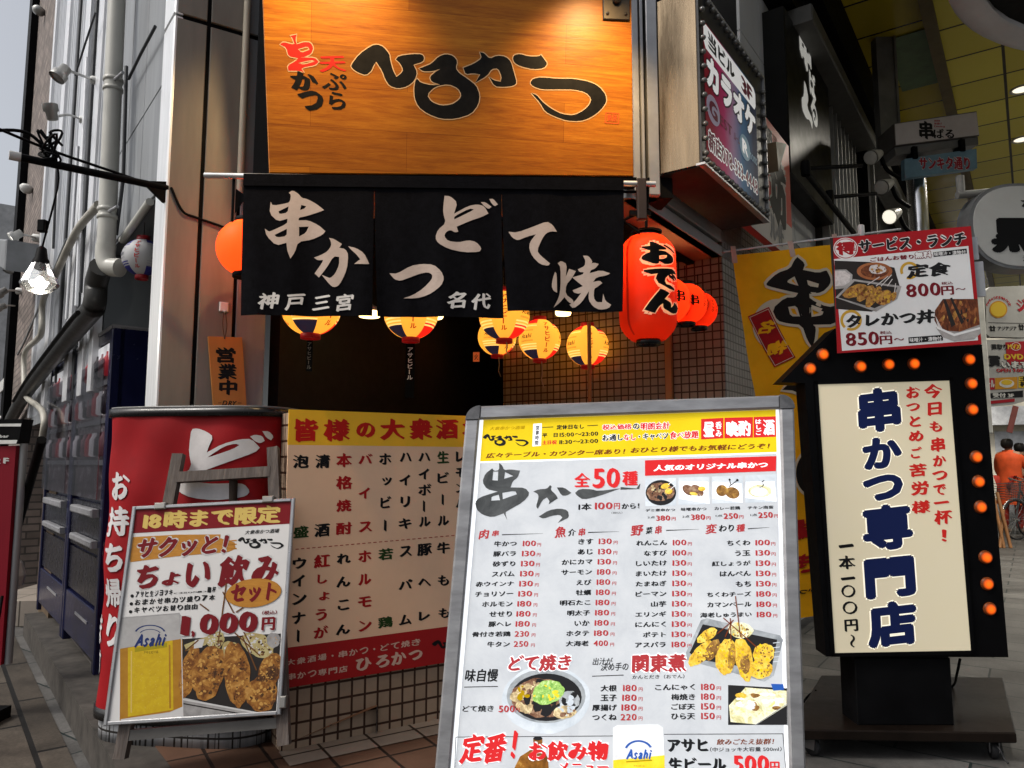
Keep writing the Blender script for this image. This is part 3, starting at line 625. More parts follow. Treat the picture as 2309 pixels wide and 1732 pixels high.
def lantern_body(b, r, hz, cut, matf, nlon=48, nlat=30, rib=.0):
    V = []; la0, la1 = -cut, cut
    for j in range(nlat + 1):
        lat = la0 + (la1 - la0) * j / nlat
        for i in range(nlon): V.append(sph(r, hz, 2 * math.pi * i / nlon, lat, rib * (1 if j % 2 else -1)))
    by = {}
    for j in range(nlat):
        for i in range(nlon):
            m = matf((i + .5) / nlon, (j + .5) / nlat); by.setdefault(m, []).append((j * nlon + i, j * nlon + (i + 1) % nlon, (j + 1) * nlon + (i + 1) % nlon, (j + 1) * nlon + i))
    base = b.n; b.v.append(A_(V)); b.n += len(V)
    for m, fs in by.items():
        for q in fs: b.f.append(tuple(x + base for x in q)); b.m.append(m); b.sm.append(True)
def caps(root, r, z0, z1, mat, hh=.022, seg=24):
    for z, s in ((z0, -1), (z1, 1)):
        b = MB(); o = A_(root.location); b.lathe(o + UP * z, UP * s, [(r * .94, -.004), (r, 0), (r, hh), (r * .86, hh), (r * .86, 0)], seg); b.build('cap', mat, root)
# beer lanterns with six gores: lettered cream gores between striped ones
def beer(loc, label, lit=True, r=.135, rot=0.0, group='striped beer lanterns'):
    t = thing('beer_lantern', label, 'lantern', loc, group); t.rotation_euler = (0, 0, 0)
    o = A_(t.location); mats = [p_yel, p_wht, p_navy, p_rd2, p_redink, p_ink] if lit else BL_OFF
    hz = r * .98; b = MB()
    def mf(u, v):
        k = u * 6; g = int(k) % 6
        if g % 2 == 0: return 0
        a = g == 5 or (g == 3 and not lit)
        if v < .25: return 2 if a else 3
        if v > .8: return 3 if a else 2
        for s in (.265, .31, .355, .735, .775): 
            if abs(v - s) < .012: return 1
        if .25 <= v < .37 or .7 < v <= .8: return 2 if not lit and a else 0 if abs(v - .33) < .012 else (3 if lit and not a else 0)
        return 0
    lantern_body(b, r, hz, math.radians(72), mf, 72, 40)
    def mp(u, v, w): return sph(r, hz, u, v, w)
    p = Pr(b, None, 'S', mp=mp, loc=lambda x, y: (x, y), lay=.0012, base=.0015)
    for g in (0, 2, 4):
        c = (g + .5) * math.pi / 3
        p.textuv('アサヒビール', c - .15, -.78, c + .15, .8, 4, .035, vert=True)
        c2 = (g + 1.5) * math.pi / 3; p.textuv('Asahi', c2 - .3, -.05, c2 + .3, .17, 5, .03, slant=.3)
        for q in (.3, .34, -.2, -.16): p.mb.add([mp(c2 - .36 + .72 * i / 8, q + k, .002) for k in (0, .012) for i in range(9)], [(i, i + 1, i + 10, i + 9) for i in range(8)], 5)
    for k in range(len(b.v)):
        A = b.v[k]; c, s = math.cos(rot), math.sin(rot); b.v[k] = A @ A_([[c, s, 0], [-s, c, 0], [0, 0, 1]]) + o
    b.build('body', mats, t); z = hz * math.sin(math.radians(72)); caps(t, r * .33, -z, z, lacr if lit else lac_r)
    b = MB(); b.tube([o + UP * (z + .02), o + UP * (z + .2)], .002, 6); b.build('cord', blackm, t)
    if lit: lamp_in(t, .02, BEER_W, (1, .72, .32))
    return t, z
lac_r = M('red_cap', (.25, .01, .015), .35)
BL_OFF = [ink('off_white_paper', (.36, .36, .37)), ink('off_stripe', (.3, .3, .32)), ink('off_navy', (.02, .02, .13)), ink('off_navy_b', (.03, .03, .18)), ink('off_red', (.4, .02, .02)), ink('off_ink', (.05, .05, .08))]
BEER_W = 3.0
bl = []
for (cx, cy, rp, rot, lab) in ((702, 692, 68, .52, 'striped beer lantern nearest the left, half hidden by the curtain above the pale post'), (927, 706, 62, -.28, 'striped beer lantern below the middle panel of the black curtain'),
        (1137, 712, 58, -.52, 'striped beer lantern under the right curtain slit, in front of another lantern'), (1121, 760, 44, .15, 'striped beer lantern partly hidden behind the one under the curtain slit'),
        (1217, 766, 48, -.2, 'striped beer lantern between the overlapping pair and the lone right one'), (1325, 780, 48, -.5, 'lone striped beer lantern hanging lowest, farthest right of the yellow lanterns')):
    Y = .135 * F / rp; t, z = beer(atY(cx, cy, Y), lab, rot=rot); bl.append((t, z))
# paper strips and tassels below them
o = A_(bl[1][0].location); z = bl[1][1]; b = MB(); fr = XZ(o[1] - .01); b.box(fr, o[0] - .022, o[2] - z - .3, 0, o[0] + .022, o[2] - z - .03, .002)
p = Pr(b, fr.sh(.002), 'S'); p.textuv('アサヒビール', o[0] - .014, o[2] - z - .21, o[0] + .014, o[2] - z - .05, 1, .02, vert=True); b.build('paper_strip', [strip_m, white_m], bl[1][0])
o = A_(bl[0][0].location); z = bl[0][1]; b = MB(); fr = XZ(o[1] - .01); b.box(fr, o[0] - .012, o[2] - z - .17, 0, o[0] + .014, o[2] - z - .03, .002)
p = Pr(b, fr.sh(.002), 'S'); p.textuv('アサヒビール', o[0] - .009, o[2] - z - .16, o[0] + .010, o[2] - z - .04, 1, .0, vert=True); b.build('paper_strip', [strip_m, M('grey_print', (.2, .17, .13), .8)], bl[0][0])
for k, ln in ((3, .14), (4, .17), (5, .1), (2, .07)):
    t, z = bl[k]; o = A_(t.location); b = MB(); s = o - UP * (z + .015) + A_([.012, 0, 0]); b.tube([s, s + A_([.004, 0, -ln * .4]), s + A_([-.002, 0, -ln * .7]), s + A_([.014, 0, -ln])], .004, 6); b.build('tassel', tas_m, t)
# unlit one under the side soffit
o = atY(322, 582, 3.85); t, z = beer(o, 'unlit white and navy beer lantern hanging beside the drainpipe bend', False, .102, -.35)
# red lanterns
def rlant(loc, r, hz, cut, label, text=None, ribs=0, e=6.0, cap=lac, zl=.25, txt2=None, grp='red paper lanterns', facing=0, mat=None):
    t = thing('red_lantern', label, 'lantern', loc, grp); o = A_(t.location); b = MB()
    lantern_body(b, r, hz, cut, lambda u, v: 0, 48, ribs or 40, .0016 if ribs else .0006)
    mp = lambda u, v, w: sph(r, hz, u + facing, v, w)
    p = Pr(b, None, 'S', mp=mp, loc=lambda x, y: (x, y), lay=.0012, base=.0025)
    if text:
        for s in (0, math.pi): 
            for (ch, a, c) in text: p.textuv(ch, s + a[0], c[0], s + a[1], c[1], 1, .05, 2, out=(2, .09))
    if txt2:
        for k in range(4):
            for (ch, a, c) in txt2: p.textuv(ch, k * 1.57 + a[0], c[0], k * 1.57 + a[1], c[1], 1, .03, 2, vert=len(ch) > 1 and abs(a[1] - a[0]) < .35)
    for k in range(len(b.v)): b.v[k] = b.v[k] + o
    b.build('body', [mat or p_red, p_ink, p_wht], t); z = hz * math.sin(cut); caps(t, r * math.cos(cut) * 1.06, -z, z, cap, .018)
    b = MB(); b.tube([o + UP * (z + .02), o + UP * (z + .11)], .003, 6); b.build('hanger', blackm, t)
    lamp_in(t, hz * zl, e, (1, .66, .28)); return t
def cylant(loc, r, hh, label, e):
    """tall lantern: straight sides with rounded ends and a rib every centimetre"""
    t = thing('red_lantern', label, 'lantern', loc, 'red paper lanterns'); o = A_(t.location); b = MB(); n = 46; prof = []
    def rad(z):
        a = abs(z) / hh; return r * (1 - .42 * max(0, (a - .62) / .38) ** 2.2) * (1 - .05 * a * a)
    for k in range(n * 2 + 1): z = -hh + 2 * hh * k / (2 * n); prof.append((rad(z) + (.0013 if k % 2 else -.0013), z))
    b.lathe(o, UP, prof, 56, 0)
    mp = lambda u, v, w: o + A_([(rad(v) + w) * math.sin(u), -(rad(v) + w) * math.cos(u), v])
    p = Pr(b, None, 'S', mp=mp, loc=lambda x, y: (x, y), lay=.0012, base=.0028, mx=.1)
    q = lambda x, y: (math.asin(max(-.97, min(.97, (zp('N3', x, y)[0] - CXP) / RPX))), o[2] * 0 + (CYP - zp('N3', x, y)[1]) / RPX * r)
    for ch, a in zip('おでん', ((222, 915, 528, 705), (240, 1135, 540, 938), (238, 1350, 555, 1130))):
        (u0, v0), (u1, v1) = q(a[0], a[1]), q(a[2], a[3]); p.textuv(ch, u0, v0, u1, v1, 1, .08, 2, out=(2, .13), tilt=.06, n=7)
    b.add([mp(u, -hh * .93 + 1.86 * hh * k / 20, .0022) for k in range(21) for u in (-.95, -.86)], [(2 * k, 2 * k + 1, 2 * k + 3, 2 * k + 2) for k in range(20)], 3)
    b.build('body', [p_red, p_ink, p_wht, p_redink], t); rc = rad(hh) * .78
    caps(t, rc, -hh, hh, lac, .02)
    b = MB(); b.lathe(o + UP * (hh + .018), UP, [(rc * 1.25, 0), (rc * 1.25, .006), (rc * .4, .014), (.006, .018)], 24); b.tube([o + UP * (hh + .03), o + UP * (hh + .09)], .006, 8); b.build('hanger', blackm, t)
    lamp_in(t, hh * .62, e * .62, (1, .66, .28)); return t
CXP, CYP, RPX = 1460.0, 651.0, 66.0
cylant(atY(1460, 651, 3.12), 66 / F * 3.12, 121 / F * 3.12, 'tall red lantern with three black brush letters beside the curtain end', 7.5)
rlant(atY(556, 560, 3.17), .127, .125, math.radians(66), 'plain orange lantern peeking out left of the black curtain', e=7.0, mat=p_org, grp='red paper lanterns', cap=blackm)
T2 = [('串', (-.3, .3), (-.25, .25)), ('ブラック', (.55, .75), (-.25, .4)), ('ニッカ', (.85, 1.0), (-.2, .3))]
for cx, cy, rp, lab, fc in ((1503, 678, 54, 'round red lantern mostly hidden behind the tall lettered one', .3), (1546, 686, 49, 'round red lantern in the middle of the row along the soffit', .1), (1575, 700, 44, 'smallest round red lantern at the far end of the row by grey tiles', -.1)):
    rlant(atY(cx, cy, {54: 3.86, 49: 3.95, 44: 4.04}[rp]), rp / F * 3.93, rp / F * 3.85, math.radians(66), lab, txt2=T2, e={54: 5.5, 49: 3.4, 44: 2.0}[rp], facing=fc)
# ceiling lamps glimpsed under the curtain hem
lampm = ink('lit_diffuser', (1, .74, .3), 5)
def clamp_(px, py, Y, r, label, black=False):
    o = atY(px, py, Y); t = thing('ceiling_lamp', label, 'lamp', o); b = MB(); b.lathe(o, UP, [(.001, 0), (r * .9, .003), (r, .015), (r, .03), (r * .8, .045)], 28); b.build('diffuser', lampm, t)
    b = MB(); b.lathe(o + UP * .03, UP, [(r * 1.03, .0), (r * 1.03, .02), (r * .4, .035), (.01, .05)], 28); b.tube([o + UP * .06, o + UP * .4], .004, 6); b.build('shade', blackm if black else alud, t)
clamp_(833, 716, 3.9, .06, 'yellow glowing lamp disc beside the curtain slit'); clamp_(972, 719, 4.1, .07, 'glowing lamp with a black band right of the middle beer lantern', True); clamp_(1270, 712, 4.6, .05, 'thin glowing lamp edge below the right curtain panel', True)
# tiny orange notice inside
o = atY(1074, 805, 4.6); b = MB(); fr = XZ(4.6); b.box(fr, o[0] - .02, o[2] - .03, 0, o[0] + .02, o[2] + .03, .004); p = Pr(b, fr.sh(.004), 'S'); p.textuv('火', o[0] - .012, o[2] - .02, o[0] + .012, o[2] + .02, 1, .02)
tag(b.build('notice', [ink('orange_sheet', (.6, .12, .03), .35), black_i], loc=o), 'tiny orange notice glowing inside the dark doorway', 'notice')
# ============================================================ lit menu board
FMn = pose((.2769, 1.8747, 1.0599), (.99759, -.06188, .03152), (.06963, .16482, .98386))
FMn = Fr(FMn.o, FMn.x, FMn.y, np.cross(FMn.x, FMn.y))
EM = .27
sheet = food('lit_paper', [(.3, (.54, .57, .61)), (.5, (.62, .65, .685)), (.7, (.68, .705, .735))], 9, EM, .3)
edge_w = ink('lit_edge', (.92, .94, .97), .9); m_yel = food('lit_yellow', [(.3, (.72, .50, .005)), (.7, (.80, .60, .01))], 5, .45); m_red = ink('lit_red', (.6, .022, .025), .5)
m_blk = ink('lit_black', (.012, .013, .015), .3); m_gry = food('lit_brush_grey', [(.35, (.035, .038, .04)), (.65, (.085, .09, .092))], 14, .55); m_wht = ink('lit_white', (.85, .86, .88), .7)
m_brn = ink('lit_brown', (.16, .035, .01), .5); m_mar = ink('lit_maroon', (.36, .035, .04), .55); m_gold = ink('lit_gold', (.4, .25, .0), .5)
f_meat = food('print_stew', [(.3, (.05, .02, .012)), (.5, (.2, .1, .06)), (.7, (.42, .3, .2))], 70, .6)
f_gold = food('print_fried', [(.3, (.3, .13, .01)), (.5, (.72, .46, .05)), (.7, (.85, .68, .16))], 45, .6)
f_char = food('print_browned', [(.3, (.05, .022, .01)), (.55, (.3, .15, .04)), (.7, (.6, .38, .08))], 60, .5)
f_dish = food('print_porcelain', [(.3, (.42, .47, .52)), (.7, (.66, .70, .74))], 10, .6); f_steel = food('print_steel', [(.35, (.2, .22, .24)), (.65, (.45, .48, .5))], 14, .5)
f_oden = food('print_oden', [(.32, (.3, .3, .12)), (.45, (.62, .58, .3)), (.55, (.8, .78, .6)), (.7, (.75, .55, .05))], 35, .6)
f_green = food('print_onion', [(.35, (.1, .3, .05)), (.55, (.35, .55, .14)), (.7, (.6, .75, .4))], 120, .6); f_tofu = food('print_offal', [(.3, (.1, .08, .06)), (.5, (.5, .38, .2)), (.68, (.82, .74, .48))], 55, .6)
f_dark = ink('print_dark', (.02, .02, .022), .3); f_beer = food('print_beer', [(.3, (.72, .5, .01)), (.7, (.85, .68, .05))], 20, .6); f_foam = food('print_foam', [(.3, (.6, .61, .62)), (.7, (.78, .79, .8))], 20, .6)
m_blue = ink('lit_blue', (.02, .09, .38), .5); f_bottle = food('print_bottle', [(.3, (.04, .015, .005)), (.6, (.3, .12, .02)), (.75, (.7, .45, .1))], 25, .5)
PM = [sheet, edge_w, m_yel, m_red, m_blk, m_gry, m_wht, m_brn, m_mar, f_meat, f_gold, f_char, f_dish, f_steel, f_oden, f_green, f_tofu, f_dark, f_beer, f_foam, m_blue, f_bottle, m_gold]
SH, EW, YE, RE, BK, GR, WH, BR, MA, ME, GO, CH, DI, ST, OD, GN, TO, DK, BE, FO, BU, BT, GD = range(23)
mnu = thing('menu_board', 'large lit white menu board in grey aluminium frame standing in front', 'menu board', (FMn.P(0, -1.0)[0], FMn.P(0, -1.0)[1], 0))
tl, tr, bl_, br_ = FMn.loc(1054, 919), FMn.loc(1787, 892), FMn.loc(988, 1663), FMn.loc(1812, 1655)
fu0, fu1, fv1 = -.425, .425, .404; fv0 = -(FMn.o[2] - .03) / FMn.y[2]
fw = .036
def bar(mb, u0, v0, u1, v1, w0=-.045, w1=.012, bev=.005): mb.box(FMn, u0, v0, w0, u1, v1, w1, bev=bev)
frame_m = M('frame_aluminium', (.33, .33, .34), .38, .6, var=.32, sc=24, stretch=(.3, 1, 1), bmp=.15)
b = MB(); bar(b, fu0, fv0, fu0 + fw, fv1 - .034); bar(b, fu1 - fw, fv0, fu1, fv1 - .034); bar(b, fu0 + .034, fv1 - fw, fu1 - .034, fv1); bar(b, fu0 + fw, fv0, fu1 - fw, fv0 + fw)
b.box(FMn, fu0 + .01, fv0 + .01, -.05, fu1 - .01, fv1 - .01, -.02)
b.build('frame', frame_m, mnu)
crn = M('corner_cap', (.12, .12, .125), .35, .3, var=.4, sc=40)
for s in (-1, 1):
    b = MB(); pts = [(s * (.425 + .001), fv1 - .036)] + [(s * (.391 + .035 * math.cos(a)), fv1 - .035 + .036 * math.sin(a)) for a in [math.pi / 2 * k / 6 for k in range(7)]] + [(s * .389, fv1 + .001), (s * .389, fv1 - .036)]
    b.prism(FMn, pts if s > 0 else pts[::-1], -.047, .014); b.build('corner_cap', crn, mnu)
bk = Fr(FMn.P(0, 0, -.06), FMn.x, nrm(UP - .30 * A_([0, 1, 0]))); 
for s in (-.36, .36): b = MB(); b.tube([FMn.P(s, .2, -.055), (FMn.P(s, .2)[0], FMn.P(s, .2)[1] + .33, .012)], .014, 8); b.build('rear_leg', frame_m, mnu)
b = MB(); b.poly([FMn.P(u, v, 0) for u, v in ((fu0 + fw, fv0 + fw), (fu1 - fw, fv0 + fw), (fu1 - fw, fv1 - fw), (fu0 + fw, fv1 - fw))], EW)
p = Pr(b, FMn, 'B4', lay=.00025, base=.0004); R = lambda x, y: FMn.loc(x, y)
su0 = fu0 + fw + .010; su1 = fu1 - fw - .008
def rect(u0, v0, u1, v1, m, L): w = p.base + L * p.lay; b.poly([FMn.P(u, v, w) for u, v in ((u0, v0), (u1, v0), (u1, v1), (u0, v1))], m)
yt = R(*zp('B4', 300, 330))[1]; yb = R(*zp('B4', 280, 785))[1]
rect(su0, fv0 + fw + .012, su1, yb - .004, SH, 0); rect(su0, yb, su1, yt, YE, 1)
T = p.text
T('大衆串かつ酒場', 410, 442, 800, 390, GD, .02, 2, slant=.15, n=2)
# house logo, small
def logo(reg, x0, y0, x1, y1, mt, L=2, pr=None):
    pr = pr or p; pr.reg = reg
    gl = [[(888,545),(960,450),(1060,380),(1110,370),(1160,390),(1210,450),(1240,590),(1268,640),(1310,610),(1325,580),(1262,495),(1290,465),(1400,450),(1480,452),(1500,480),(1410,540),(1440,600),(1420,670),(1360,720),(1280,738),(1210,715),(1150,590),(1100,515),(1060,590),(1015,628),(950,605)],
          [(1823,560),(1920,525),(1980,480),(1965,435),(2050,490),(2110,460),(2200,485),(2245,600),(2268,690),(2240,715),(2160,725),(2080,720),(2038,640),(2130,680),(2140,640),(2110,570),(2060,575),(1925,690),(1960,620)],
          [(2235,490),(2245,460),(2360,468),(2470,455),(2520,520),(2490,575),(2400,575),(2300,555)],
          [(2378,690),(2403,655),(2600,650),(2750,655),(2880,680),(3010,790),(3015,850),(2960,920),(2790,1010),(2680,1005),(2500,930),(2390,775),(2490,850),(2640,950),(2750,960),(2870,870),(2890,820),(2840,770),(2740,745),(2470,745)]]
    ro = [(1455,572),(1560,530),(1620,470),(1680,450),(1740,465),(1775,510),(1760,570),(1850,650),(1930,710),(1960,790),(1950,870),(1890,950),(1760,990),(1640,990),(1530,950),(1450,890),(1420,820),(1425,670),(1470,690),(1630,705),(1545,640),(1635,575),(1490,595)]
    f = lambda q: (x0 + (q[0] - 888) / 2127 * (x1 - x0), y0 + (q[1] - 370) / 640 * (y1 - y0))
    for q in gl: pr.brush([f(k) for k in q], mt, L)
    pr.brush([f(k) for k in ro], mt, L + .4, holes=[[f(k) for k in [(1520,790),(1590,720),(1700,700),(1780,735),(1810,790),(1730,870),(1640,880),(1560,850)]]])
logo('B4', 335, 482, 840, 618, BK)
p.reg = 'B4'; p.poly([(890, 370), (985, 365), (975, 612), (880, 620)], WH, 2); T('営業時間', 905, 605, 960, 388, BK, .03, 3, vert=True, n=2)
p.line([(990, 410), (1110, 405)], 8, BK, 2); p.line([(1485, 392), (1600, 386)], 8, BK, 2)
T('定休日なし', 1145, 435, 1450, 372, BK, .05, 2); T('平　日', 985, 522, 1160, 470, BK, .045, 2); T('15:00〜23:00', 1178, 515, 1605, 455, BK, .035, 2)
T('土日祝', 985, 600, 1150, 548, RE, .045, 2); T('11:30〜23:00', 1175, 595, 1605, 535, BK, .035, 2)
T('税込価格', 1648, 440, 1975, 368, RE, .045, 3, out=(WH, .09)); T('の', 1985, 432, 2060, 365, BK, .045, 3, out=(WH, .09))
T('お通し', 1648, 562, 1880, 482, BK, .045, 3, out=(WH, .09)); T('なし', 1885, 555, 2020, 480, RE, .045, 3, out=(WH, .09))
T('明朗会計', 215, 440, 540, 348, RE, .045, 3, out=(WH, .09), reg='B5'); T('・キャベツ', 190, 550, 520, 465, BK, .045, 3, out=(WH, .09)); T('食べ放題', 535, 540, 855, 445, RE, .045, 3, out=(WH, .09))
for q in (((882, 318), (1128, 305), (1128, 530), (882, 542)), ((1138, 304), (1452, 296), (1452, 522), (1138, 530)), ((1460, 295), (1705, 288), (1705, 512), (1460, 522))): p.poly(q, RE, 2)
T('昼', 905, 520, 1030, 345, WH, .06, 3); T('呑み', 1040, 515, 1110, 345, WH, .04, 3, vert=True); T('晩酌', 1160, 515, 1425, 330, WH, .06, 3); T('はしご', 1482, 495, 1545, 320, WH, .04, 3, vert=True); T('酒', 1565, 500, 1690, 318, WH, .06, 3)
T('広々テーブル・カウンター席あり！', 365, 752, 1905, 640, BR, .035, 2, slant=.15, reg='B4', tilt=.05); T('おひとり様でもお気軽にどうぞ！', 105, 695, 1640, 580, BR, .035, 2, slant=.15, reg='B5', tilt=.05)
p.brush([(515,800),(550,830),(570,880),(640,870),(745,885),(720,960),(665,1000),(640,1070),(800,1072),(855,1140),(780,1230),(620,1320),(580,1345),(605,1430),(565,1355),(440,1400),(330,1370),(265,1310),(250,1230),(300,1180),(420,1140),(500,1115),(380,1090),(330,1010),(360,920),(440,860),(460,890),(515,880)], GR, 2, 'B4', [[(450,895),(505,895),(500,995),(440,990)], [(580,900),(670,945),(570,975)], [(430,1170),(510,1150),(525,1210),(430,1215)], [(550,1130),(690,1105),(710,1145),(555,1200)]])
for q in ([(890,1115),(950,1090),(1040,1085),(1075,1045),(1095,1060),(1080,1095),(1140,1150),(1160,1190),(1060,1255),(1070,1220),(1040,1180),(990,1210),(940,1305),(920,1280),(950,1180),(940,1140)], [(1150,1070),(1230,1070),(1310,1130),(1260,1160),(1200,1160)], [(950,1390),(1060,1320),(1180,1300),(1270,1320),(1285,1400),(1220,1430),(1160,1460),(1210,1400),(1180,1370),(1100,1380),(1000,1415)], [(1350,1130),(1400,1085),(1540,1090),(1600,1110),(1850,1080),(1600,1170),(1440,1205),(1370,1160)]): p.brush(q, GR, 2, 'B4')
T('全', 1335, 1070, 1520, 905, RE, .04, 3); T('50', 1540, 1085, 1850, 850, RE, .04, 3); T('種', 1865, 1055, 2045, 885, RE, .05, 3)
p.line([(1850, 1080), (2040, 1085), (2065, 1030)], 30, GR, 2, taper=True)
T('1本', 1385, 1325, 1535, 1240, BK, .04); T('100', 1565, 1315, 1765, 1230, MA, .035); T('円', 1775, 1312, 1845, 1240, MA, .035); T('から！', 1860, 1308, 2060, 1240, BK, .05); T('（税込）', 1750, 1362, 1870, 1335, BK, .0)
p.reg = 'B5'; p.poly([(265, 772), (1710, 725), (1705, 890), (265, 942)], RE, 2)
T('人気のオリジナル串かつ', 355, 895, 1615, 785, WH, .05, 3, slant=.1, tilt=.06)
# four small dish photographs
def ph(q, m): p.reg = 'B5'; p.poly(q, m, 1)
ph([(270, 975), (608, 965), (608, 1268), (268, 1275)], DI); p.ell(440, 1128, 168, 140, DK, 2); p.crumbs(435, 1120, 148, 105, 0, ME, TO, DK, 3, 24, .16); p.ell(488, 1055, 50, 28, GO, 4, rot=-.3); p.ell(525, 1112, 42, 32, GO, 4); p.line([(520, 1040), (592, 985)], 6, WH, 5); p.line([(545, 1090), (600, 1045)], 6, WH, 5)
ph([(635, 962), (975, 952), (975, 1255), (635, 1262)], DI); p.poly([(640, 1000), (960, 1010), (975, 1250), (640, 1195)], WH, 2); p.ell(745, 1100, 75, 50, ME, 3, rot=.6); p.ell(840, 1105, 80, 50, ME, 3.3, rot=.7); p.ell(890, 1085, 40, 25, GO, 4); p.ell(800, 1140, 45, 18, GO, 4, rot=.2); p.line([(835, 1150), (895, 1230)], 5, DI, 5); p.line([(865, 1150), (935, 1235)], 5, DI, 5)
ph([(1002, 950), (1342, 940), (1342, 1242), (1002, 1248)], DI); p.poly([(1010, 1010), (1330, 1030), (1340, 1238), (1005, 1190)], WH, 2); p.ell(1110, 1105, 62, 62, CH, 3); p.ell(1225, 1130, 80, 62, CH, 3.3, rot=.3); p.line([(1190, 1060), (1275, 995)], 9, DK, 4); p.line([(1210, 1040), (1192, 985)], 9, DK, 4); p.ell(1280, 990, 14, 14, DK, 4); p.ell(1195, 985, 12, 12, DK, 4)
ph([(1370, 938), (1715, 925), (1715, 1230), (1368, 1238)], DI); p.poly([(1375, 1010), (1690, 1000), (1712, 1225), (1370, 1185)], WH, 2); p.ell(1530, 1110, 130, 70, OD, 3); p.ell(1520, 1120, 95, 50, FO, 4); p.ring(1530, 1040, 40, 30, .25, DK, 5, -.6, 1.8); p.line([(1545, 1015), (1575, 992)], 9, DK, 5)
for t_, a, n1, a2, pr_, a3 in (('デミ煮串かつ', (270, 1340, 598, 1298), '2点', (293, 1412, 375, 1385), '380', (385, 1440, 545, 1375)), ('味噌串かつ', (660, 1332, 942, 1285), '2点', (675, 1405, 755, 1375), '380', (768, 1432, 928, 1362)),
        ('カレー若鶏', (1028, 1322, 1312, 1275), '1点', (1042, 1395, 1118, 1368), '250', (1128, 1420, 1290, 1350)), ('チキン南蛮', (1395, 1312, 1678, 1268), '1点', (1425, 1388, 1500, 1358), '250', (1510, 1410, 1672, 1338))):
    T(t_, *a, BK, .04, 1, n=3, reg='B5'); T(n1, *a2, BK, .02, 1, n=2); T(pr_, *a3, MA, .05, 1, n=3); T('円', a3[2] + 12, a3[1] - 5, a3[2] + 58, a3[1] - 45, MA, .03, 1, n=2)
# headings
for t_, q, rg, mt in (('肉', (408, 192, 540, 68), 'B6', MA), ('串', (565, 155, 650, 80), 'B6', MA), ('魚', (1295, 178, 1435, 35), 'B6', MA), ('介', (1455, 155, 1550, 62), 'B6', BK), ('串', (1575, 152, 1660, 55), 'B6', MA), ('野', (215, 150, 370, 15), 'B7', MA), ('菜', (392, 130, 475, 40), 'B7', BK), ('串', (500, 130, 582, 25), 'B7', MA), ('変', (1088, 130, 1228, 5), 'B7', MA), ('わり', (1245, 102, 1425, 15), 'B7', BK), ('種', (1450, 105, 1555, 5), 'B7', MA)): T(t_, *q, mt, .04, 1, slant=.1, tilt=.1, reg=rg)
for rg, a, c in (('B6', (685, 135), (1165, 120)), ('B6', (1690, 108), (2055, 97)), ('B7', (632, 84), (1015, 70)), ('B7', (1588, 65), (1840, 48))): p.line([a, c], 12, BK, 1, reg=rg, taper=True)
cols = (('B6', (860, 275), (780, 1450), (925, 1085), (818, 995), (1097, 1142), (1022, 1068), 11, '牛かつ 豚バラ 砂ずり スパム 赤ウインナ チョリソー ホルモン せせり 豚ヘレ 骨付き若鶏 牛タン'.split(), '100 130 130 130 130 130 180 180 180 230 250'.split()),
        ('B6', (1755, 250), (1700, 1442), (1812, 1970), (1752, 1925), (1988, 2036), (1948, 1995), 11, 'きす あじ かにカマ サーモン えび 牡蠣 明石たこ 明太子 いか ホタテ 大海老'.split(), '130 130 130 180 180 180 180 180 180 180 400'.split()),
        ('B7', (645, 265), (630, 1455), (708, 870), (695, 862), (885, 932), (880, 930), 11, 'れんこん なすび しいたけ まいたけ たまねぎ ピーマン 山芋 エリンギ にんにく ポテト アスパラ'.split(), '100 100 130 130 130 130 130 130 130 130 180'.split()),
        ('B7', (1615, 265), (1632, 1105), (1675, 1845), (1690, 1862), (1860, 1908), (1882, 1930), 8, 'ちくわ う玉 紅しょうが はんぺん もち ちくわチーズ カマンベール 海老しゅうまい'.split(), '100 130 130 130 130 180 180 180'.split()))
for rg, r0, r1, p0, p1, e0, e1, n, its, prs in cols:
    for i in range(n):
        k = i / (n - 1); l = lambda a, c: a + (c - a) * k; y = l(r0[1], r1[1]); x = l(r0[0], r1[0]); wd = 91 * len(its[i]) * (.95 if len(its[i]) > 5 else 1)
        T(its[i], x - wd, y, x, y - 72, BK, .045, 1, n=3, reg=rg, tilt=.05); T(prs[i], l(p0[0], p1[0]), y - 3, l(p0[1], p1[1]), y - 75, MA, .035, 1, n=3); T('円', l(e0[0], e1[0]), y - 3, l(e0[1], e1[1]), y - 45, MA, .02, 1, n=2)
# lower part
T('どて焼き', 445, 178, 835, 65, MA, .05, 4, slant=.12, tilt=.08, out=(WH, .09), reg='B8'); T('味自慢', 182, 238, 388, 155, BK, .03, 1, slant=.1); p.line([(180, 268), (385, 264)], 5, BK, 1)
p.blob(678, 345, 265, 208, DI, 1, 0, .02); p.ell(678, 322, 240, 165, ST, 2); p.ell(680, 330, 215, 145, DK, 2.6); p.crumbs(640, 335, 165, 122, .2, ME, TO, DK, 3, 34, .22); p.crumbs(560, 300, 60, 50, 0, TO, GD, ME, 3.5, 12, .3); p.crumbs(790, 420, 70, 40, 0, TO, DI, ME, 3.5, 12, .3); p.crumbs(820, 345, 62, 55, 0, ST, DI, DK, 3.4, 14, .3); p.crumbs(690, 300, 98, 72, -.2, GN, GN, BE, 4.6, 40, .12)
T('どて焼き', 168, 420, 362, 378, BK, .04, 1, n=3); T('500', 388, 422, 490, 378, MA, .035, 4, n=3); T('円', 492, 420, 520, 393, MA, .02, 4, n=2)
T('出汁が', 960, 135, 1085, 88, BK, .02, 1, slant=.15, n=2); T('決め手の', 1010, 170, 1180, 118, BK, .02, 1, slant=.15, n=2); p.line([(958, 202), (1150, 195)], 5, BK, 1); T('関東煮', 1198, 185, 1532, 62, MA, .055, 4, tilt=.06, out=(WH, .08)); T('かんとだき（おでん）', 1202, 220, 1520, 190, BK, .02, 1, n=2)
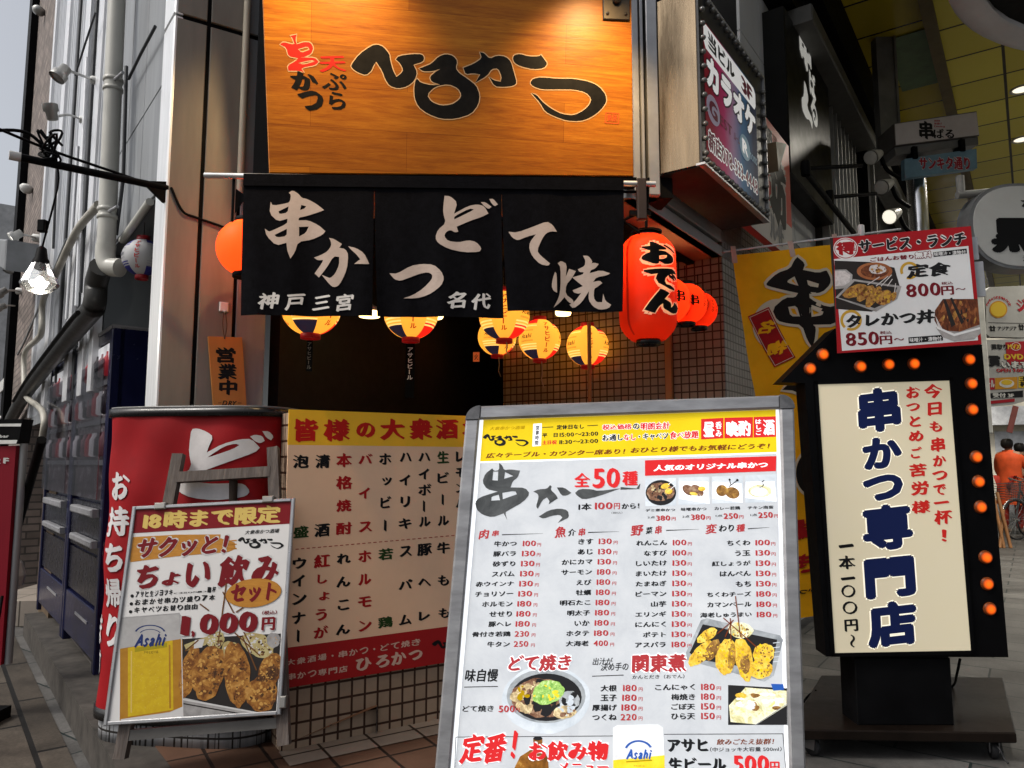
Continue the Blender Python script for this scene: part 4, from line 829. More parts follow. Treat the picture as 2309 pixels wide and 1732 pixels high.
for k, (a, c, d_, e) in enumerate((('大根', '180', 'こんにゃく', '180'), ('玉子', '180', '梅焼き', '180'), ('厚揚げ', '180', 'ごぼ天', '150'), ('つくね', '220', 'ひら天', '150'))):
    y = 296 + k * 59; T(a, 1110 - 51 * len(a), y, 1110, y - 42, BK, .045, 1, n=3); T(c, 1145 - k * 5, y - 1, 1230, y - 43, MA, .035, 1, n=3); T('円', 1240, y - 2, 1265, y - 26, MA, .02, 1, n=2)
    T(d_, 1585 - 49 * len(d_), y - 6, 1585, y - 48, BK, .045, 1, n=3); T(e, 1620, y - 8, 1705, y - 50, MA, .035, 1, n=3); T('円', 1715, y - 8, 1742, y - 32, MA, .02, 1, n=2)
# tray of skewers
p.reg = 'B7'; p.poly([(865, 1510), (1040, 1130), (1110, 1110), (1960, 1310), (2000, 1360), (1890, 1780), (1780, 1850), (880, 1600)], ST, 1); p.poly([(905, 1515), (1060, 1180), (1930, 1360), (1860, 1730), (1000, 1590)], DK, 1.4)
for i in range(5): p.line([(1880, 1400 + i * 55), (1960, 1390 + i * 55)], 8, DI, 1.8)
for x, y, a, c, r, m in ((1110, 1310, 130, 62, -.55, GO), (1050, 1520, 190, 90, -.75, GO), (1170, 1480, 70, 130, .5, CH), (1330, 1560, 115, 220, .12, GO), (1400, 1560, 45, 150, .1, CH), (1500, 1250, 150, 90, .2, OD), (1540, 1590, 100, 260, -.15, GO), (1555, 1650, 55, 110, 0, CH), (1770, 1530, 120, 130, .3, GO), (1740, 1500, 70, 80, .5, CH), (1740, 1700, 130, 120, .2, GO)): p.crumbs(x, y, a, c, r, m, YE if m == GO else GO, CH, 2.2 + (x % 7) * .25, 30, .11)
for a, c in (((1300, 1105), (1690, 1450)), ((1440, 850), (1500, 1330)), ((1380, 1110), (1390, 1380)), ((1420, 1130), (1230, 1290)), ((1400, 1150), (1320, 1330))): p.line([a, c], 12, BR, 5)
p.reg = 'B8'; p.poly([(1785, 255), (2140, 275), (2145, 498), (1785, 498)], DK, 1); p.poly([(1790, 380), (1890, 270), (2140, 290), (2140, 380), (1960, 495), (1800, 480)], OD, 2); [p.blob(1850 + random.random() * 250, 310 + random.random() * 90, random.uniform(8, 30), random.uniform(6, 18), random.choice((FO, GO, OD, WH, CH)), 2.3 + i * .02, 0, .2, 10) for i in range(26)]; p.line([(1950, 498), (2142, 372)], 5, ST, 3); p.poly([(2045, 248), (2120, 250), (2125, 285), (2060, 290)], BU, 3)
p.line([(130, 572), (1085, 565)], 4, BK, 1); p.line([(1395, 555), (2120, 552)], 4, BK, 1); p.line([(130, 572), (122, 760)], 4, BK, 1); p.line([(2118, 552), (2135, 760)], 4, BK, 1)
T('定番', 145, 740, 445, 545, RE, .05, 4, slant=.15, tilt=.12, out=(WH, .06)); T('！', 460, 705, 510, 530, RE, .06, 4, slant=.15); T('お飲み物', 568, 722, 1060, 590, RE, .06, 4, tilt=.08, out=(WH, .07)); T('メニュー', 750, 790, 1060, 722, RE, .05, 4, out=(WH, .07))
p.poly([(485, 760), (520, 690), (600, 640), (600, 580), (655, 580), (655, 640), (690, 700), (700, 860), (480, 860)], BT, 1.5); p.ell(628, 580, 28, 12, DK, 2)
p.poly([(1085, 690), (1085, 515), (1110, 500), (1360, 495), (1390, 515), (1398, 690), (1398, 860), (1085, 860)], FO, 2); p.poly([(1086, 712), (1398, 682), (1400, 900), (1086, 900)], BE, 2.5)
p.ring(1240, 660, 88, 70, .16, BU, 3, -2.8, -.4); T('Asahi', 1163, 710, 1322, 642, BU, .05, 4, slant=.3, tilt=.1); p.line([(1165, 722), (1322, 712)], 8, GD, 3.5); T('アサヒビール', 1210, 752, 1278, 742, BK, .0, 4)
T('アサヒ', 1415, 665, 1665, 580, BK, .06); T('飲みごたえ抜群！', 1715, 620, 2065, 580, BR, .03, slant=.15, n=3); T('（中ジョッキ大容量 500ml）', 1675, 662, 2110, 630, BK, .02, n=2); T('生ビール', 1420, 780, 1775, 692, BK, .06); T('500', 1815, 790, 2035, 680, RE, .05); T('円', 2040, 790, 2098, 720, RE, .04)
b.build('menu_sheet', PM, mnu)

# ============================================================ arrow-shaped light box on its trolley
FB = pose((1.7344, 3.4128, 1.0597), (.99902, -.03508, .02704), (-.02304, -.00869, .9997)); FB = Fr(FB.o, FB.x, FB.y)
lb = thing('arrow_sign', 'black arrow-shaped light box sign with cream panel and orange bulbs on a wheeled base', 'sign', (FB.o[0], FB.o[1] + .1, 0))
gloss = M('black_acrylic', (.003, .003, .0035), .4, var=.3, spec=.06); q = lambda r, x, y: FB.loc(*zp(r, x, y))
apex = q('R5', 505, 1285); b = MB()
out = [q('R7', 565, 797), q('R7', 1982, 802), q('R5', 1922, 1020), q('R5', 1500, 905), q('R5', 885, 905), apex, q('R6', 385, 212)]
b.prism(FB, out, -.13, -.006); b.build('housing', gloss, lb)
b = MB(); pn = [(-.30, -.6055), (.30, -.6055), (.30, .6055), (-.30, .6055)]
def strip(mb, P, w, w0, w1):
    n = len(P); c = A_(P).mean(0)
    for i in range(n):
        a, d = A_(P[i]), A_(P[(i + 1) % n]); e = nrm(d - a); nn = A_([e[1], -e[0]])
        mb.prism(FB, [tuple(a - e * w), tuple(d + e * w), tuple(d + nn * w + e * w), tuple(a + nn * w - e * w)][::-1], w0, w1)
strip(b, pn, .016, -.008, .004); b.build('panel_frame', gloss, lb)
pan_m = food('lit_cream', [(.3, (.62, .55, .38)), (.7, (.62, .55, .40))], 3, .36); navy = ink('lit_navy', (.006, .012, .06), .25); lred = ink('lit_vermilion', (.42, .015, .012), .45)
halo_l = ink('lit_halo', (.78, .74, .62), .8)
b = MB(); b.poly([FB.P(u, v, 0) for u, v in pn]); p = Pr(b, FB, 'R6'); T = p.text
for ch, rg, a in (('串', 'R6', (785, 580, 1085, 245)), ('か', 'R6', (820, 862, 1100, 618)), ('つ', 'R6', (820, 1095, 1110, 895)), ('専', 'R6', (820, 1462, 1175, 1118)), ('門', 'R7', (868, 350, 1240, 8)), ('店', 'R7', (888, 730, 1255, 362))): T(ch, *a, 1, .06, 2, tilt=.1, reg=rg, n=9, nib=False, out=(3, .085))
for ch, a in (('今', (1275, 330, 1405, 215)), ('日', (1300, 460, 1405, 350)), ('も', (1315, 580, 1405, 495)), ('串', (1325, 730, 1425, 615)), ('か', (1340, 840, 1435, 750)), ('つ', (1335, 942, 1445, 865)), ('で', (1345, 1052, 1435, 965)), ('一', (1345, 1122, 1460, 1090)), ('杯', (1350, 1275, 1480, 1160)), ('！', (1405, 1400, 1440, 1305)),
        ('お', (1140, 330, 1240, 235)), ('つ', (1140, 425, 1240, 360)), ('と', (1165, 542, 1245, 455)), ('め', (1160, 652, 1265, 565)), ('ご', (1175, 778, 1255, 685)), ('苦', (1165, 918, 1290, 810)), ('労', (1175, 1057, 1305, 940)), ('様', (1180, 1192, 1315, 1085))): T(ch, *a, 2, .05, 2, tilt=.1, slant=.06, reg='R6', n=5)
for ch, rg, a in (('一', 'R6', (635, 1450, 745, 1412)), ('本', 'R6', (635, 1608, 755, 1500)), ('一', 'R7', (675, 205, 785, 170)), ('〇', 'R7', (680, 337, 785, 235)), ('〇', 'R7', (690, 467, 800, 362)), ('円', 'R7', (705, 602, 805, 500))): T(ch, *a, 4, .04, 2, tilt=.06, reg=rg)
T('〜', 748, 725, 782, 620, 4, .03, 2, vert=True, reg='R7')
b.build('lit_panel', [pan_m, navy, lred, halo_l, black_i], lb)
# bulbs
def bulbmat():
    m, t, b, N, L = nodes_of('orange_bulb'); b.inputs['Base Color'].default_value = (.12, .03, .008, 1); b.inputs['Roughness'].default_value = .4
    g_ = N('ShaderNodeTexCoord'); v = N('ShaderNodeVectorMath'); v.operation = 'LENGTH'; L(g_.outputs['Object'], v.inputs[0]); mr = N('ShaderNodeMapRange'); mr.inputs[1].default_value = .004; mr.inputs[2].default_value = .026; mr.inputs[3].default_value = 2.6; mr.inputs[4].default_value = .01; L(v.outputs['Value'], mr.inputs[0])
    b.inputs['Emission Color'].default_value = (1, .115, .004, 1); L(mr.outputs[0], b.inputs['Emission Strength']); return m
bm = bulbmat(); dome = None
for rg, x, y in [('R5', *k) for k in ((710, 1190), (800, 1090), (1065, 1175), (1262, 1160), (1440, 1155), (1830, 1125), (1845, 1295))] + [('R6', *k) for k in ((1637, 410), (1668, 765), (1685, 950), (1700, 1140), (1735, 1515))] + [('R7', *k) for k in ((1805, 25), (1815, 230), (1835, 425))]:
    pos = FB.P(*q(rg, x, y), -.005)
    if dome is None:
        d_ = MB(); d_.lathe((0, 0, 0), FB.n, [(.03 * math.cos(a), .016 * math.sin(a)) for a in [math.pi / 2 * k / 7 for k in range(8)]][:-1] + [(.0005, .016)], 20); dome = d_.build('bulb', bm); o = dome
    else: o = dome.copy(); COL.objects.link(o)
    o.parent = lb; o.location = (pos - A_(lb.location)).tolist()
sw = M('trolley_board', (.009, .006, .0045), .35, var=.5, sc=5, spec=.12)
b = MB(); c0, c1 = onz(*zp('R7', 520, 938), .13), onz(*zp('R7', 1930, 955), .13); c2 = onz(*zp('R7', 2035, 1385), .13); wv = c2 - c1; c3 = c0 + wv * 1.0
gx = nrm(c1 - c0); fr = Fr((c3[0], c3[1], 0), gx, nrm((c0 - c3) * A_([1, 1, 0])), UP); Lx = np.linalg.norm(c1 - c0); Ly = np.linalg.norm(c0 - c3)
b.box(fr, 0, 0, .085, Lx, Ly, .13, bev=.006); b.build('trolley', sw, lb)
b = MB(); s0, s1 = FB.loc(*zp('R7', 800, 900)), FB.loc(*zp('R7', 1545, 900)); b.box(Fr((0, FB.o[1] + .03, 0), (1, 0, 0), UP), FB.P(*s0)[0], .13, -.16, FB.P(*s1)[0] + .01, FB.P(0, -.64)[2], 0, bev=.004); b.build('stem', blackm, lb)
wheel_m = M('rubber', (.015, .015, .016), .6); stl = M('zinc_steel', (.35, .35, .36), .35, .9)
for u, v, br_ in ((.09, .07, 0), (Lx - .1, .07, 1), (.09, Ly - .08, 0), (Lx - .1, Ly - .08, 0)):
    P0 = fr.P(u, v, 0); ax = nrm((.85, .5, 0)) if not br_ else nrm((.95, -.3, 0)); b = MB(); side = nrm(np.cross(UP, ax))
    b.lathe(P0 + UP * .038 - ax * .014, ax, [(.01, 0), (.034, 0), (.038, .005), (.038, .023), (.034, .028), (.01, .028)], 20, 0); w_ = b.build('caster', wheel_m, lb)
    b = MB(); f1 = Fr(P0 + UP * .0, side, UP, ax)
    for s in (-.02, .017): b.prism(f1, [(-.022, .03), (.022, .03), (.028, .083), (-.028, .083)], s, s + .003)
    b.box(f1, -.03, .08, -.024, .03, .086, .024); b.build('fork', stl, w_)
    if br_: b = MB(); b.tube(cat([f1.P(-.03, .07, .0), f1.P(-.06, .06, .01), f1.P(-.07, .03, .02), f1.P(-.09, .015, .03)]), .004, 6); b.build('brake_lever', wheel_m, w_)
b = MB(); b.tube(cat([atY(*zp('R7', 1600, 810), 3.5), atY(*zp('R7', 1575, 930), 3.55), onz(*zp('R7', 1545, 1020), .14), onz(*zp('R7', 1400, 1120), .14), onz(*zp('R7', 1200, 1175), .14)]), .006, 6); b.build('cable', blackm, lb)
b = MB(); b.tube(cat([onz(*zp('R7', 480, 1060), .13), onz(*zp('R7', 420, 1100), .05), onz(*zp('R7', 385, 1150), .01)]), .006, 6); b.build('cable', blackm, lb)
# lunch sign fixed to the top of the arrow
FLn = pose((1.776, 3.2894, 2.0734), (.9864, -.16036, .03604), (-.02306, -.00594, .99972)); FLn = Fr(FLn.o, FLn.x, FLn.y)
ls = thing('lunch_sign', 'red bordered white lunch sign with photos of skewers, above the arrow sign', 'sign', FLn.P(0, -.27))
o_wh = food('poster_white', [(.3, (.52, .53, .54)), (.7, (.60, .605, .61))], 4); o_red = ink('poster_red', (.28, .008, .012)); o_bk = ink('poster_black', (.01, .01, .011)); o_mar = ink('poster_maroon', (.13, .006, .012)); o_gold = ink('poster_gold', (.42, .25, .03)); o_w2 = ink('poster_white_ink', (.6, .6, .6))
q_fr = food('poster_fried', [(.3, (.12, .045, .01)), (.55, (.34, .17, .04)), (.7, (.5, .29, .09))], 50); q_br = food('poster_glazed', [(.3, (.02, .006, .004)), (.5, (.11, .03, .012)), (.7, (.28, .1, .03))], 45, 0, 1.2, (1, 1, .4)); q_st = food('poster_steel', [(.3, (.16, .15, .15)), (.7, (.36, .35, .34))], 12); q_ri = food('poster_rice', [(.3, (.36, .33, .33)), (.7, (.6, .57, .56))], 80); q_dk = ink('poster_dark', (.02, .017, .016)); q_or = food('poster_clay', [(.3, (.2, .06, .02)), (.7, (.34, .13, .05))], 10)
b = MB(); b.box(FLn, -.30, -.2685, -.012, .30, .2685, 0, 5, bev=.002); p = Pr(b, FLn, 'R5'); T = p.text
LM = [o_wh, o_red, o_bk, o_mar, o_gold, q_dk, q_fr, q_br, q_st, q_ri, q_or, o_w2]
p.poly([(868, 272), (1838, 187), (1914, 1018), (897, 1082)], 1, 0); p.poly([(875, 420), (1820, 327), (1888, 990), (932, 1065)], 0, 1)
p.ell(957, 345, 86, 76, 11, 2); T('得', 890, 398, 1025, 290, 1, .07, 3, n=5); p.ring(957, 345, 80, 70, .07, 1, 2.5)
T('サービス・ランチ', 1050, 378, 1800, 222, 2, .055, 3, tilt=.1, out=(11, .085), n=5)
T('ごはんお替り', 1130, 440, 1435, 385, 3, .045, 3, n=3); T('無料', 1445, 418, 1560, 362, 11, .05, 4, out=(3, .12)); p.poly([(1572, 372), (1808, 345), (1810, 380), (1575, 405)], 2, 2); T('味噌汁・漬物付', 1580, 400, 1800, 355, 11, .02, 3, n=2)
p.reg = 'R5'; p.poly([(878, 430), (1130, 440), (1300, 480), (1340, 620), (1250, 740), (1140, 790), (890, 770)], 5, 2); p.ell(1160, 505, 125, 62, 10, 3); p.ell(1160, 505, 98, 46, 7, 3.6); p.crumbs(1180, 492, 62, 32, 0, 9, 6, 7, 4, 14, .3)
p.poly([(880, 495), (960, 492), (1005, 530), (1000, 590), (950, 625), (882, 632)], 8, 3); p.poly([(880, 505), (950, 502), (990, 532), (985, 580), (945, 605), (882, 610)], 9, 3.6)
p.poly([(885, 690), (1010, 560), (1350, 610), (1320, 700), (1170, 790)], 8, 3.2); p.poly([(905, 690), (1020, 575), (1320, 620), (1280, 710), (1160, 765)], 5, 3.6)
for x, y, a, c, r in ((1025, 645, 95, 40, -.35), (1095, 660, 80, 32, -.75), (1150, 685, 85, 34, -.95), (1225, 690, 65, 48, -.6), (1295, 680, 18, 34, .2)): p.crumbs(x, y, a, c, r, 6, 4, 7, 4.2 + (x % 5) * .3, 16, .2)
for a, c in (((1110, 600), (1195, 545)), ((1170, 610), (1255, 540)), ((1205, 610), (1280, 530)), ((1250, 610), (1285, 560)), ((1300, 655), (1308, 590))): p.line([a, c], 6, 9, 6)
p.ring(1405, 500, 66, 62, .3, 4, 2, -3.6, 1.9); T('定食', 1385, 560, 1695, 435, 2, .055, 3, tilt=.1, slant=.1, n=5)
T('800', 1385, 692, 1620, 580, 3, .035, 3); T('円', 1630, 675, 1715, 605, 3, .035, 3); T('税込', 1630, 602, 1710, 575, 3, .02, 3, n=2); T('〜', 1730, 640, 1800, 620, 3, .02, 3)
p.reg = 'R5'; p.ring(995, 850, 76, 74, .26, 4, 2, -4, 2.0); T('タレかつ丼', 960, 910, 1580, 768, 2, .055, 3, tilt=.08, slant=.08, n=5)
T('850', 960, 1035, 1188, 925, 3, .035, 3); T('円', 1198, 1022, 1282, 955, 3, .035, 3); T('税込', 1198, 950, 1280, 922, 3, .02, 3, n=2); T('〜', 1297, 995, 1368, 972, 3, .02, 3); p.poly([(1398, 970), (1640, 952), (1642, 992), (1400, 1013)], 2, 2); T('味噌汁・漬物付', 1408, 1005, 1630, 962, 11, .02, 3, n=2)
p.reg = 'R5'; p.poly([(1590, 900), (1900, 870), (1908, 940), (1860, 985), (1720, 1000), (1640, 970)], 8, 2.2); p.poly([(1585, 780), (1640, 700), (1885, 700), (1900, 880), (1760, 930), (1620, 920), (1580, 850)], 7, 3); [p.blob(1620 + random.random() * 250, 725 + random.random() * 165, random.uniform(5, 20), random.uniform(8, 34), random.choice((7, 7, 5, 10, 6)), 3.1 + i * .015, .2, .25, 10) for i in range(34)]; p.poly([(1586, 815), (1620, 880), (1645, 925), (1608, 905)], 9, 3.5); p.poly([(1640, 700), (1660, 700), (1730, 880), (1700, 900)], 5, 3.7); p.poly([(1690, 695), (1705, 690), (1790, 860), (1770, 880)], 5, 3.7); p.poly([(1595, 892), (1720, 945), (1902, 898), (1902, 912), (1720, 962), (1598, 908)], 11, 4)
p.poly([(1740, 965), (1860, 950), (1835, 985), (1770, 990)], 8, 3.4)
b.build('sign_sheet', LM, ls)
for a in ((.285, .12, .33, .225), (.300, -.05, .345, .11)): b = MB(); b.box(FLn, a[0], a[1], -.03, a[2], a[3], -.014); b.build('bracket', alud, ls)

# ============================================================ yellow banner seen from behind
YB = 4.05
o = atY(*zp('R5', 160, 392), YB); xx = atY(*zp('R5', 868, 318), YB + .03) - o; yy = o - atY(*zp('R5', 312, 1360), YB)
FY = Fr(o, xx, yy, None); q = lambda r, x, y: FY.loc(*zp(r, x, y))
yb = thing('banner_flag', 'tall yellow banner flag with big black character, seen from behind beside the arrow sign', 'banner', onz(1790, 1500, 0))
def wv(u, v, w): return FY.P(u, v, w + .012 * math.sin(v * 5 + u * 4) * min(1, -v * 3) + .006 * math.sin(v * 13 - u * 9))
u1 = q('R5', 1250, 300)[0]; v0 = q('D', 1770, 1330)[1]
b = MB(); n, mm = 16, 60
b.add([wv(u1 * i / n, v0 * j / mm, 0) for j in range(mm + 1) for i in range(n + 1)], [(j * (n + 1) + i, (j + 1) * (n + 1) + i, (j + 1) * (n + 1) + i + 1, j * (n + 1) + i + 1) for j in range(mm) for i in range(n)], 0, True)
p = Pr(b, FY, 'R5', mp=wv, base=.003, lay=.001, mx=.05); yc = M('yellow_cloth', (.78, .38, .008), .85, var=.14, sc=5, spec=.15); ylip = ink('cloth_white', (.55, .48, .36), rough=.8); ybk = ink('cloth_black', (.012, .01, .009), rough=.8); yrd = ink('cloth_red', (.3, .01, .012), rough=.8)
ku = [(612, 408), (665, 455), (650, 500), (760, 520), (815, 500), (825, 510), (850, 560), (845, 600), (790, 655), (700, 665), (705, 700), (830, 760), (900, 745), (930, 800), (880, 880), (730, 880), (750, 900), (740, 990), (722, 1040), (690, 990), (655, 880), (560, 870), (480, 850), (440, 770), (530, 690), (600, 690), (620, 660), (520, 640), (400, 610), (395, 590), (470, 520), (560, 490), (590, 430)]
hl_ = [[(540, 575), (590, 545), (620, 610), (545, 590)], [(680, 570), (765, 595), (760, 620), (690, 610)], [(555, 755), (615, 745), (640, 820), (575, 820)], [(715, 755), (800, 790), (790, 815), (720, 825)]]
b0 = Pr(b, FY, 'R5', mp=wv, base=.003, lay=.001, mx=.05)
b0.brush(ku, 2, 2, 'R5', hl_, out=(1, .016))
b0.brush([(505, 1340), (560, 1290), (640, 1285), (760, 1380), (780, 1500), (700, 1480), (660, 1400), (600, 1345)], 2, 2, 'R5', out=(1, .016))
b0.ring(480 - 0, 880, 175, 180, .42, 1, 1, 1.2, 5.2); b0.reg = 'R6'; b0.ring(455, 880, 150, 178, .45, 2, 2, 1.3, 5.1); b0.ring(455, 880, 168, 196, .1, 1, 1, 1.2, 5.2)
b0.reg = 'R5'; b0.poly([(270, 822), (418, 755), (605, 1110), (455, 1180)], 3, 2); 
for a, c in (((282, 830), (414, 770)), ((414, 770), (592, 1105)), ((592, 1105), (460, 1168)), ((460, 1168), (282, 830))): b0.line([a, c], 4, 1, 3)
T = b0.text; T('名', 340, 950, 470, 840, 0, .06, 3, mirror=True, slant=-.3); T('物', 410, 1100, 555, 980, 0, .06, 3, mirror=True, slant=-.3)
T('酒', 415, 1370, 540, 1200, 3, .06, 2, mirror=True, reg='R6'); T('場', 320, 1390, 430, 1220, 3, .06, 2, mirror=True); T('き', 330, 1640, 440, 1480, 3, .06, 2, mirror=True); T('焼', 450, 1650, 560, 1470, 3, .06, 2, mirror=True)
T('ひろかつ', 355, 315, 640, 235, 2, .05, 2, mirror=True, reg='R7')
b.build('cloth', [yc, ylip, ybk, yrd], yb)
b = MB(); a0, a1 = FY.P(*q('R5', 100, 365), -.01), FY.P(*q('R5', 1350, 205), -.01); pole = FY.P(*q('R5', 1075, 215), -.015); b.tube([a0, a1], .0065, 8); b.tube([A_([pole[0] + .16, pole[1] + .1, 0.02]), pole + UP * .02], .011, 10); b.lathe(pole - UP * .04, UP, [(.018, 0), (.018, .07), (.012, .075)], 12)
b.build('pole', M('white_pole', (.55, .55, .55), .4), yb)
b = MB()
for x, y in ((170, 385), (575, 345), (880, 300)):
    b = MB(); u, v = q('R5', x, y); c = [wv(u + a, v + d_, .003) for a, d_ in ((-.015, -.05), (.015, -.05), (.015, .045), (-.015, .045))]; b.poly(c); b.build('loop', M('banner_loop', (.5, .36, .3), .8), yb)
b = MB(); po = A_([pole[0] + .16, pole[1] + .1, 0]); b.lathe(po, UP, [(.17, 0), (.17, .04), (.14, .07), (.03, .08), (.03, .14)], 24, capa=True); b.build('base', M('white_base', (.4, .4, .4), .5), yb)
# ============================================================ red take-away counter wrap round the pillar
DC = A_([-1.345, 3.42]); DA = math.radians(-9); dx_ = A_([math.cos(DA), math.sin(DA)]); dy_ = A_([-math.sin(DA), math.cos(DA)])
def outline(off=0, hw=.405, hd=.33, n=4.0, N=120):
    P = []
    for i in range(N + 1):
        a = -math.pi - .25 + (math.pi + .5) * i / N; c, s = math.cos(a), math.sin(a)
        x = (hw + off) * math.copysign(abs(c) ** (2 / n), c); y = (hd + off) * math.copysign(abs(s) ** (2 / n), s); P.append(DC + dx_ * x + dy_ * y)
    return A_(P)
OL = outline(); SEG = np.linalg.norm(np.diff(OL, axis=0), axis=1); CUM = np.concatenate([[0], np.cumsum(SEG)])
def d_loc(px, py):
    r = ray(px, py); d = r[:2]; best = None
    for i in range(len(OL) - 1):
        a, e = OL[i], OL[i + 1] - OL[i]; den = d[0] * (-e[1]) + d[1] * e[0]
        if abs(den) < 1e-9: continue
        t = (a[0] * (-e[1]) + a[1] * e[0]) / den; s = (d[0] * a[1] - d[1] * a[0]) / den
        if -.001 <= s <= 1.001 and t > 0 and (best is None or t < best[0]): best = (t, CUM[i] + s * SEG[i])
    if best is None:
        k = np.argmin(np.abs(OL[:, 0] / OL[:, 1] - d[0] / d[1])); t = OL[k, 1] / d[1]; best = (t, CUM[k])
    return best[1], CAMH + r[2] * best[0]
def fold(s, z): return .007 * math.sin(s * 9 + z * 6) * math.sin(z * 5 + 1) + .004 * math.sin(s * 23 - z * 11) + .004 * math.sin(7 * s + 19 * z)
def d_P(s, z, w=0):
    i = int(min(len(OL) - 2, max(0, np.searchsorted(CUM, s) - 1))); t = (s - CUM[i]) / SEG[i]; p = OL[i] + (OL[i + 1] - OL[i]) * t; e = (OL[i + 1] - OL[i]) / SEG[i]
    n = A_([e[1], -e[0]]); p = p + n * (w + fold(s, z)); return A_([p[0], p[1], z])
ctr = thing('takeout_counter', 'red cloth wrapped round the corner pillar base with white lettering and black rim', 'banner', (DC[0], DC[1], PZ))
zr0 = d_loc(430, 938)[1]; zr1 = d_loc(430, 915)[1]; zb0 = .29; n = 110; mm = 40; St = CUM[-1]
redc = M('red_cloth', (.25, .003, .006), .62, var=.2, sc=4, spec=.18, bmp=.1); wcl = M('white_cloth_print', (.52, .5, .5), .8, var=.08, sc=30, spec=.1)
b = MB(); b.add([d_P(St * i / n, zb0 + (zr0 - zb0) * j / mm, 0) for j in range(mm + 1) for i in range(n + 1)], [(j * (n + 1) + i, j * (n + 1) + i + 1, (j + 1) * (n + 1) + i + 1, (j + 1) * (n + 1) + i) for j in range(mm) for i in range(n)], 0, True)
p = Pr(b, None, 'E8', mp=d_P, loc=d_loc, base=.003, lay=.001, mx=.03); T = p.text
p.brush([(835,280),(890,272),(980,305),(1045,352),(1000,450),(985,500),(1130,420),(1290,375),(1400,372),(1475,455),(1430,500),(1200,580),(1060,632),(900,690),(780,740),(850,770),(1000,790),(1110,790),(1240,785),(1330,795),(1385,860),(1350,905),(1250,928),(1050,948),(850,922),(730,870),(698,800),(740,720),(840,640),(812,500),(820,400)], 1, 1, 'E8', [[(990,545),(1150,440),(1250,415),(1285,430),(1230,465),(1050,530)]])
p.brush([(1385,350),(1430,332),(1500,345),(1520,390),(1480,415),(1430,395)], 1, 1, 'E8'); p.brush([(1500,300),(1560,300),(1600,350),(1575,385),(1535,360)], 1, 1, 'E8')
T('お', 85, 945, 282, 680, 1, .045, 1, tilt=.1, reg='E8'); T('持', 48, 1285, 268, 1000, 1, .045, 1, tilt=.1); T('ち', 48, 1610, 220, 1350, 1, .045, 1, tilt=.1)
T('帰', 20, 330, 165, 90, 1, .035, 1, tilt=.1, reg='E1'); T('り', 25, 645, 160, 395, 1, .04, 1)
T('で', 770, 1610, 880, 1370, 1, .04, 1, reg='Z3'); T('き', 728, 402, 800, 188, 1, .04, 1, reg='Z4'); T('ま', 712, 690, 795, 470, 1, .04, 1); T('す', 700, 920, 785, 745, 1, .04, 1)
b.build('cloth', [redc, wcl], ctr)
def band(z0, z1, off, name, m):
    b = MB(); O = outline(off); k = len(O); V = [(*q, z) for z in (z0, z1) for q in O] + [(*(DC + (q - DC) * .9), z) for z in (z1, z0) for q in O]
    b.add(V, [(i, i + 1, k + i + 1, k + i) for i in range(k - 1)] + [(k + i, k + i + 1, 2 * k + i + 1, 2 * k + i) for i in range(k - 1)] + [(3 * k + i, 3 * k + i + 1, i + 1, i) for i in range(k - 1)], 0, True); return b.build(name, m, ctr)
glossb = M('black_vinyl', (.012, .012, .013), .25, var=.3)
band(zr0, zr1 - .008, .012, 'top_rim', glossb); band(zr1 - .008, zr1, .004, 'rim_edge', M('rim_light', (.12, .12, .12), .3)); band(.245, zb0, .008, 'bottom_rim', glossb); band(PZ, .245, -.01, 'plinth', tile_g)
# yellow and pink drinks banner on the low wall
dbn = thing('menu_banner', 'yellow topped pink menu banner with handwritten style columns on the tiled low wall', 'banner', Lw.P(.0, .9))
pk = M('pink_vinyl', (.84, .56, .37), .5, var=.08, sc=3); yv = M('yellow_vinyl', (.9, .5, .02), .5, var=.1, sc=4); rv = M('red_vinyl', (.36, .008, .01), .5, var=.12, sc=4); gnk = ink('green_ink', (.02, .05, .012)); dr_ = ink('dark_red_ink', (.36, .01, .012)); rb = ink('bright_red_ink', (.5, .012, .008)); pkt = ink('pink_ink', (.62, .42, .34))
LB = Lw.sh(.012); u0 = LB.loc(640, 1300)[0]; u1 = 1.0
v_b = LB.loc(*zp('M3', 700, 940))[1]; v_r = LB.loc(*zp('M3', 700, 645))[1]; v_y = LB.loc(*zp('M2', 900, 438))[1]; v_t = LB.loc(*zp('M2', 900, 124))[1]
b = MB(); b.box(LB, u0, v_b, -.006, u1, v_r, 0, 2); b.box(LB, u0, v_r, -.006, u1, v_y, 0, 0); b.box(LB, u0, v_y, -.006, u1, v_t, 0, 1)
p = Pr(b, LB, 'M2'); T = p.text
for ch, a in zip('皆様の大衆酒', ((175, 405, 410, 182), (450, 398, 705, 185), (758, 362, 940, 220), (980, 388, 1218, 185), (1255, 382, 1475, 182), (1502, 378, 1715, 190))): T(ch, *a, 5, .06, 1, tilt=.08, n=5)
T('場', 1750, 370, 1960, 190, 5, .06, 1, tilt=.08, n=5)
K, G, D4 = 3, 4, 6
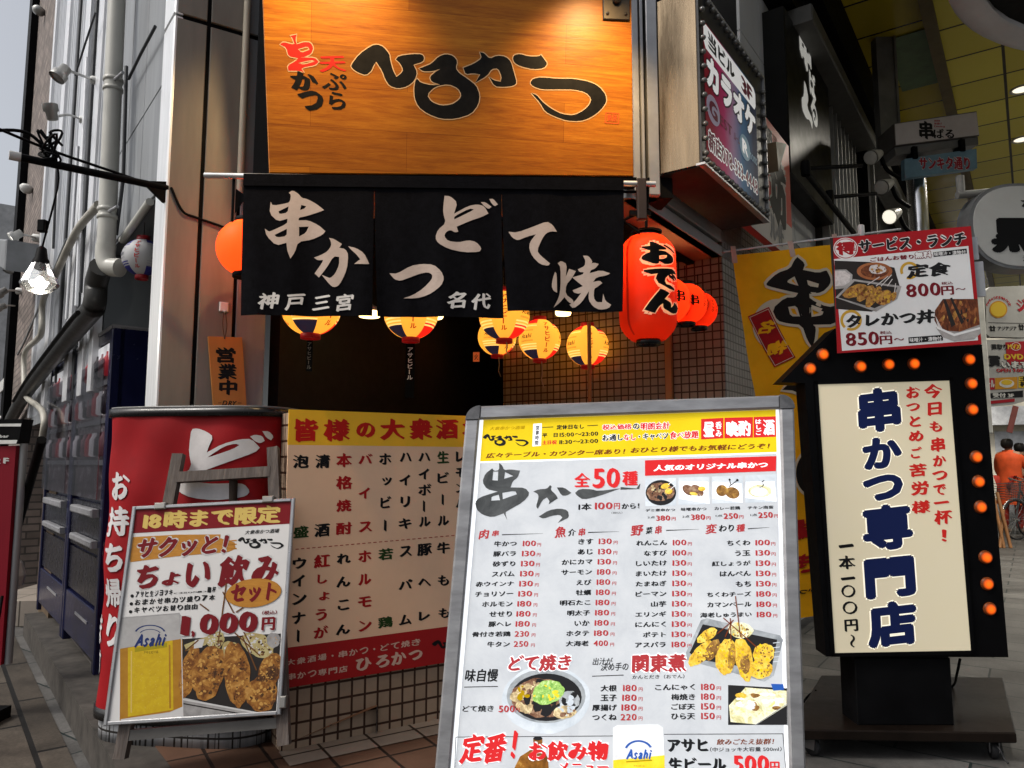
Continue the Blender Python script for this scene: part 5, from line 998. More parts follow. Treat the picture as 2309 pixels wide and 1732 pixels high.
for s, x0, x1, y0, y1, m, rg in (('泡', 165, 320, 520, 650, K, 'M2'), ('盛', 168, 318, 1180, 1305, G, 'M2'), ('清', 375, 520, 515, 650, K, 'M2'), ('酒', 365, 515, 1160, 1295, K, 'M2'), ('本', 570, 722, 505, 640, D4, 'M2'), ('格', 568, 728, 715, 850, D4, 'M2'), ('焼', 572, 718, 935, 1060, D4, 'M2'), ('酎', 568, 722, 1145, 1275, D4, 'M2'),
    ('バ', 778, 915, 510, 610, D4, 'M2'), ('イ', 780, 890, 825, 935, D4, 'M2'), ('ス', 782, 910, 1140, 1250, D4, 'M2'), ('ホ', 972, 1090, 505, 615, K, 'M2'), ('ッ', 1000, 1095, 730, 810, K, 'M2'), ('ビ', 985, 1090, 905, 1025, K, 'M2'), ('丨', 1018, 1045, 1125, 1240, K, 'M2'),
    ('ハ', 1165, 1280, 500, 590, K, 'M2'), ('イ', 1160, 1268, 705, 812, K, 'M2'), ('リ', 1172, 1265, 905, 1015, K, 'M2'), ('キ', 1155, 1280, 1110, 1220, K, 'M2'), ('ハ', 1340, 1455, 500, 585, K, 'M2'), ('イ', 1340, 1445, 648, 755, K, 'M2'), ('ボ', 1338, 1465, 790, 905, K, 'M2'), ('丨', 1382, 1405, 945, 1060, K, 'M2'), ('ル', 1345, 1458, 1095, 1200, K, 'M2'),
    ('生', 1515, 1630, 485, 605, G, 'M2'), ('ビ', 1518, 1630, 680, 790, K, 'M2'), ('丨', 1558, 1580, 885, 995, K, 'M2'), ('ル', 1520, 1630, 1085, 1190, K, 'M2'), ('レ', 1690, 1790, 490, 590, K, 'M2'), ('モ', 1688, 1790, 640, 740, K, 'M2'), ('ン', 1690, 1790, 790, 880, K, 'M2'), ('ハ', 1690, 1790, 930, 1020, K, 'M2'),
    ('ウ', 135, 245, 20, 118, K, 'M3'), ('イ', 130, 235, 155, 258, K, 'M3'), ('ン', 132, 248, 295, 398, K, 'M3'), ('ナ', 130, 240, 440, 548, K, 'M3'), ('丨', 168, 192, 580, 688, K, 'M3'), ('紅', 300, 430, -5, 112, D4, 'M3'), ('し', 328, 408, 150, 232, D4, 'M3'), ('ょ', 340, 425, 285, 362, D4, 'M3'), ('う', 312, 405, 418, 522, D4, 'M3'), ('が', 298, 415, 548, 660, D4, 'M3'),
    ('れ', 478, 590, -12, 80, K, 'M3'), ('ん', 475, 588, 165, 262, K, 'M3'), ('こ', 485, 580, 345, 440, K, 'M3'), ('ん', 472, 585, 535, 632, K, 'M3'), ('ホ', 645, 750, -35, 65, D4, 'M3'), ('ル', 645, 750, 145, 245, D4, 'M3'), ('モ', 642, 752, 320, 418, D4, 'M3'), ('ン', 648, 752, 505, 605, D4, 'M3'), ('若', 800, 918, -52, 50, G, 'M3'), ('鶏', 798, 915, 475, 580, G, 'M3'),
    ('ス', 965, 1065, -70, 25, K, 'M3'), ('パ', 958, 1068, 190, 280, K, 'M3'), ('ム', 960, 1062, 460, 555, K, 'M3'), ('豚', 1102, 1220, -90, 18, K, 'M3'), ('ヘ', 1110, 1212, 180, 258, K, 'M3'), ('レ', 1115, 1205, 435, 520, K, 'M3'), ('牛', 1255, 1360, -100, 0, K, 'M3'), ('も', 1262, 1352, 155, 250, K, 'M3'), ('も', 1268, 1358, 410, 502, K, 'M3')):
    T(s, x0, y1, x1, y0, m, .05 if s != '丨' else .1, 1, tilt=.06, reg=rg, n=5)
p.reg = 'M2'
for k in range(30): x = 192 + k * 52; y = 1405 - k * 4.55; p.line([(x, y), (x + 30, y - 2.6)], 7, D4, 1)
for s, a in (('大衆酒場・串かつ・どて焼き', (88, 875, 1140, 645)), ('串かつ専門店', (92, 985, 575, 855))):
    n_ = len(s); 
    for i, ch in enumerate(s):
        x = a[0] + (a[2] - a[0]) * i / n_; w_ = (a[2] - a[0]) / n_ * .86; yb_ = a[1] - (a[1] - a[3] - 62) * (i + .5) / n_; T(ch, x, yb_, x + w_, yb_ - (62 if ch != '・' else 62), 7, .03, 1, tilt=.08, reg='M3', n=3) if ch != '・' else p.ell(x + w_ / 2, yb_ - 30, 8, 8, 7, 1, reg='M3')
for ch, a in zip('ひろかつ', ((625, 912, 750, 790), (780, 888, 890, 770), (900, 868, 1020, 745), (1035, 830, 1145, 735))): T(ch, *a, 7, .055, 1, tilt=.08, reg='M3')
logo('M3', 1215, 665, 1700, 780, 3, 2, p)
b.build('banner_sheet', [pk, yv, rv, black_i, gnk, rb, dr_, pkt], dbn)

# ============================================================ wooden easel with framed poster
FS = pose((-1.1768, 2.8996, .7499), (.99834, .02391, .05239), (-.02546, .20882, .97762)); FS = Fr(FS.o, FS.x, FS.y, np.cross(FS.x, FS.y))
esl = thing('easel_sign', 'weathered wooden easel holding a framed poster with a beer glass and fried skewers', 'sign', (FS.o[0], FS.o[1] - .1, PZ))
gw = wood('grey_timber', (.05, .042, .04), (.10, .085, .078), (.17, .145, .13), sc=4, axis=1, gloss=.75); q = lambda r, x, y: FS.loc(*zp(r, x, y))
def batt(mb, a, c, wd, w0, w1):
    a, c = A_(a), A_(c); e = nrm(c - a); nn = A_([-e[1], e[0]]) * wd / 2; mb.prism(FS, [tuple(a - nn), tuple(c - nn), tuple(c + nn), tuple(a + nn)], w0, w1)
def footpt(r, x, y, w): 
    return FS.sh(w).loc(*zp(r, x, y))
for top, ft in ((('E8', 690, 500), ('E1', 118, 1592)), (('E8', 1580, 438), ('E1', 1488, 1478))):
    b = MB(); a, c = q(*top), q(*ft); batt(b, c, a, .043, -.05, -.014); b.build('leg', gw, esl)
b = MB(); batt(b, q('E8', 680, 722), q('E8', 1560, 668), .042, -.046, -.012); b.build('cross_bar', gw, esl)
b = MB(); batt(b, q('E1', 195, 1395), q('E1', 1445, 1290), .036, -.047, -.016); b.build('bottom_rail', M('rail_metal', (.10, .095, .09), .5, .3, var=.25), esl)
b = MB(); t0 = FS.P(*q('E8', 1180, 700), -.06); b.tube([t0 + A_([0, 0, .02]), A_([t0[0] + .02, 3.10, PZ])], .017, 6); b.build('rear_leg', darkwood, esl)
wh = .32; hh = .398; b = MB(); fr_m = M('poster_frame', (.38, .38, .39), .3, .8, var=.12, sc=20)
for a in ((-wh, -hh, -wh + .014, hh), (wh - .014, -hh, wh, hh), (-wh + .014, -hh, wh - .014, -hh + .014), (-wh + .014, hh - .014, wh - .014, hh)): b.box(FS, a[0], a[1], -.012, a[2], a[3], .008, bev=.003)
b.build('poster_frame', fr_m, esl)
clipm = M('clip_metal', (.3, .29, .27), .4, .7)
for x, y in ((552, 1000), (1557, 938)):
    u, v = q('E8', x, y); b = MB(); b.box(FS, u - .022, v - .014, -.03, u + .022, v + .012, .014, bev=.004); b.build('clip', clipm, esl)
for rg, x, y in (('E1', 1500, 1110),):
    u, v = q(rg, x, y); b = MB(); b.box(FS, u - .012, v - .022, -.02, u + .012, v + .02, .012, bev=.004); b.build('side_clip', clipm, esl)
g_fr = food('easel_fried', [(.28, (.035, .012, .005)), (.42, (.17, .06, .012)), (.58, (.34, .155, .03)), (.72, (.48, .27, .08))], 32, 0, .9); g_ch = food('easel_charred', [(.3, (.012, .006, .004)), (.5, (.07, .028, .01)), (.7, (.24, .1, .025))], 50, 0, .8)
g_beer = food('easel_beer', [(.3, (.44, .28, .008)), (.7, (.54, .38, .012))], 40); g_amb = food('easel_amber', [(.3, (.3, .13, .01)), (.7, (.38, .19, .02))], 20); g_foam = food('easel_foam', [(.3, (.30, .295, .29)), (.7, (.40, .39, .385))], 12); g_glass = food('easel_glass', [(.3, (.27, .265, .265)), (.7, (.36, .35, .35))], 10)
g_or = food('easel_orange', [(.35, (.36, .15, .02)), (.65, (.44, .2, .03))], 25, 0, 1, (1, 1, 5)); g_leaf = food('easel_leaf', [(.3, (.3, .22, .08)), (.7, (.45, .4, .2))], 25)
g_paper = M('poster_paper', (.60, .59, .58), .45, var=.07, sc=3)
b = MB(); b.poly([FS.P(u, v, 0) for u, v in ((-wh + .01, -hh + .01), (wh - .01, -hh + .01), (wh - .01, hh - .01), (-wh + .01, hh - .01))])
EMt = [g_paper, ink('poster_red2', (.165, .006, .01)), ink('poster_straw', (.55, .40, .11)), ink('poster_oxblood', (.145, .006, .01)), black_i, g_or, g_fr, g_ch, g_beer, g_amb, g_foam, g_glass, q_st, q_dk, ink('navy_print', (.015, .03, .12)), ink('paper_white', (.5, .49, .485)), g_leaf, ink('olive_print', (.3, .24, .01)), ink('skewer', (.12, .05, .015)), ink('crust_light', (.46, .25, .065))]
p = Pr(b, FS, 'E8', lay=.0003); T = p.text
p.poly([(315, 1035), (1778, 945), (1755, 1165), (292, 1255)], 1, 0); T('18時まで限定', 375, 1230, 1680, 985, 2, .06, 1, tilt=.0, n=6)
p.reg = 'E8'; p.poly([(290, 1290), (700, 1268), (1110, 1265), (1105, 1300), (1240, 1340), (1250, 1400), (1180, 1430), (700, 1470), (265, 1525), (262, 1490), (275, 1400)], 5, 0)
for y in (1330, 1365, 1405): p.line([(1130, y), (1260, y - 8)], 12, 5, 0)
T('サクッと！', 315, 1500, 1195, 1255, 3, .05, 2, slant=.15, tilt=.1, out=(15, .08), n=5)
p.reg = 'E8'; T('大衆串かつ酒場', 1335, 1268, 1660, 1210, 4, .02, 1, slant=.2, n=2); logo('E8', 1268, 1290, 1700, 1400, 4, 1, p)
for ch, rg, a in (('ち', 'E1', (270, 185, 480, -30)), ('ょ', 'E1', (490, 155, 655, 30)), ('い', 'E8', (770, 1770, 1030, 1510)), ('飲', 'E8', (1075, 1770, 1390, 1450)), ('み', 'E8', (1390, 1740, 1665, 1455))): T(ch, *a, 3, .06, 2, tilt=.1, slant=.1, reg=rg, out=(15, .07), n=6)
p.reg = 'E1'; 
for y0, s, x1, y1 in ((240, 'アサヒ生ジョッキ（350ml）1杯', 950, 205), (305, 'おまかせ串カツ盛り7本', 945, 270), (370, 'キャベツお替り自由', 800, 345)):
    x0 = 250 - (y0 - 240) * .1; p.ell(x0, y0 - 5, 14, 14, 4, 1); n_ = len(s); lo = x0 + 25
    for i, ch in enumerate(s):
        x = lo + (x1 - lo) * i / n_; wd = (x1 - lo) / n_ * .92; yy = y0 + 8 - (y0 + 8 - y1) * i / n_; sm = ch in '（350ml）' and y0 == 240; T(ch, x, yy - (8 if sm else 0), x + wd, yy - (22 if sm else 52), 4, .0 if sm else .05, 1, n=3)
p.reg = 'E1'; p.poly([(165, 410), (640, 372), (655, 400), (668, 1180), (672, 1240), (150, 1280)], 11, 0); p.poly([(150, 672), (640, 590), (668, 600), (668, 1150), (560, 1195), (150, 1255)], 9, 1); p.poly([(215, 664), (585, 600), (592, 1175), (215, 1235)], 8, 1.5); p.poly([(165, 425), (640, 385), (655, 590), (150, 670)], 10, 1.2)
p.line([(158, 700), (152, 1270)], 8, 9, 2); p.line([(245, 690), (243, 1200)], 10, 2, 2.2); p.line([(560, 640), (565, 1165)], 14, 9, 2.2); p.poly([(150, 1255), (560, 1197), (668, 1150), (672, 1240), (150, 1285)], 15, 1.8); p.line([(655, 400), (672, 1235)], 7, 15, 2.4); p.line([(165, 412), (640, 374)], 6, 15, 2.4); [p.ell(230 + random.random() * 340, 720 + random.random() * 440, 2.5, 3, 2, 2.6, 6) for _ in range(60)]
p.ring(400, 545, 130, 72, .12, 14, 2, -2.9, -.25); p.ring(400, 560, 95, 52, .1, 14, 2, -2.7, -.45); T('Asahi', 265, 665, 540, 535, 14, .05, 3, slant=.35, tilt=.12); p.poly([(272, 665), (540, 622), (540, 658), (272, 700)], 17, 2); T('アサヒビール', 345, 715, 470, 685, 4, 0, 3)
# plate of skewers
p.reg = 'E1'; p.poly([(665, 590), (1480, 545), (1440, 1200), (1250, 1200), (672, 1075)], 13, 0); p.poly([(672, 1080), (1300, 1200), (1290, 1222), (672, 1242)], 12, 1); p.line([(672, 1090), (1300, 1205)], 14, 15, 2); p.line([(672, 1125), (1180, 1215)], 10, 13, 2); p.poly([(680, 640), (780, 600), (900, 560), (860, 640), (700, 690)], 16, 1)
for x, y, a, c, m, r in ((940, 600, 70, 80, 16, .3), (1290, 640, 140, 95, 16, .4), (1420, 600, 60, 60, 12, 0), (720, 860, 70, 215, 6, .25), (880, 870, 130, 235, 6, .28), (955, 850, 38, 170, 7, .2), (1080, 800, 95, 200, 16, -.1), (1115, 880, 105, 280, 6, -.08), (1165, 930, 40, 130, 7, -.1), (1400, 840, 95, 135, 6, .5), (1410, 870, 55, 60, 7, .4), (1325, 1040, 128, 155, 6, .05), (1320, 915, 34, 30, 7, .1)): p.crumbs(x, y, a, c, r, m, 19 if m != 16 else 15, 7, 2 + (x % 9) * .25, 60 if a > 60 else 10, .09)
for a, c in (((1030, 130), (960, 640)), ((1000, 200), (1230, 640)), ((1100, 540), (1310, 730)), ((1160, 560), (1280, 850)), ((810, 300), (885, 355)), ((1170, 330), (1110, 370)), ((800, 600), (690, 690))): p.line([a, c], 11, 18, 4)
p.poly([(770, 600), (850, 590), (830, 660), (760, 670)], 15, 3)
T('1', 645, 570, 740, 395, 3, .06, 6, n=8, out=(15, .05)); T(',', 735, 582, 775, 520, 3, .05, 6, out=(15, .05)); T('000', 800, 565, 1300, 355, 3, .06, 6, n=8, out=(15, .05)); T('円', 1318, 525, 1440, 405, 3, .055, 6, out=(15, .08)); T('（税込）', 1325, 392, 1450, 350, 3, .03, 6, n=2)
p.ell(1255, 210, 232, 118, 5, 6, rot=-.12); T('セット', 1060, 300, 1455, 115, 3, .06, 7, slant=.1, tilt=.06)
b.build('poster', EMt, esl)
# ============================================================ karaoke box sign on the arcade side
KD = -1.14; OK_ = A_([*(T0 + nR * (KD + 1.444))[:2], 0]); FK = Fr(OK_, dR, UP); q = lambda r, x, y: FK.loc(*zp(r, x, y))
kar = thing('karaoke_sign', 'pink to blue projecting box sign edged with round bulbs above the lanterns', 'sign', FK.P(q('K', 600, 1300)[0], q('K', 600, 1300)[1]))
ua = q('K', 393, 900)[0]; ub = q('K', 828, 1400)[0]; va = FK.loc(*zp('K', 395, 1090))[1]; vb = q('K', 745, 470)[1]; th = .205
steel = M('worn_steel', (.21, .16, .105), .26, .8, var=.25, sc=4, stretch=(6, 6, .5), bmp=.08)
b = MB(); b.box(FK, ua, va, -th, ub, vb + .02, -.012, bev=.004); b.build('casing', steel, kar)
b = MB(); b.box(FK, ua + .012, va - .006, -th - .05, ub - .01, va + .03, -.02); b.build('underside', M('rusty_dark', (.02, .015, .013), .6, var=.4), kar)
b = MB(); b.box(FK, ua + .003, va + .003, -.012, ub - .003, vb + .015, -.002); b.build('bulb_frame', M('frame_black', (.015, .015, .017), .4), kar)
b = MB(); b.box(FK, ua - .004, va - .004, -.03, ub + .004, va + .006, .012); b.box(FK, ub - .006, va, -.03, ub + .006, vb + .02, .012); b.box(FK, ua, vb + .008, -.03, ub, vb + .022, .012); b.build('edge_trim', alud, kar)
i0u, i1u = q('K', 425, 1030)[0], q('K', 775, 1330)[0]; i0v = (q('K', 425, 1030)[1] + q('K', 770, 1375)[1]) / 2; i1v = q('K', 705, 560)[1] + .02
def grad(name, e):
    m, t, b_, N, L = nodes_of(name); c = N('ShaderNodeTexCoord'); sx = N('ShaderNodeSeparateXYZ'); L(c.outputs['UV'], sx.inputs[0]); mr = N('ShaderNodeMapRange'); mr.inputs[1].default_value = GU[0]; mr.inputs[2].default_value = GU[1]; L(sx.outputs[0], mr.inputs[0])
    n_ = noise(t, coord(t), 3, 2); ad = N('ShaderNodeMath'); ad.operation = 'MULTIPLY_ADD'; ad.inputs[1].default_value = .25; L(n_, ad.inputs[0]); s_ = N('ShaderNodeMath'); s_.operation = 'SUBTRACT'; s_.inputs[1].default_value = .125; L(mr.outputs[0], s_.inputs[0]); L(s_.outputs[0], ad.inputs[2])
    col = ramp(t, ad.outputs[0], [(.05, (.16, .004, .012)), (.3, (.30, .015, .08)), (.48, (.24, .14, .22)), (.66, (.03, .10, .19)), (.92, (.004, .01, .035))]); L(col, b_.inputs['Base Color']); L(col, b_.inputs['Emission Color']); b_.inputs['Emission Strength'].default_value = e; b_.inputs['Roughness'].default_value = .6; return m
pu = lambda u: float(np.dot(FK.P(u, 0), A_([dR[0], dR[1], 0])))
GU = (pu(i0u), pu(i1u))
b = MB(); b.poly([FK.P(u, v, 0) for u, v in ((i0u, i0v), (i1u, i0v), (i1u, i1v), (i0u, i1v))]); p = Pr(b, FK, 'K', lay=.0006, base=.001)
kw = ink('sign_white', (.75, .74, .72), .45); kk = ink('sign_black', (.01, .01, .012)); kp = ink('sign_crimson', (.2, .01, .04)); kl = ink('sign_lilac', (.42, .36, .46), .1); kb = ink('sign_blue', (.2, .36, .46), .1)
U2 = lambda fu, fv: (i0u + (i1u - i0u) * fu, i0v + (i1v - i0v) * fv)
def tt(s, a, c, m, L=2, **k): (u0, v0), (u1, v1) = U2(*a), U2(*c); p.textuv(s, u0, v0, u1, v1, m, L=L, **k)
# oval at the top with the floor, big katakana, round letters, telephone number
def oval(fu, fv, ru, rv, m, L): b.poly([FK.P(*U2(fu + ru * math.cos(k * .2244), fv + rv * math.sin(k * .2244)), p.base + L * p.lay) for k in range(28)], m)
b.poly([FK.P(*U2(*x), p.base + p.lay) for x in ((.0, .84), (.03, .80), (.96, .80), (.99, .84), (.99, .95), (.95, .985), (.04, .985), (0, .95))], 1)
tt('当ビル', (.07, .825), (.55, .965), kk and 2, bold=.05); tt('3F', (.68, .825), (.92, .96), 3, bold=.06)
tt('カラオケ', (.03, .535), (.97, .775), 1, bold=.07, n=6, nib=False, out=(2, .12))
oval(.13, .39, .115, .105, 4, 1); tt('G', (.06, .325), (.2, .455), 3, bold=.06); oval(.72, .37, .11, .1, 5, 1); tt('R', (.66, .31), (.78, .43), 1, bold=.06); tt('EST', (.24, .34), (.46, .42), 3, bold=.03); tt('ルーム', (.5, .34), (.61, .4), 3, bold=.02); tt('ooms', (.82, .32), (.97, .38), 5, bold=.02)
tt('新店078-333-4448', (.03, .06), (.97, .215), 3, bold=.05, out=(1, .1))
b.build('print', [grad('sign_print', .22), kw, kk, kp, kl, kb], kar, floor_ax=dR)
bg_ = M('bulb_glass', (.10, .098, .09), .12, var=.1, spec=.7); dome2 = None
pos = [(ua + (ub - ua) * (k + .5) / 15, va + .028) for k in range(15)] + [(ub - .028, va + (vb - va) * (k + .8) / 12) for k in range(11)] + [(ua + .022, va + (vb - va) * (k + .8) / 12) for k in range(11)] + [(ua + (ub - ua) * (k + .5) / 15, vb - .012) for k in range(14)]
for u, v in pos:
    P = FK.P(u, v, -.002)
    if dome2 is None: d_ = MB(); d_.lathe((0, 0, 0), FK.n, [(.009, 0), (.013, .01), (.012, .018), (.006, .024), (.0005, .026)], 14); dome2 = d_.build('bulb', bg_); o = dome2
    else: o = dome2.copy(); COL.objects.link(o)
    o.parent = kar; o.location = (P - A_(kar.location)).tolist()
# red tavern sign beside it
FG = Fr(A_([*(T0 + nR * .19)[:2], 0]), dR, UP); q = lambda r, x, y: FG.loc(*zp(r, x, y))
tv = thing('tavern_sign', 'red and white flat sign with brush characters partly behind the karaoke box sign', 'sign', FG.P(*q('K', 900, 1300)))
u1 = q('K', 985, 1300)[0]; u0 = q('K', 775, 1000)[0]; v1 = q('K', 970, 975)[1]; v0 = q('K', 1003, 1635)[1]; vw = q('K', 1000, 1560)[1] + .05
def vgrad(name, st):
    m, t, b_, N, L = nodes_of(name); c = N('ShaderNodeTexCoord'); sx = N('ShaderNodeSeparateXYZ'); L(c.outputs['UV'], sx.inputs[0]); mr = N('ShaderNodeMapRange'); mr.inputs[1].default_value = v0; mr.inputs[2].default_value = v1; L(sx.outputs[1], mr.inputs[0]); L(ramp(t, mr.outputs[0], st), b_.inputs['Base Color']); b_.inputs['Roughness'].default_value = .4; return m
b = MB(); b.box(FG, u0 - .3, v0 - .12, -.05, u1, v1, 0); p = Pr(b, FG, 'K', lay=.0006, base=.001); T = p.text
gr_ = vgrad('red_fade', [(.0, (.5, .03, .02)), (.4, (.55, .04, .025)), (.66, (.6, .16, .11)), (.95, (.55, .05, .03))])
b.poly([FG.P(u, v, .0008) for u, v in ((u0 - .3, v0 - .12), (u1, v0 - .12), (u1, vw - .02), (u0 - .3, vw - .02))], 1)
p.reg = 'K'; p.poly([(790, 830), (860, 880), (860, 985), (790, 965)], 1, 1); T('居', 795, 955, 828, 830, 2, .05, 2); T('酒', 830, 985, 860, 880, 2, .05, 2); T('屋', 868, 1010, 895, 930, 3, .03, 2); T('坊', 850, 1480, 945, 1080, 2, .08, 3, out=(1, .12), tilt=.1, n=6); T('ル4F', 848, 1590, 935, 1500, 4, .05, 3); T('YAMA', 872, 1060, 902, 1000, 3, .02, 2)
b.build('sign_face', [gr_, ink('tavern_white', (.5, .47, .43)), black_i, ink('tavern_brown', (.3, .06, .03)), ink('tavern_grey', (.2, .2, .2))], tv)
b = MB(); lm = FG.loc(*zp('K', 820, 1060)); b.prism(FG, [q('K', 788, 970), q('K', 862, 985), q('K', 806, 1165)], .01, .09); tag(b.build('floodlight', M('khaki_metal', (.14, .12, .07), .5), loc=FG.P(*lm)), 'small khaki floodlight between the karaoke box and the red tavern sign', 'lamp')
# black shop front with slatted windows and white brush sign
F2 = Fr(A_([*(T0 + nR * .16)[:2], 0]), dR, UP); q = lambda r, x, y: F2.loc(*zp(r, x, y))
bf = thing('black_shopfront', 'tall black shopfront with pale vertical lettering and slatted windows next to the tavern', 'building', F2.P(q('R4', 100, 1000)[0], 0))
u0 = q('R4', 95, 900)[0]; u1 = q('R4', 400, 900)[0]; u2 = q('R4', 660, 1400)[0]; vb = q('R4', 110, 1290)[1]; v2 = vb - .0
fac = M('black_facade', (.008, .008, .0075), .35, var=.4, sc=3, spec=.1); b = MB(); b.box(F2, u0, vb, -.3, u1, 4.6, 0, bev=.01); b.build('facade', fac, bf)
vm = q('R4', 240, 950)[1]
b = MB(); us = [u1 + (u2 - u1) * k / 9 for k in range(10)]
b.box(F2, u1, 1.0, -.2, u2, 5.6, -.10); b.build('window', M('dim_window', (.055, .053, .048), .2, var=.25, sc=2, stretch=(1, 1, .2)), bf)
b = MB()
for k in range(9): b.box(F2, us[k], 1.0, -.1, us[k] + .018, 5.6, -.04)
b.build('mullion', M('pale_metal', (.36, .36, .35), .4, .5), bf)
b = MB(); b.box(F2, u2, 0, -.3, u2 + .14, 5.6, .04); b.box(F2, u2 + .26, 0, -.3, u2 + .29, 5.6, .02); b.box(F2, u2 + .3, 0, -.3, u2 + 1.2, 5.6, -.05); b.build('frame', blackm, bf)
b = MB(); b.box(F2, u2 + .285, 0, -.1, u2 + .305, 5.0, .06); b.build('edge_strip', M('pale_strip', (.3, .3, .29), .4), bf)
# lettering with a fork picture
p_ = MB(); p = Pr(p_, F2, 'R4', lay=.001, base=.002); T = p.text; wl = ink('letter_white', (.8, .79, .74), .3)
T('串', 178, 455, 245, 140, 0, .06, 1, tilt=.1, n=6); p.line([(225, 440), (232, 530)], 10, 0, 1); p.line([(250, 540), (255, 600)], 9, 0, 1); T('ば', 250, 695, 288, 580, 0, .04, 1); T('る', 262, 905, 300, 725, 0, .04, 1)
p.brush([(208, 605), (222, 640), (240, 740), (228, 800), (272, 900), (268, 968), (250, 900), (222, 890), (192, 820), (188, 730), (205, 720)], 0, 1, 'R4')
p_.build('lettering', wl, bf)
# rods and clip lamps in front of it
rods = thing('lamp_rail', 'black pipe rail with brackets running along the lower edge of the black facade', 'rail', F2.P(u0, vb))
b = MB(); b.tube([F2.P(u0, vb - .02, .10), F2.P(u2 + .3, vb - .02, .10)], .022, 8); b.build('rail', blackm, rods)
for a, c in (((110, 1285), (640, 1240)), ((300, 1495), (745, 1450))):
    b = MB(); A0 = F2.P(*q('R4', *a), .10); uu = q('R4', *a)[0]; A1 = atY(*zp('R4', *c), A0[1] + .35); b.tube([A0, A1], .016, 8); b.lathe(A0 - UP * .05, UP, [(.03, 0), (.035, .05), (.03, .1)], 10); b.build('bracket', blackm, rods)
clm = M('lamp_white', (.4, .39, .36), .35, var=.15)
for x, y, lab, lit in ((740, 1165, 'upper pale clip lamp on the dark canopy edge', 0), (820, 1385, 'middle pale clip lamp on the dark canopy edge', 0), (880, 1605, 'lowest clip lamp by the canopy with its lit face turned left', 1)):
    o = atY(*zp('R4', x, y), 6.2); t = thing('clip_lamp', lab, 'lamp', o, 'clip lamps on the canopy'); dd = nrm((-.75, -.45, -.45)); b = MB(); b.lathe(o - dd * .09, dd, [(.015, 0), (.035, .01), (.045, .05), (.062, .13), (.066, .16)], 18, capa=True); b.build('shade', clm, t); b = MB(); b.lathe(o + dd * .075, dd, [(.06, 0), (.04, .004), (.001, .006)], 18); b.build('bulb', ink('clip_lit', (1, .95, .8), .9) if lit else M('bulb_grey', (.5, .49, .45), .3), t)
    b = MB(); b.tube(cat([o - dd * .08, o + A_([.12, .05, -.1]), o + A_([.25, .1, -.16])]), .018, 8); b.build('arm', blackm, t)
# canopy edges and arcade roof
cn = thing('arcade_canopy', 'black and grey canopy beams running along the arcade above the shopfronts', 'canopy', (4, 8, 4))
def along(px, py, off):
    o = A_([*(T0 + nR * off)[:2], 0]); f = Fr(o, dR, UP); return f, f.loc(px, py)
b = MB(); b.box(F2, u0 + .25, 4.57, -.1, 30, 4.70, .14, bev=.01); b.build('beam', M('canopy_grey', (.075, .075, .07), .5), cn)
b = MB(); b.box(F2, u0, 4.72, -.4, 30, 5.6, .02); b.build('eave', fac, cn)
f2 = Fr(A_([*(T0 + nR * .30)[:2], 0]), dR, UP); b = MB(); b.box(f2, u0 + .1, 4.93, -.16, 30, 5.5, .0); b.build('gutter', blackm, cn)
CZ = 5.2; DLW = 480
def ceil_mat(name, c1, c2, r):
    m, t, b_, N, L = nodes_of(name); k = N('ShaderNodeTexBrick'); k.offset = 0; k.inputs['Scale'].default_value = 1; k.inputs['Brick Width'].default_value = 40; k.inputs['Row Height'].default_value = .62; k.inputs['Mortar Size'].default_value = .014
    k.inputs['Color1'].default_value = (*c1, 1); k.inputs['Color2'].default_value = (*c2, 1); k.inputs['Mortar'].default_value = (.02, .017, .004, 1); L(coord(t, uv=True), k.inputs[0]); L(k.outputs['Color'], b_.inputs['Base Color']); b_.inputs['Roughness'].default_value = r
    bump(t, noise(t, coord(t, (1, 1, 1)), 2.5, 3), b_, .25, .03); return m
g1 = T0 + nR * .29; g2 = T0 + nR * .88; g3 = T0 + nR * .98; g4 = T0 + nR * 8
def sheet(mb, a, c, z, s0=-3, s1=15, mat=0, th=.05):
    A0, A1 = a + dR * s0, a + dR * s1; B0, B1 = c + dR * s0, c + dR * s1; V = [(*A0[:2], z), (*B0[:2], z), (*B1[:2], z), (*A1[:2], z)]; mb.add(V + [(x, y, zz_ + th) for x, y, zz_ in V], [(3, 2, 1, 0), (4, 5, 6, 7), (0, 1, 5, 4), (1, 2, 6, 5), (2, 3, 7, 6), (3, 0, 4, 7)], mat)
roof = thing('arcade_roof', 'yellow ochre boarded arcade ceiling with glossy panels and round downlights', 'roof', (*(T0 + nR * 4 + dR * 4)[:2], CZ))
b = MB(); sheet(b, g1, g2, CZ + .15, 1.0, 17); b.build('glossy_panel', ceil_mat('ochre_gloss', (.5, .39, .025), (.38, .29, .018), .22), roof, floor_ax=nR)
b = MB(); sheet(b, g3, g4, CZ, -1, 17); b.build('boarding', ceil_mat('yellow_board', (.74, .64, .085), (.62, .53, .065), .45), roof, floor_ax=nR)
b = MB(); b.add([(*x[:2], z) for z in (CZ - .05, CZ + .3) for x in (g2 + dR * 0, g3 + dR * 0, g3 + dR * 17, g2 + dR * 17)], [(0, 3, 2, 1), (0, 1, 5, 4), (1, 2, 6, 5), (2, 3, 7, 6), (3, 0, 4, 7)]); b.build('beam', M('brown_beam', (.1, .07, .015), .5), roof)
gp = onz(*zp('R4', 1130, 440), CZ + .14); b = MB(); f = Fr((*gp[:2], CZ + .14), nR, dR, -UP); b.box(f, -.3, -.6, 0, .3, .6, .004); b.build('green_panel', M('green_glass', (.06, .13, .045), .2), roof)
dl = thing
dl0, dl1 = onz(*zp('R4', 1840, 665), CZ - .004), onz(*zp('R4', 1840, 1040), CZ - .004)
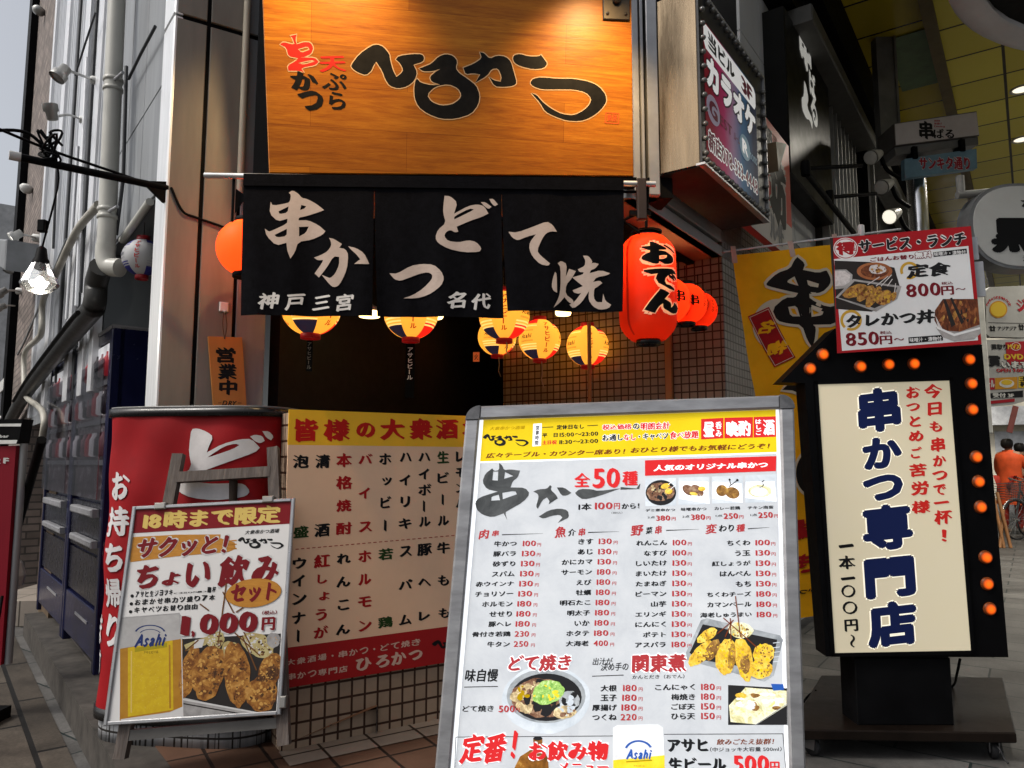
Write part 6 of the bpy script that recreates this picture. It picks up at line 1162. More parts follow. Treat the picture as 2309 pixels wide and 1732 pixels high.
for k, o in enumerate((dl0, dl1, dl0 + nR * 1.9, dl1 + nR * 1.9, dl1 + dR * 4)):  # the last three downlights are added to brighten the arcade
    l = bpy.data.lights.new('downlight_lamp', 'SPOT'); l.energy = DLW if k != 1 else 8; l.color = (1, .93, .8); l.spot_size = math.radians(150); l.spot_blend = .8; l.shadow_soft_size = .08; lo = bpy.data.objects.new('downlight_lamp', l); COL.objects.link(lo); lo.location = (o - UP * .03).tolist()
    y = 600 if k != 1 else 1000; b = MB(); b.lathe(o, -UP, [(.11, 0), (.115, .012), (.09, .015), (.085, .004)], 24); dlm = b.build('downlight', M('downlight_rim', (.5, .48, .42), .4), roof); b = MB(); b.lathe(o - UP * .005, UP, [(.085, 0), (.001, .003)], 20); b.build('bulb', ink('downlight_lit', (.95, .88, .7), 1.2 if y < 700 else .05), dlm)
# grey post and silver post with the hanging box signs
YP = 6.6
ps = thing('sign_post', 'slim grey post holding the small hanging signs in the arcade', 'post', (atY(2090, 420, YP)[0], YP, 0))
b = MB(); x0 = atY(*zp('R4', 865, 400), YP); b.box(XZ(YP + .1), x0[0] - .09, x0[2] - .9, -.1, x0[0] + .07, 7, 0); b.box(XZ(YP + .09), x0[0] + .07, x0[2] - .9, -.1, x0[0] + .09, 7, .01); b.build('upper_post', M('post_grey', (.17, .17, .165), .5), ps)
x1 = atY(*zp('R4', 1105, 1500), YP); b = MB(); b.tube([(x1[0] - .06, YP, 0), (x1[0] - .06, YP, x1[2] + .6)], .085, 20); b.build('pole', M('polished_steel', (.6, .6, .62), .16, 1, var=.1), ps)
FQ = XZ(YP - .25); q = lambda r, x, y: FQ.loc(*zp(r, x, y))
bs = thing('hanging_box_sign', 'white box sign with black brush characters hung from the arcade post', 'sign', FQ.P(*q('R4', 1200, 1000)))
qd = [q('R4', 882, 925), q('R4', 1500, 832), q('R4', 1520, 1015), q('R4', 892, 1092)]; b = MB(); b.prism(FQ, qd[::-1], -.3, 0, 0); p = Pr(b, FQ, 'R4', lay=.001, base=.002); T = p.text
p.poly([(888, 930), (1498, 840), (1518, 1010), (897, 1086)], 1, 0); T('串', 1072, 1045, 1170, 905, 2, .05, 1, n=5); T('ばる', 1178, 1038, 1328, 965, 2, .035, 1); p.reg = 'R4'; T('鉄板焼', 1182, 912, 1225, 898, 3, .03, 1, n=2); T('串揚げ', 1182, 935, 1240, 918, 3, .03, 1, n=2); T('Dining', 1182, 958, 1262, 940, 3, .03, 1, n=2)
b.build('face', [M('box_edge', (.1, .09, .085), .5), food('box_face', [(.3, (.30, .27, .26)), (.7, (.36, .33, .32))], 4, .05), black_i, ink('box_red', (.3, .02, .02))], bs)
b = MB(); b.prism(FQ, [q('R4', 895, 1095), q('R4', 1520, 1018), q('R4', 1525, 1075), q('R4', 905, 1155)][::-1], -.3, -.02); b.build('lower_casing', M('casing_grey', (.12, .12, .12), .5), bs)
for x, y in ((1035, 1150), (1390, 1095)):
    b = MB(); u, v = q('R4', x, y); b.box(FQ, u - .02, v - .05, -.1, u + .02, v + .06, .02); b.build('clamp', blackm, bs)
st_ = thing('street_name_sign', 'pale blue street name plate with red lettering below the white box sign', 'sign', FQ.P(*q('R4', 1230, 1220)))
b = MB(); b.prism(FQ, [q('R4', 960, 1190), q('R4', 1500, 1112), q('R4', 1505, 1258), q('R4', 965, 1335)][::-1], -.06, 0, 0); p = Pr(b, FQ, 'R4', lay=.001, base=.002); p.text('サンキタ通り', 1070, 1272, 1445, 1175, 1, .045, 2, n=5, out=(2, .07), tilt=.0)
b.build('plate', [M('sky_blue', (.14, .25, .33), .5), ink('street_red', (.3, .015, .03)), ink('street_white', (.5, .5, .5))], st_)
# round sign on an arm
YR = 5.4; FO_ = XZ(YR); q = lambda r, x, y: FO_.loc(*zp(r, x, y))
rs = thing('round_sign', 'large oval white sign with black heavy brush character held by an L-shaped arm', 'sign', FO_.P(*q('N1', 1700, 500)))
cu, cv = q('N1', 1760, 455); ru = cu - q('N1', 1270, 455)[0]; rv = cv - q('N1', 1760, 860)[1]; b = MB(); E_ = lambda k, n=48: [(cu + ru * k * math.copysign(abs(math.cos(i * 2 * math.pi / n)) ** .85, math.cos(i * 2 * math.pi / n)), cv + rv * k * math.copysign(abs(math.sin(i * 2 * math.pi / n)) ** .85, math.sin(i * 2 * math.pi / n))) for i in range(n)]
b.prism(FO_, E_(1), -.16, 0); b.build('rim', M('rim_grey', (.22, .23, .24), .4, .3), rs)
b = MB(); b.prism(FO_, E_(.93), 0, .006); p = Pr(b, FO_, 'N1', lay=.001, base=.008); p.text('黒', 1470, 705, 1990, 385, 1, .06, 1, n=10, nib=False); p.text('か', 1745, 285, 1900, 195, 1, .05, 1); p.text('酒場', 1760, 790, 1990, 735, 1, .04, 1)
b.build('face', [food('round_face', [(.3, (.46, .47, .46)), (.7, (.54, .55, .54))], 3, .05), black_i], rs)
b = MB(); a, c, d_ = FO_.P(*q('R4', 1420, 1270), -.08), FO_.P(*q('R4', 1432, 1432), -.08), FO_.P(*q('R4', 1860, 1395), -.08); b.tube([a - UP * .02, c], .03, 8); b.tube([c - A_([.03, 0, 0]), d_ + A_([.3, 0, 0.03])], .03, 8); b.build('arm', M('arm_grey', (.3, .3, .29), .5), rs)
# stack of shop signs further along
YT = 7.5; FT = XZ(YT); q = lambda r, x, y: FT.loc(*zp(r, x, y))
gs = [food('stack_white', [(.3, (.30, .30, .29)), (.7, (.37, .37, .36))], 4), ink('stack_red', (.3, .012, .02)), black_i, ink('stack_yellow', (.5, .34, .03)), ink('stack_ochre', (.42, .2, .02)), ink('stack_w', (.5, .5, .48))]
def stack(name, lab, pts, fn):
    t = thing(name, lab, 'sign', FT.P(*q('N2', *pts[0]))); b = MB(); b.prism(FT, [q('N2', *x) for x in pts][::-1], -.08, 0); p = Pr(b, FT, 'N2', lay=.001, base=.002); fn(p); b.build('face', gs, t)
def f_a(p):
    p.ell(168, 232, 48, 46, 4, 1); p.ell(168, 232, 41, 39, 3, 2)
    for i, ch in enumerate('KARAOKE-ROOM'): a = math.radians(200 + i * 12.7); x, y = 168 + 64 * math.cos(a), 228 + 60 * math.sin(a); p.text(ch, x - 5, y + 8, x + 5, y - 8, 1, .06, 2, n=3, reg='N2')
    p.reg = 'N2'; p.text('ジャン', 268, 250, 420, 175, 1, .08, 1); p.line([(112, 302), (400, 310)], 2.5, 2, 1); p.text('アジアジア', 165, 345, 265, 322, 2, .04, 1); p.text('廿', 118, 350, 155, 318, 2, .08, 1); p.text('廿', 275, 345, 305, 310, 2, .08, 1); p.text('アジ', 312, 345, 360, 322, 2, .04, 1)
stack('shop_sign', 'white rounded shop sign with a yellow disc ringed by red letters', ((104, 128), (125, 112), (420, 100), (420, 385), (125, 378), (104, 362)), f_a)
def f_b(p):
    p.poly([(205, 408), (420, 395), (420, 520), (215, 530)], 1, 1); p.text('買取り', 130, 448, 215, 418, 2, .05, 2); p.text('MVX', 218, 445, 285, 418, 3, .05, 2); p.ring(262, 430, 26, 22, .12, 5, 1.5); p.text('買', 115, 540, 180, 478, 2, .09, 2); p.text('DVD', 200, 500, 300, 470, 3, .06, 2); p.text('います', 185, 545, 330, 508, 5, .06, 2, out=(2, .1)); p.text('OPEN 9:00〜', 158, 568, 330, 548, 1, .05, 2, n=3)
    p.reg = 'N2'; p.poly([(105, 600), (148, 598), (148, 660), (105, 662)], 1, 1); p.text('ール', 108, 650, 145, 608, 5, .05, 2); p.poly([(150, 598), (270, 592), (270, 655), (150, 660)], 4, 1); p.ell(212, 628, 40, 22, 5, 2); p.ell(212, 622, 30, 14, 3, 3); p.poly([(275, 590), (420, 580), (420, 645), (275, 652)], 3, 1); p.text('王将', 280, 645, 330, 590, 2, .05, 2, vert=True)
    p.reg = 'N2'; p.poly([(108, 682), (300, 665), (300, 700), (112, 708)], 2, 1); p.text('受付 3F', 138, 704, 250, 678, 5, .05, 2); p.poly([(118, 722), (255, 708), (255, 725), (118, 738)], 1, 1)
stack('shop_sign', 'crowded red, white and yellow shop sign panel under the rounded white one', ((108, 395), (420, 382), (420, 690), (250, 740), (118, 752), (106, 720)), f_b)
b = MB(); x = q('N2', 96, 400); b.box(FT, x[0] - .07, x[1] - .95, -.12, x[0] + .02, x[1] + 1.25, .01, bev=.01); tag(b.build('sign_post', M('white_post', (.5, .5, .47), .4), loc=FT.P(*x)), 'white vertical post along the left side of the stacked shop signs', 'post')
# round ceiling ring of the arcade
RZ = 3.85; pts = [onz(2136, 0, RZ)[:2], onz(2180, 66, RZ)[:2], onz(2309, 120, RZ)[:2]]; (ax_, ay), (bx, by), (cx_, cy_) = pts
dd = 2 * (ax_ * (by - cy_) + bx * (cy_ - ay) + cx_ * (ay - by)); ox = ((ax_ ** 2 + ay ** 2) * (by - cy_) + (bx ** 2 + by ** 2) * (cy_ - ay) + (cx_ ** 2 + cy_ ** 2) * (ay - by)) / dd; oy = ((ax_ ** 2 + ay ** 2) * (cx_ - bx) + (bx ** 2 + by ** 2) * (ax_ - cx_) + (cx_ ** 2 + cy_ ** 2) * (bx - ax_)) / dd; rr_ = math.hypot(ax_ - ox, ay - oy)
ring = thing('ceiling_ring', 'big white circular ceiling ring with black inside at the top right', 'ceiling fixture', (ox, oy, RZ))
b = MB(); b.lathe((ox, oy, RZ), UP, [(rr_ - .16, .02), (rr_ - .14, 0), (rr_ - .02, 0), (rr_, .02), (rr_, .26), (rr_ - .16, .26)], 72, 0); b.build('rim', M('ring_white', (.75, .74, .75), .35, var=.08), ring)
b = MB(); b.lathe((ox, oy, RZ + .06), UP, [(rr_ - .15, .0), (.01, .05)], 48); b.build('dark_disc', blackw, ring)
# ============================================================ left street: cladding, brick, pipes, lamps, vending machines
q = lambda x, y, w=0.0, r='S': FL.loc(*zp(r, x, y), w)
LP = lambda x, y, w=0.0, r='S': FL.P(*FL.loc(*zp(r, x, y), w), w)
clad_m = M('clad_steel', (.54, .555, .58), .35, .2, var=.2, sc=3, stretch=(3, 3, .25))
cb = thing('clad_building', 'tall building clad in pale corrugated metal sheets along the left street', 'building', FL.P(-3, 0))
b = MB(); prof = []; u = -1.52; k = 0
while u > -5.0:
    for du, w in ((0, 0), (.05, 0), (.065, .028), (.10, .028)): prof.append((u - du, w))
    u -= .115; k += 1
V = [FL.P(a, z, w + .004) for z in (1.72, 9.5) for a, w in prof]; n = len(prof); b.add(V, [(i + 1, i, n + i, n + i + 1) for i in range(n - 1)]); b.build('cladding', clad_m, cb)
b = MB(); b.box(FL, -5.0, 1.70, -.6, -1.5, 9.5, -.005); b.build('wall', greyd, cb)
fl_m = M('flashing', (.66, .67, .69), .3, .25, var=.12, sc=2, stretch=(2, 2, .2)); dk_m = M('dark_joint', (.03, .032, .036), .5)
for u0, u1, w, m, nm in ((-1.62, -1.50, .05, fl_m, 'flashing'), (-2.02, -1.86, .05, fl_m, 'flashing'), (-2.35, -2.25, .045, dk_m, 'joint'), (-2.62, -2.42, .06, fl_m, 'flashing'), (-3.2, -3.12, .05, dk_m, 'joint'), (-4.0, -3.78, .055, fl_m, 'flashing'), (-5.02, -4.9, .06, fl_m, 'flashing')):
    b = MB(); b.box(FL, u0, 1.72, 0, u1, 9.5, w, bev=.004); b.build(nm, m, cb)
b = MB(); b.box(FL, -5.0, 1.64, -.3, -1.52, 1.73, .03); b.build('sill', greyp, cb)
tile_s = tile('small_street_tile', (.26, .225, .195), (.05, .042, .036), .1, .05, .006, .5, .12, .5, dirt=.45); stone_b = tile('brown_stone_base', (.13, .09, .055), (.03, .02, .015), .35, .28, .008, .5, .2, dirt=.4)
u0, u1 = q(105, 1100)[0], q(133, 1100)[0]
b = MB(); b.box(FL, u0, 1.12, -.5, u1, 1.75, -.0); b.build('tiled_pier', tile_s, cb); b = MB(); b.box(FL, u0 - .02, 0, -.5, u1 + .02, 1.12, .02); b.build('stone_pier', stone_b, cb)
b = MB(); b.box(FL, -5.0, 1.05, -.75, u0, 1.75, -.45); b.build('recess_tiles', tile_s, cb); b = MB(); b.box(FL, -5.0, 0, -.75, u0, 1.05, -.43); b.build('recess_base', stone_b, cb)
br = thing('brick_building', 'narrow brown brick building beyond the metal clad one on the left', 'building', FL.P(-6.5, 0))
brick_m = tile('street_brick', (.23, .19, .17), (.09, .08, .075), .22, .07, .008, .7, .28, .5, dirt=.35); b = MB(); b.box(FL, -7.6, 0, -1, -5.06, 10, .04); b.build('wall', brick_m, br)
b = MB(); b.box(FL, -7.55, 1.2, .03, -7.3, 8, .12); b.build('pilaster', blackm, br)
db = thing('dark_building', 'dark slab building edge at the far left of the street', 'building', FL.P(-9, 0)); b = MB(); b.box(FL, -9.5, 0, -2, -7.7, 9, .02); b.build('wall', blackm, db)
pb_ = thing('pale_block', 'pale distant block closing the end of the left street', 'building', FL.P(-20, 0)); b = MB(); b.box(Fr(FL.P(-16, 0, 9), nL * -1, UP, nrm(-dL)), -3, 0, -3, 12, 7, 0); b.build('wall', M('pale_render', (.5, .5, .5), .7), pb_)
# drainpipe
pc = M('pvc_grey', (.40, .395, .36), .35, var=.1, sc=3); dp = thing('drainpipe', 'fat beige drainpipe with collars and an elbow beside the grey side wall', 'pipe', LP(247, 560, .1))
w_ = .10; b = MB(); P0, P1, P2 = LP(266, -60, w_), LP(241, 520, w_), LP(238, 572, w_); b.tube([P0, P1, P2 + UP * .05], .046, 18); b.build('pipe', pc, dp)
b = MB(); e1 = P2 + UP * .05; out = LP(272, 578, .04); b.tube(cat([e1, e1 - UP * .06, e1 - UP * .12 + (out - e1) * A_([.25, .25, 0]), A_([out[0], out[1], e1[2] - .135])], 8), .05, 18); b.build('elbow', pc, dp)
for y in (192, 212, 478, 494):
    c = LP(255 - y * .03 + (2 if y < 300 else 0), y, w_); ax = nrm(P1 - P0); t = np.dot(c - P0, ax); c = P0 + ax * t; b = MB(); b.lathe(c, UP, [(.046, -.012), (.052, -.01), (.052, .01), (.046, .012)], 18); b.build('collar', pc, dp)
for y in (203, 486):
    c = LP(255 - y * .03, y, w_); t = np.dot(c - P0, nrm(P1 - P0)); c = P0 + nrm(P1 - P0) * t; b = MB(); b.tube([c - dL * .05, c - dL * .16 - nL * .02], .009, 8); b.build('bracket', alud, dp)
# other pipes on the wall
def pipe(name, lab, pts, r, m, w=.1, cat_='pipe', n=5, group=None, reg='S'):
    P = [LP(x, y, w, reg) for x, y in pts]; b = MB(); b.tube(cat(P, n) if n else P, r, 10); return tag(b.build(name, m, loc=P[len(P) // 2]), lab, cat_, group)
pipe('conduit', 'cream conduit running diagonally down the cladding and bending to the tiled pier', [(222, 462), (172, 523), (129, 612), (97, 678), (94, 745), (84, 765), (56, 797), (55, 872), (62, 898), (92, 922), (100, 950), (96, 985)], .024, M('conduit_cream', (.38, .36, .31), .4), .12)
b = MB(); P = [LP(x, y, .12) for x, y in ((228, 602), (217, 640), (212, 690), (188, 722), (66, 874), (25, 945))]; b.tube(cat(P, 5), .058, 12); dkp = tag(b.build('dark_pipe', M('dark_pipe', (.035, .035, .034), .45, var=.4), loc=P[3]), 'thick dark pipe slanting down from the drainpipe elbow to the far left', 'pipe')
pipe('cable', 'thin black cable running along the thick slanting pipe', [(176, 705), (150, 735), (64, 850), (30, 905)], .012, blackm, .24, 'cable')
pipe('rail_tube', 'thin grey tube above the vending machines slanting to the left', [(150, 540), (118, 620), (60, 760), (40, 800)], .01, greyp, .06, 'pipe')
for i, (xt, xb_, ya, yb_) in enumerate(((196, 172, 130, 690), (208, 182, 200, 660), (176, 150, 330, 720), (128, 120, 380, 560))):
    pipe('riser', ['slim vertical riser nearest the drainpipe on the cladding', 'slim vertical riser just right of the spotlights', 'slim vertical riser left of the diagonal conduit top', 'short slim riser behind the hanging bulb cable'][i], [(xt, ya), ((xt + xb_) / 2, (ya + yb_) / 2), (xb_, yb_)], .011, [fl_m, dk_m, fl_m, dk_m][i], .09, 'pipe', 0)
pipe('cable', 'thin cable slanting up across the cladding toward the top of the drainpipe', [(215, 30), (190, 105), (170, 170)], .007, dk_m, .1, 'cable', 0)
pipe('cable', 'thin cable slanting over the grey side wall beside the drainpipe', [(350, 60), (318, 120), (290, 178)], .008, dk_m, .04, 'cable', 0)
pipe('cable', 'upright dark cable between the drainpipe and the grey wall panels', [(285, 150), (278, 400), (262, 530)], .01, dk_m, .05, 'cable', 0)
b = MB(); e0, e1 = q(338, 452, 0), q(272, 545, 0); b.tube([LP(338, 455, .01), LP(276, 542, .01)], .02, 8); tag(b.build('edge_pipe', pc, loc=LP(300, 500)), 'pale pipe following the lower edge of the grey side wall', 'pipe')
# spotlights on the cladding
slm = M('spot_grey', (.30, .30, .29), .35, .5); slw = M('spot_white', (.55, .55, .53), .4)
def spot(x, y, sc, Yw, lab, aim, grp='spotlights on the cladding', bx=None, lit=0):
    o = LP(x, y, Yw); t = thing('spotlight', lab, 'lamp', o, grp); k = sc; d = nrm(aim); b = MB()
    b.lathe(o - d * .06 * k, d, [(.02 * k, 0), (.042 * k, .004 * k), (.045 * k, .07 * k), (.06 * k, .078 * k), (.062 * k, .13 * k)], 18, capa=True); b.build('shade', slm, t)
    b = MB(); b.lathe(o + d * .055 * k, d, [(.057 * k, 0), (.03 * k, .004), (.001, .006)], 18); b.build('lens', ink('spot_lit', (1, .97, .9), 3) if lit else M('spot_lens', (.3, .3, .3), .15), t)
    m_ = LP(*bx, .07) if bx else o + A_([.15, .02, .0]); b = MB(); b.tube(cat([o - d * .02, (o + m_) / 2 + UP * .01, m_]), .013 * k, 8); b.build('arm', slm, t)
    b = MB(); b.lathe(m_ - nL * .06, nrm(nL + A_([-.4, 0, 0])), [(.05 * k, 0), (.05 * k, .10 * k), (.035 * k, .115 * k)], 18, capb=True); b.build('mount', slw, t)
spot(140, 163, .56, .42, 'upper conical spotlight on a white mount beside the drainpipe', (-.35, -.35, -.85), bx=(205, 178)); spot(116, 255, .56, .42, 'lower spotlight pointing upwards on a white mount beside the drainpipe', (-.15, -.2, .95), bx=(180, 268))
spot(38, 530, .8, .3, 'small lit spotlight left of the hanging bulb cable', (-.6, -.4, -.6), 'small spotlights on the brick wall', (80, 536), 1); spot(22, 603, .7, .3, 'small spotlight under the grey box at the far left', (-.1, -.3, -.9), 'small spotlights on the brick wall', (58, 602)); spot(6, 658, .8, .3, 'small bright spotlight at the left picture edge by the brick', (-.7, -.3, -.6), 'small spotlights on the brick wall', (42, 656), 1); spot(4, 692, .7, .3, 'lowest small spotlight at the left picture edge', (-.8, -.3, -.4), 'small spotlights on the brick wall', (34, 690))
for x, y, lab in ((88, 24, 'small dome camera high on the edge of the brick wall'), (60, 425, 'pale dome camera lower on the brick wall edge')):
    o = LP(x, y, .1); t = thing('dome_camera', lab, 'camera', o); b = MB(); b.lathe(o, -UP + nL * .3, [(.02, -.05), (.06, -.03), (.075, 0), (.055, .04), (.01, .065)], 16); b.build('body', slm if y < 100 else slw, t)
# bracket arm with cables and the bare bulb lamp
ba = thing('bracket_arm', 'black horizontal bracket arm with tangled cables fixed to the pillar corner', 'bracket', C0 + UP * 2.5)
zA = 2.535; a0 = C0 + UP * zA; a1 = C0 + nL * .56 + UP * zA
b = MB(); b.tube([a0, a1], .016, 10); b.build('arm', blackm, ba); b = MB(); b.prism(Fr(a0, nL, UP), [(0, .03), (.0, -.07), (.02, -.07), (.09, -.012), (.09, .012)], -.008, .008); b.build('gusset', blackm, ba)
b = MB(); b.tube([a1, a1 + nL * .04], .019, 10); b.build('end_cap', slw, ba)
random.seed(3); kc = a0 + nL * .47 + UP * .06
for i in range(7):
    b = MB(); P = [kc + A_([random.uniform(-.05, .05), random.uniform(-.03, .03), random.uniform(-.05, .08)]) for _ in range(5)]; P[0] = a0 + nL * random.uniform(.42, .52); b.tube(cat(P, 5), .005, 6); b.build('cable', blackm, ba)
b = MB(); b.tube(cat([a0 + nL * .06, a0 + nL * .2 + UP * .02, kc, kc + nL * .2 + UP * .03 - A_([0, .1, 0])], 8), .006, 6); b.build('cable', blackm, ba)
b = MB(); b.tube(cat([kc, kc + nL * .1 + UP * .05, kc + nL * .3 - UP * .02], 8), .007, 6); b.build('cable', blackm, ba)
b = MB(); b.tube(cat([a0 + d1 * .01 - nL * 0 + FP.n * .02, FP.P(.06, zA - .1, .025), FP.P(.12, zA - .12, .02), FP.P(.25, zA - .15, .025), FP.P(.34, zA - .2, .03), FP.P(.33, zA - .28, .03), FP.P(.29, zA - .2, .02)], 8), .006, 6); tag(b.build('cable', blackm, loc=FP.P(.1, zA - .1)), 'black cable drooping across the beige pillar from bracket to curtain rod', 'cable')
lp = thing('bulb_lamp', 'bare lit bulb lamp with glass shade hanging from the bracket arm', 'lamp', atY(90, 625, 2.97)); o = A_(lp.location); top = a0 + nL * .43
b = MB(); b.tube(cat([top, top - UP * .1 + A_([.004, 0, 0]), o + UP * .12]), .004, 6); b.build('cord', blackm, lp); b = MB(); b.box(XZ(o[1], o[0], o[2]), -.018, .19, -.015, .012, .24, .015, bev=.003); b.build('connector', blackm, lp)
b = MB(); b.lathe(o + UP * .05, UP, [(.035, 0), (.03, .02), (.024, .03), (.018, .07), (.006, .08)], 16); b.build('socket', blackm, lp)
gl = bpy.data.materials.new('clear_glass'); gl.use_nodes = True; gb = gl.node_tree.nodes['Principled BSDF']; gb.inputs['Base Color'].default_value = (.9, .9, .88, 1); gb.inputs['Roughness'].default_value = .08; gb.inputs['Transmission Weight'].default_value = .9; gb.inputs['IOR'].default_value = 1.2
b = MB(); b.lathe(o, UP, [(.034, .055), (.045, .03), (.060, .0), (.071, -.028), (.068, -.036), (.045, -.058), (.02, -.068), (.001, -.07)], 12, smooth=False); b.build('shade', gl, lp)
b = MB(); b.lathe(o - UP * .02, UP, [(.001, -.035), (.03, -.028), (.045, -.008), (.03, .006), (.012, .03)], 16); b.build('bulb', ink('white_hot', (1, .96, .86), 9), lp)
l = bpy.data.lights.new('bulb_light', 'POINT'); l.energy = 3; l.color = (1, .94, .82); l.shadow_soft_size = .03; lo = bpy.data.objects.new('bulb_light', l); COL.objects.link(lo); lo.parent = lp; lo.location = (0, 0, -.1)
# grey box at far left, notices
b = MB(); P = [LP(-10, 540, .4), LP(33, 543, .4)]; f = Fr(P[0], P[1] - P[0], UP); b.box(f, -.2, -.22, -.15, np.linalg.norm(P[1] - P[0]), .0, .05, bev=.008); tag(b.build('meter_box', M('box_grey', (.2, .21, .22), .5), loc=P[0]), 'grey equipment box among small spotlights at the far left edge', 'box')
b = MB(); P = [LP(-30, 290, .8), LP(45, 296, .8)]; f = Fr(P[0], P[1] - P[0], UP); b.box(f, -.2, -.28, -.12, np.linalg.norm(P[1] - P[0]), .0, .05, bev=.02); tag(b.build('grey_cabinet', M('cab_grey', (.17, .175, .18), .5), loc=P[0]), 'rounded grey cabinet on the brick wall behind the bracket arm end', 'box')
for x0, x1, y0, y1, lab in ((-10, 9, 852, 895, 'small white notice on the brick wall at the left edge'), (-10, 22, 930, 945, 'pale ledge board above the red standing sign')):
    b = MB(); a, c = q(x0, y1, .06), q(x1, y0, .06); b.box(FL, a[0], a[1], .04, c[0], c[1], .06); tag(b.build('notice', slw, loc=LP(x0, y0)), lab, 'notice')
# red standing sign at the left edge
YS = 3.9; FSn = XZ(YS); qq = lambda x, y: FSn.loc(x, y)
rs_ = thing('standing_sign', 'dark red standing sign with a black and white header at the left edge', 'sign', (FSn.P(*qq(-20, 1300))[0], YS, 0))
b = MB(); b.prism(FSn, [qq(-90, 1010), qq(36, 1005), qq(2, 1500), qq(-120, 1510)][::-1], -.06, 0, 0); p = Pr(b, FSn, 'Z3', lay=.001, base=.002); p.text('F', 28, 722, 80, 672, 1, .06, 1); p.text('2', -32, 722, 10, 672, 1, .06, 1); b.build('panel', [ink('sign_oxblood', (.16, .006, .014)), slw], rs_)
b = MB(); b.prism(FSn, [qq(-90, 948), qq(54, 945), qq(50, 965), qq(44, 1000), qq(-90, 1004)][::-1], -.08, .01, 0); p = Pr(b, FSn.sh(.01), 'Z3', lay=.001, base=.002); p.poly([(0, 390), (182, 388), (175, 412), (0, 412)], 1, 1); p.poly([(0, 525), (148, 525), (138, 555), (0, 558)], 1, 1); p.text('bar', 0, 505, 78, 480, 1, .03, 1); b.build('header', [blackm, slw], rs_)
b = MB(); b.tube([FSn.P(*qq(46, 1000), -.03), FSn.P(*qq(10, 1500), -.03)], .018, 8); b.build('stile', greyp, rs_)
b = MB(); b.box(Fr((FSn.P(*qq(-20, 1450))[0] - .1, YS - .2, 0), (1, 0, 0), UP), -.2, 0, -.25, .2, .06, 0, bev=.01); b.build('foot', blackm, rs_)
b = MB(); b.tube(cat([FSn.P(*qq(20, 1340), .05), FSn.P(*qq(24, 1400), .1), FSn.P(*qq(8, 1430), .1), FSn.P(*qq(4, 1480), .05)]), .007, 6); b.build('cable', blackm, rs_)
b = MB(); b.tube([LP(94, 992, .35), LP(26, 1240, .35)], .022, 8); tag(b.build('leaning_pole', blackm, loc=LP(60, 1120, .35)), 'black pole leaning against the tiled wall behind the red standing sign', 'pole')
# stone step at far left and small odds
b = MB(); t0 = onz(-40, 1330, .30); t1 = onz(70, 1324, .30); t2 = onz(112, 1368, .30); dd = nL * 1.4
b.box(Fr(A_([*onz(-60, 1412, 0.01)[:2], 0]), (1, .05, 0), (-.05, 1, 0), UP), 0, 0, 0, .85, 2.5, .2); struct(b.build('stone_step', tile('pale_step', (.3, .26, .22), (.07, .06, .05), .4, .3, .006, .5, .1, dirt=.3)))
b = MB(); o = LP(30, 1258, .35); b.lathe(o - UP * .1, UP, [(.01, -.08), (.06, -.06), (.07, 0), (.05, .07), (.015, .12)], 12, smooth=False); tag(b.build('plastic_bag', M('bag_white', (.55, .55, .53), .5, bmp=.5), loc=o), 'crumpled white plastic bag hanging behind the red standing sign', 'bag')
b = MB(); o = LP(85, 1105, -.2); b.poly([o, o + A_([.14, -.05, -.16]), o + A_([.16, -.03, .02]), o + A_([.06, .02, .12])]); tag(b.build('paper_sheet', slw, loc=o), 'folded white paper sheet taped to the tiled wall at left', 'notice')
# vending machines
V0, V1 = onz(200, 1506, PZ), onz(109, 1401, PZ); vd = nrm(V1 - V0); vn = nrm(np.cross(vd, UP)); vn = vn if np.dot(vn, -V0) > 0 else -vn
kk_ = lambda px, y: None
def on_line(px): r = (px - 1154.5) / F; a = V0[0] - r * V0[1]; return -a / (vd[0] - r * vd[1])
sA, sB, sC = on_line(247), on_line(171), on_line(112)
vblue = M('vending_blue', (.006, .0075, .034), .22, var=.2, spec=.35); vdark = M('vending_dark', (.012, .012, .018), .25, var=.5, spec=.25)
vglass = food('vending_window', [(.35, (.02, .018, .022)), (.5, (.09, .06, .065)), (.58, (.3, .28, .29)), (.68, (.1, .02, .03))], 4, .05, 1.5, (1, 1, 1.6)); vwhite = M('vending_white', (.22, .22, .23), .3); vlit = M('vending_header', (.7, .7, .72), .3, emit=.5, var=.4, sc=9)
vpane = bpy.data.materials.new('vending_pane'); vpane.use_nodes = True; vt = vpane.node_tree; v1_ = vt.nodes.new('ShaderNodeBsdfTransparent'); v1_.inputs[0].default_value = (.75, .75, .78, 1); v2_ = vt.nodes.new('ShaderNodeBsdfGlossy'); v2_.inputs['Roughness'].default_value = .06; v3_ = vt.nodes.new('ShaderNodeMixShader'); v3_.inputs[0].default_value = .28
vt.links.new(v1_.outputs[0], v3_.inputs[1]); vt.links.new(v2_.outputs[0], v3_.inputs[2]); vt.links.new(v3_.outputs[0], vt.nodes['Material Output'].inputs[0])
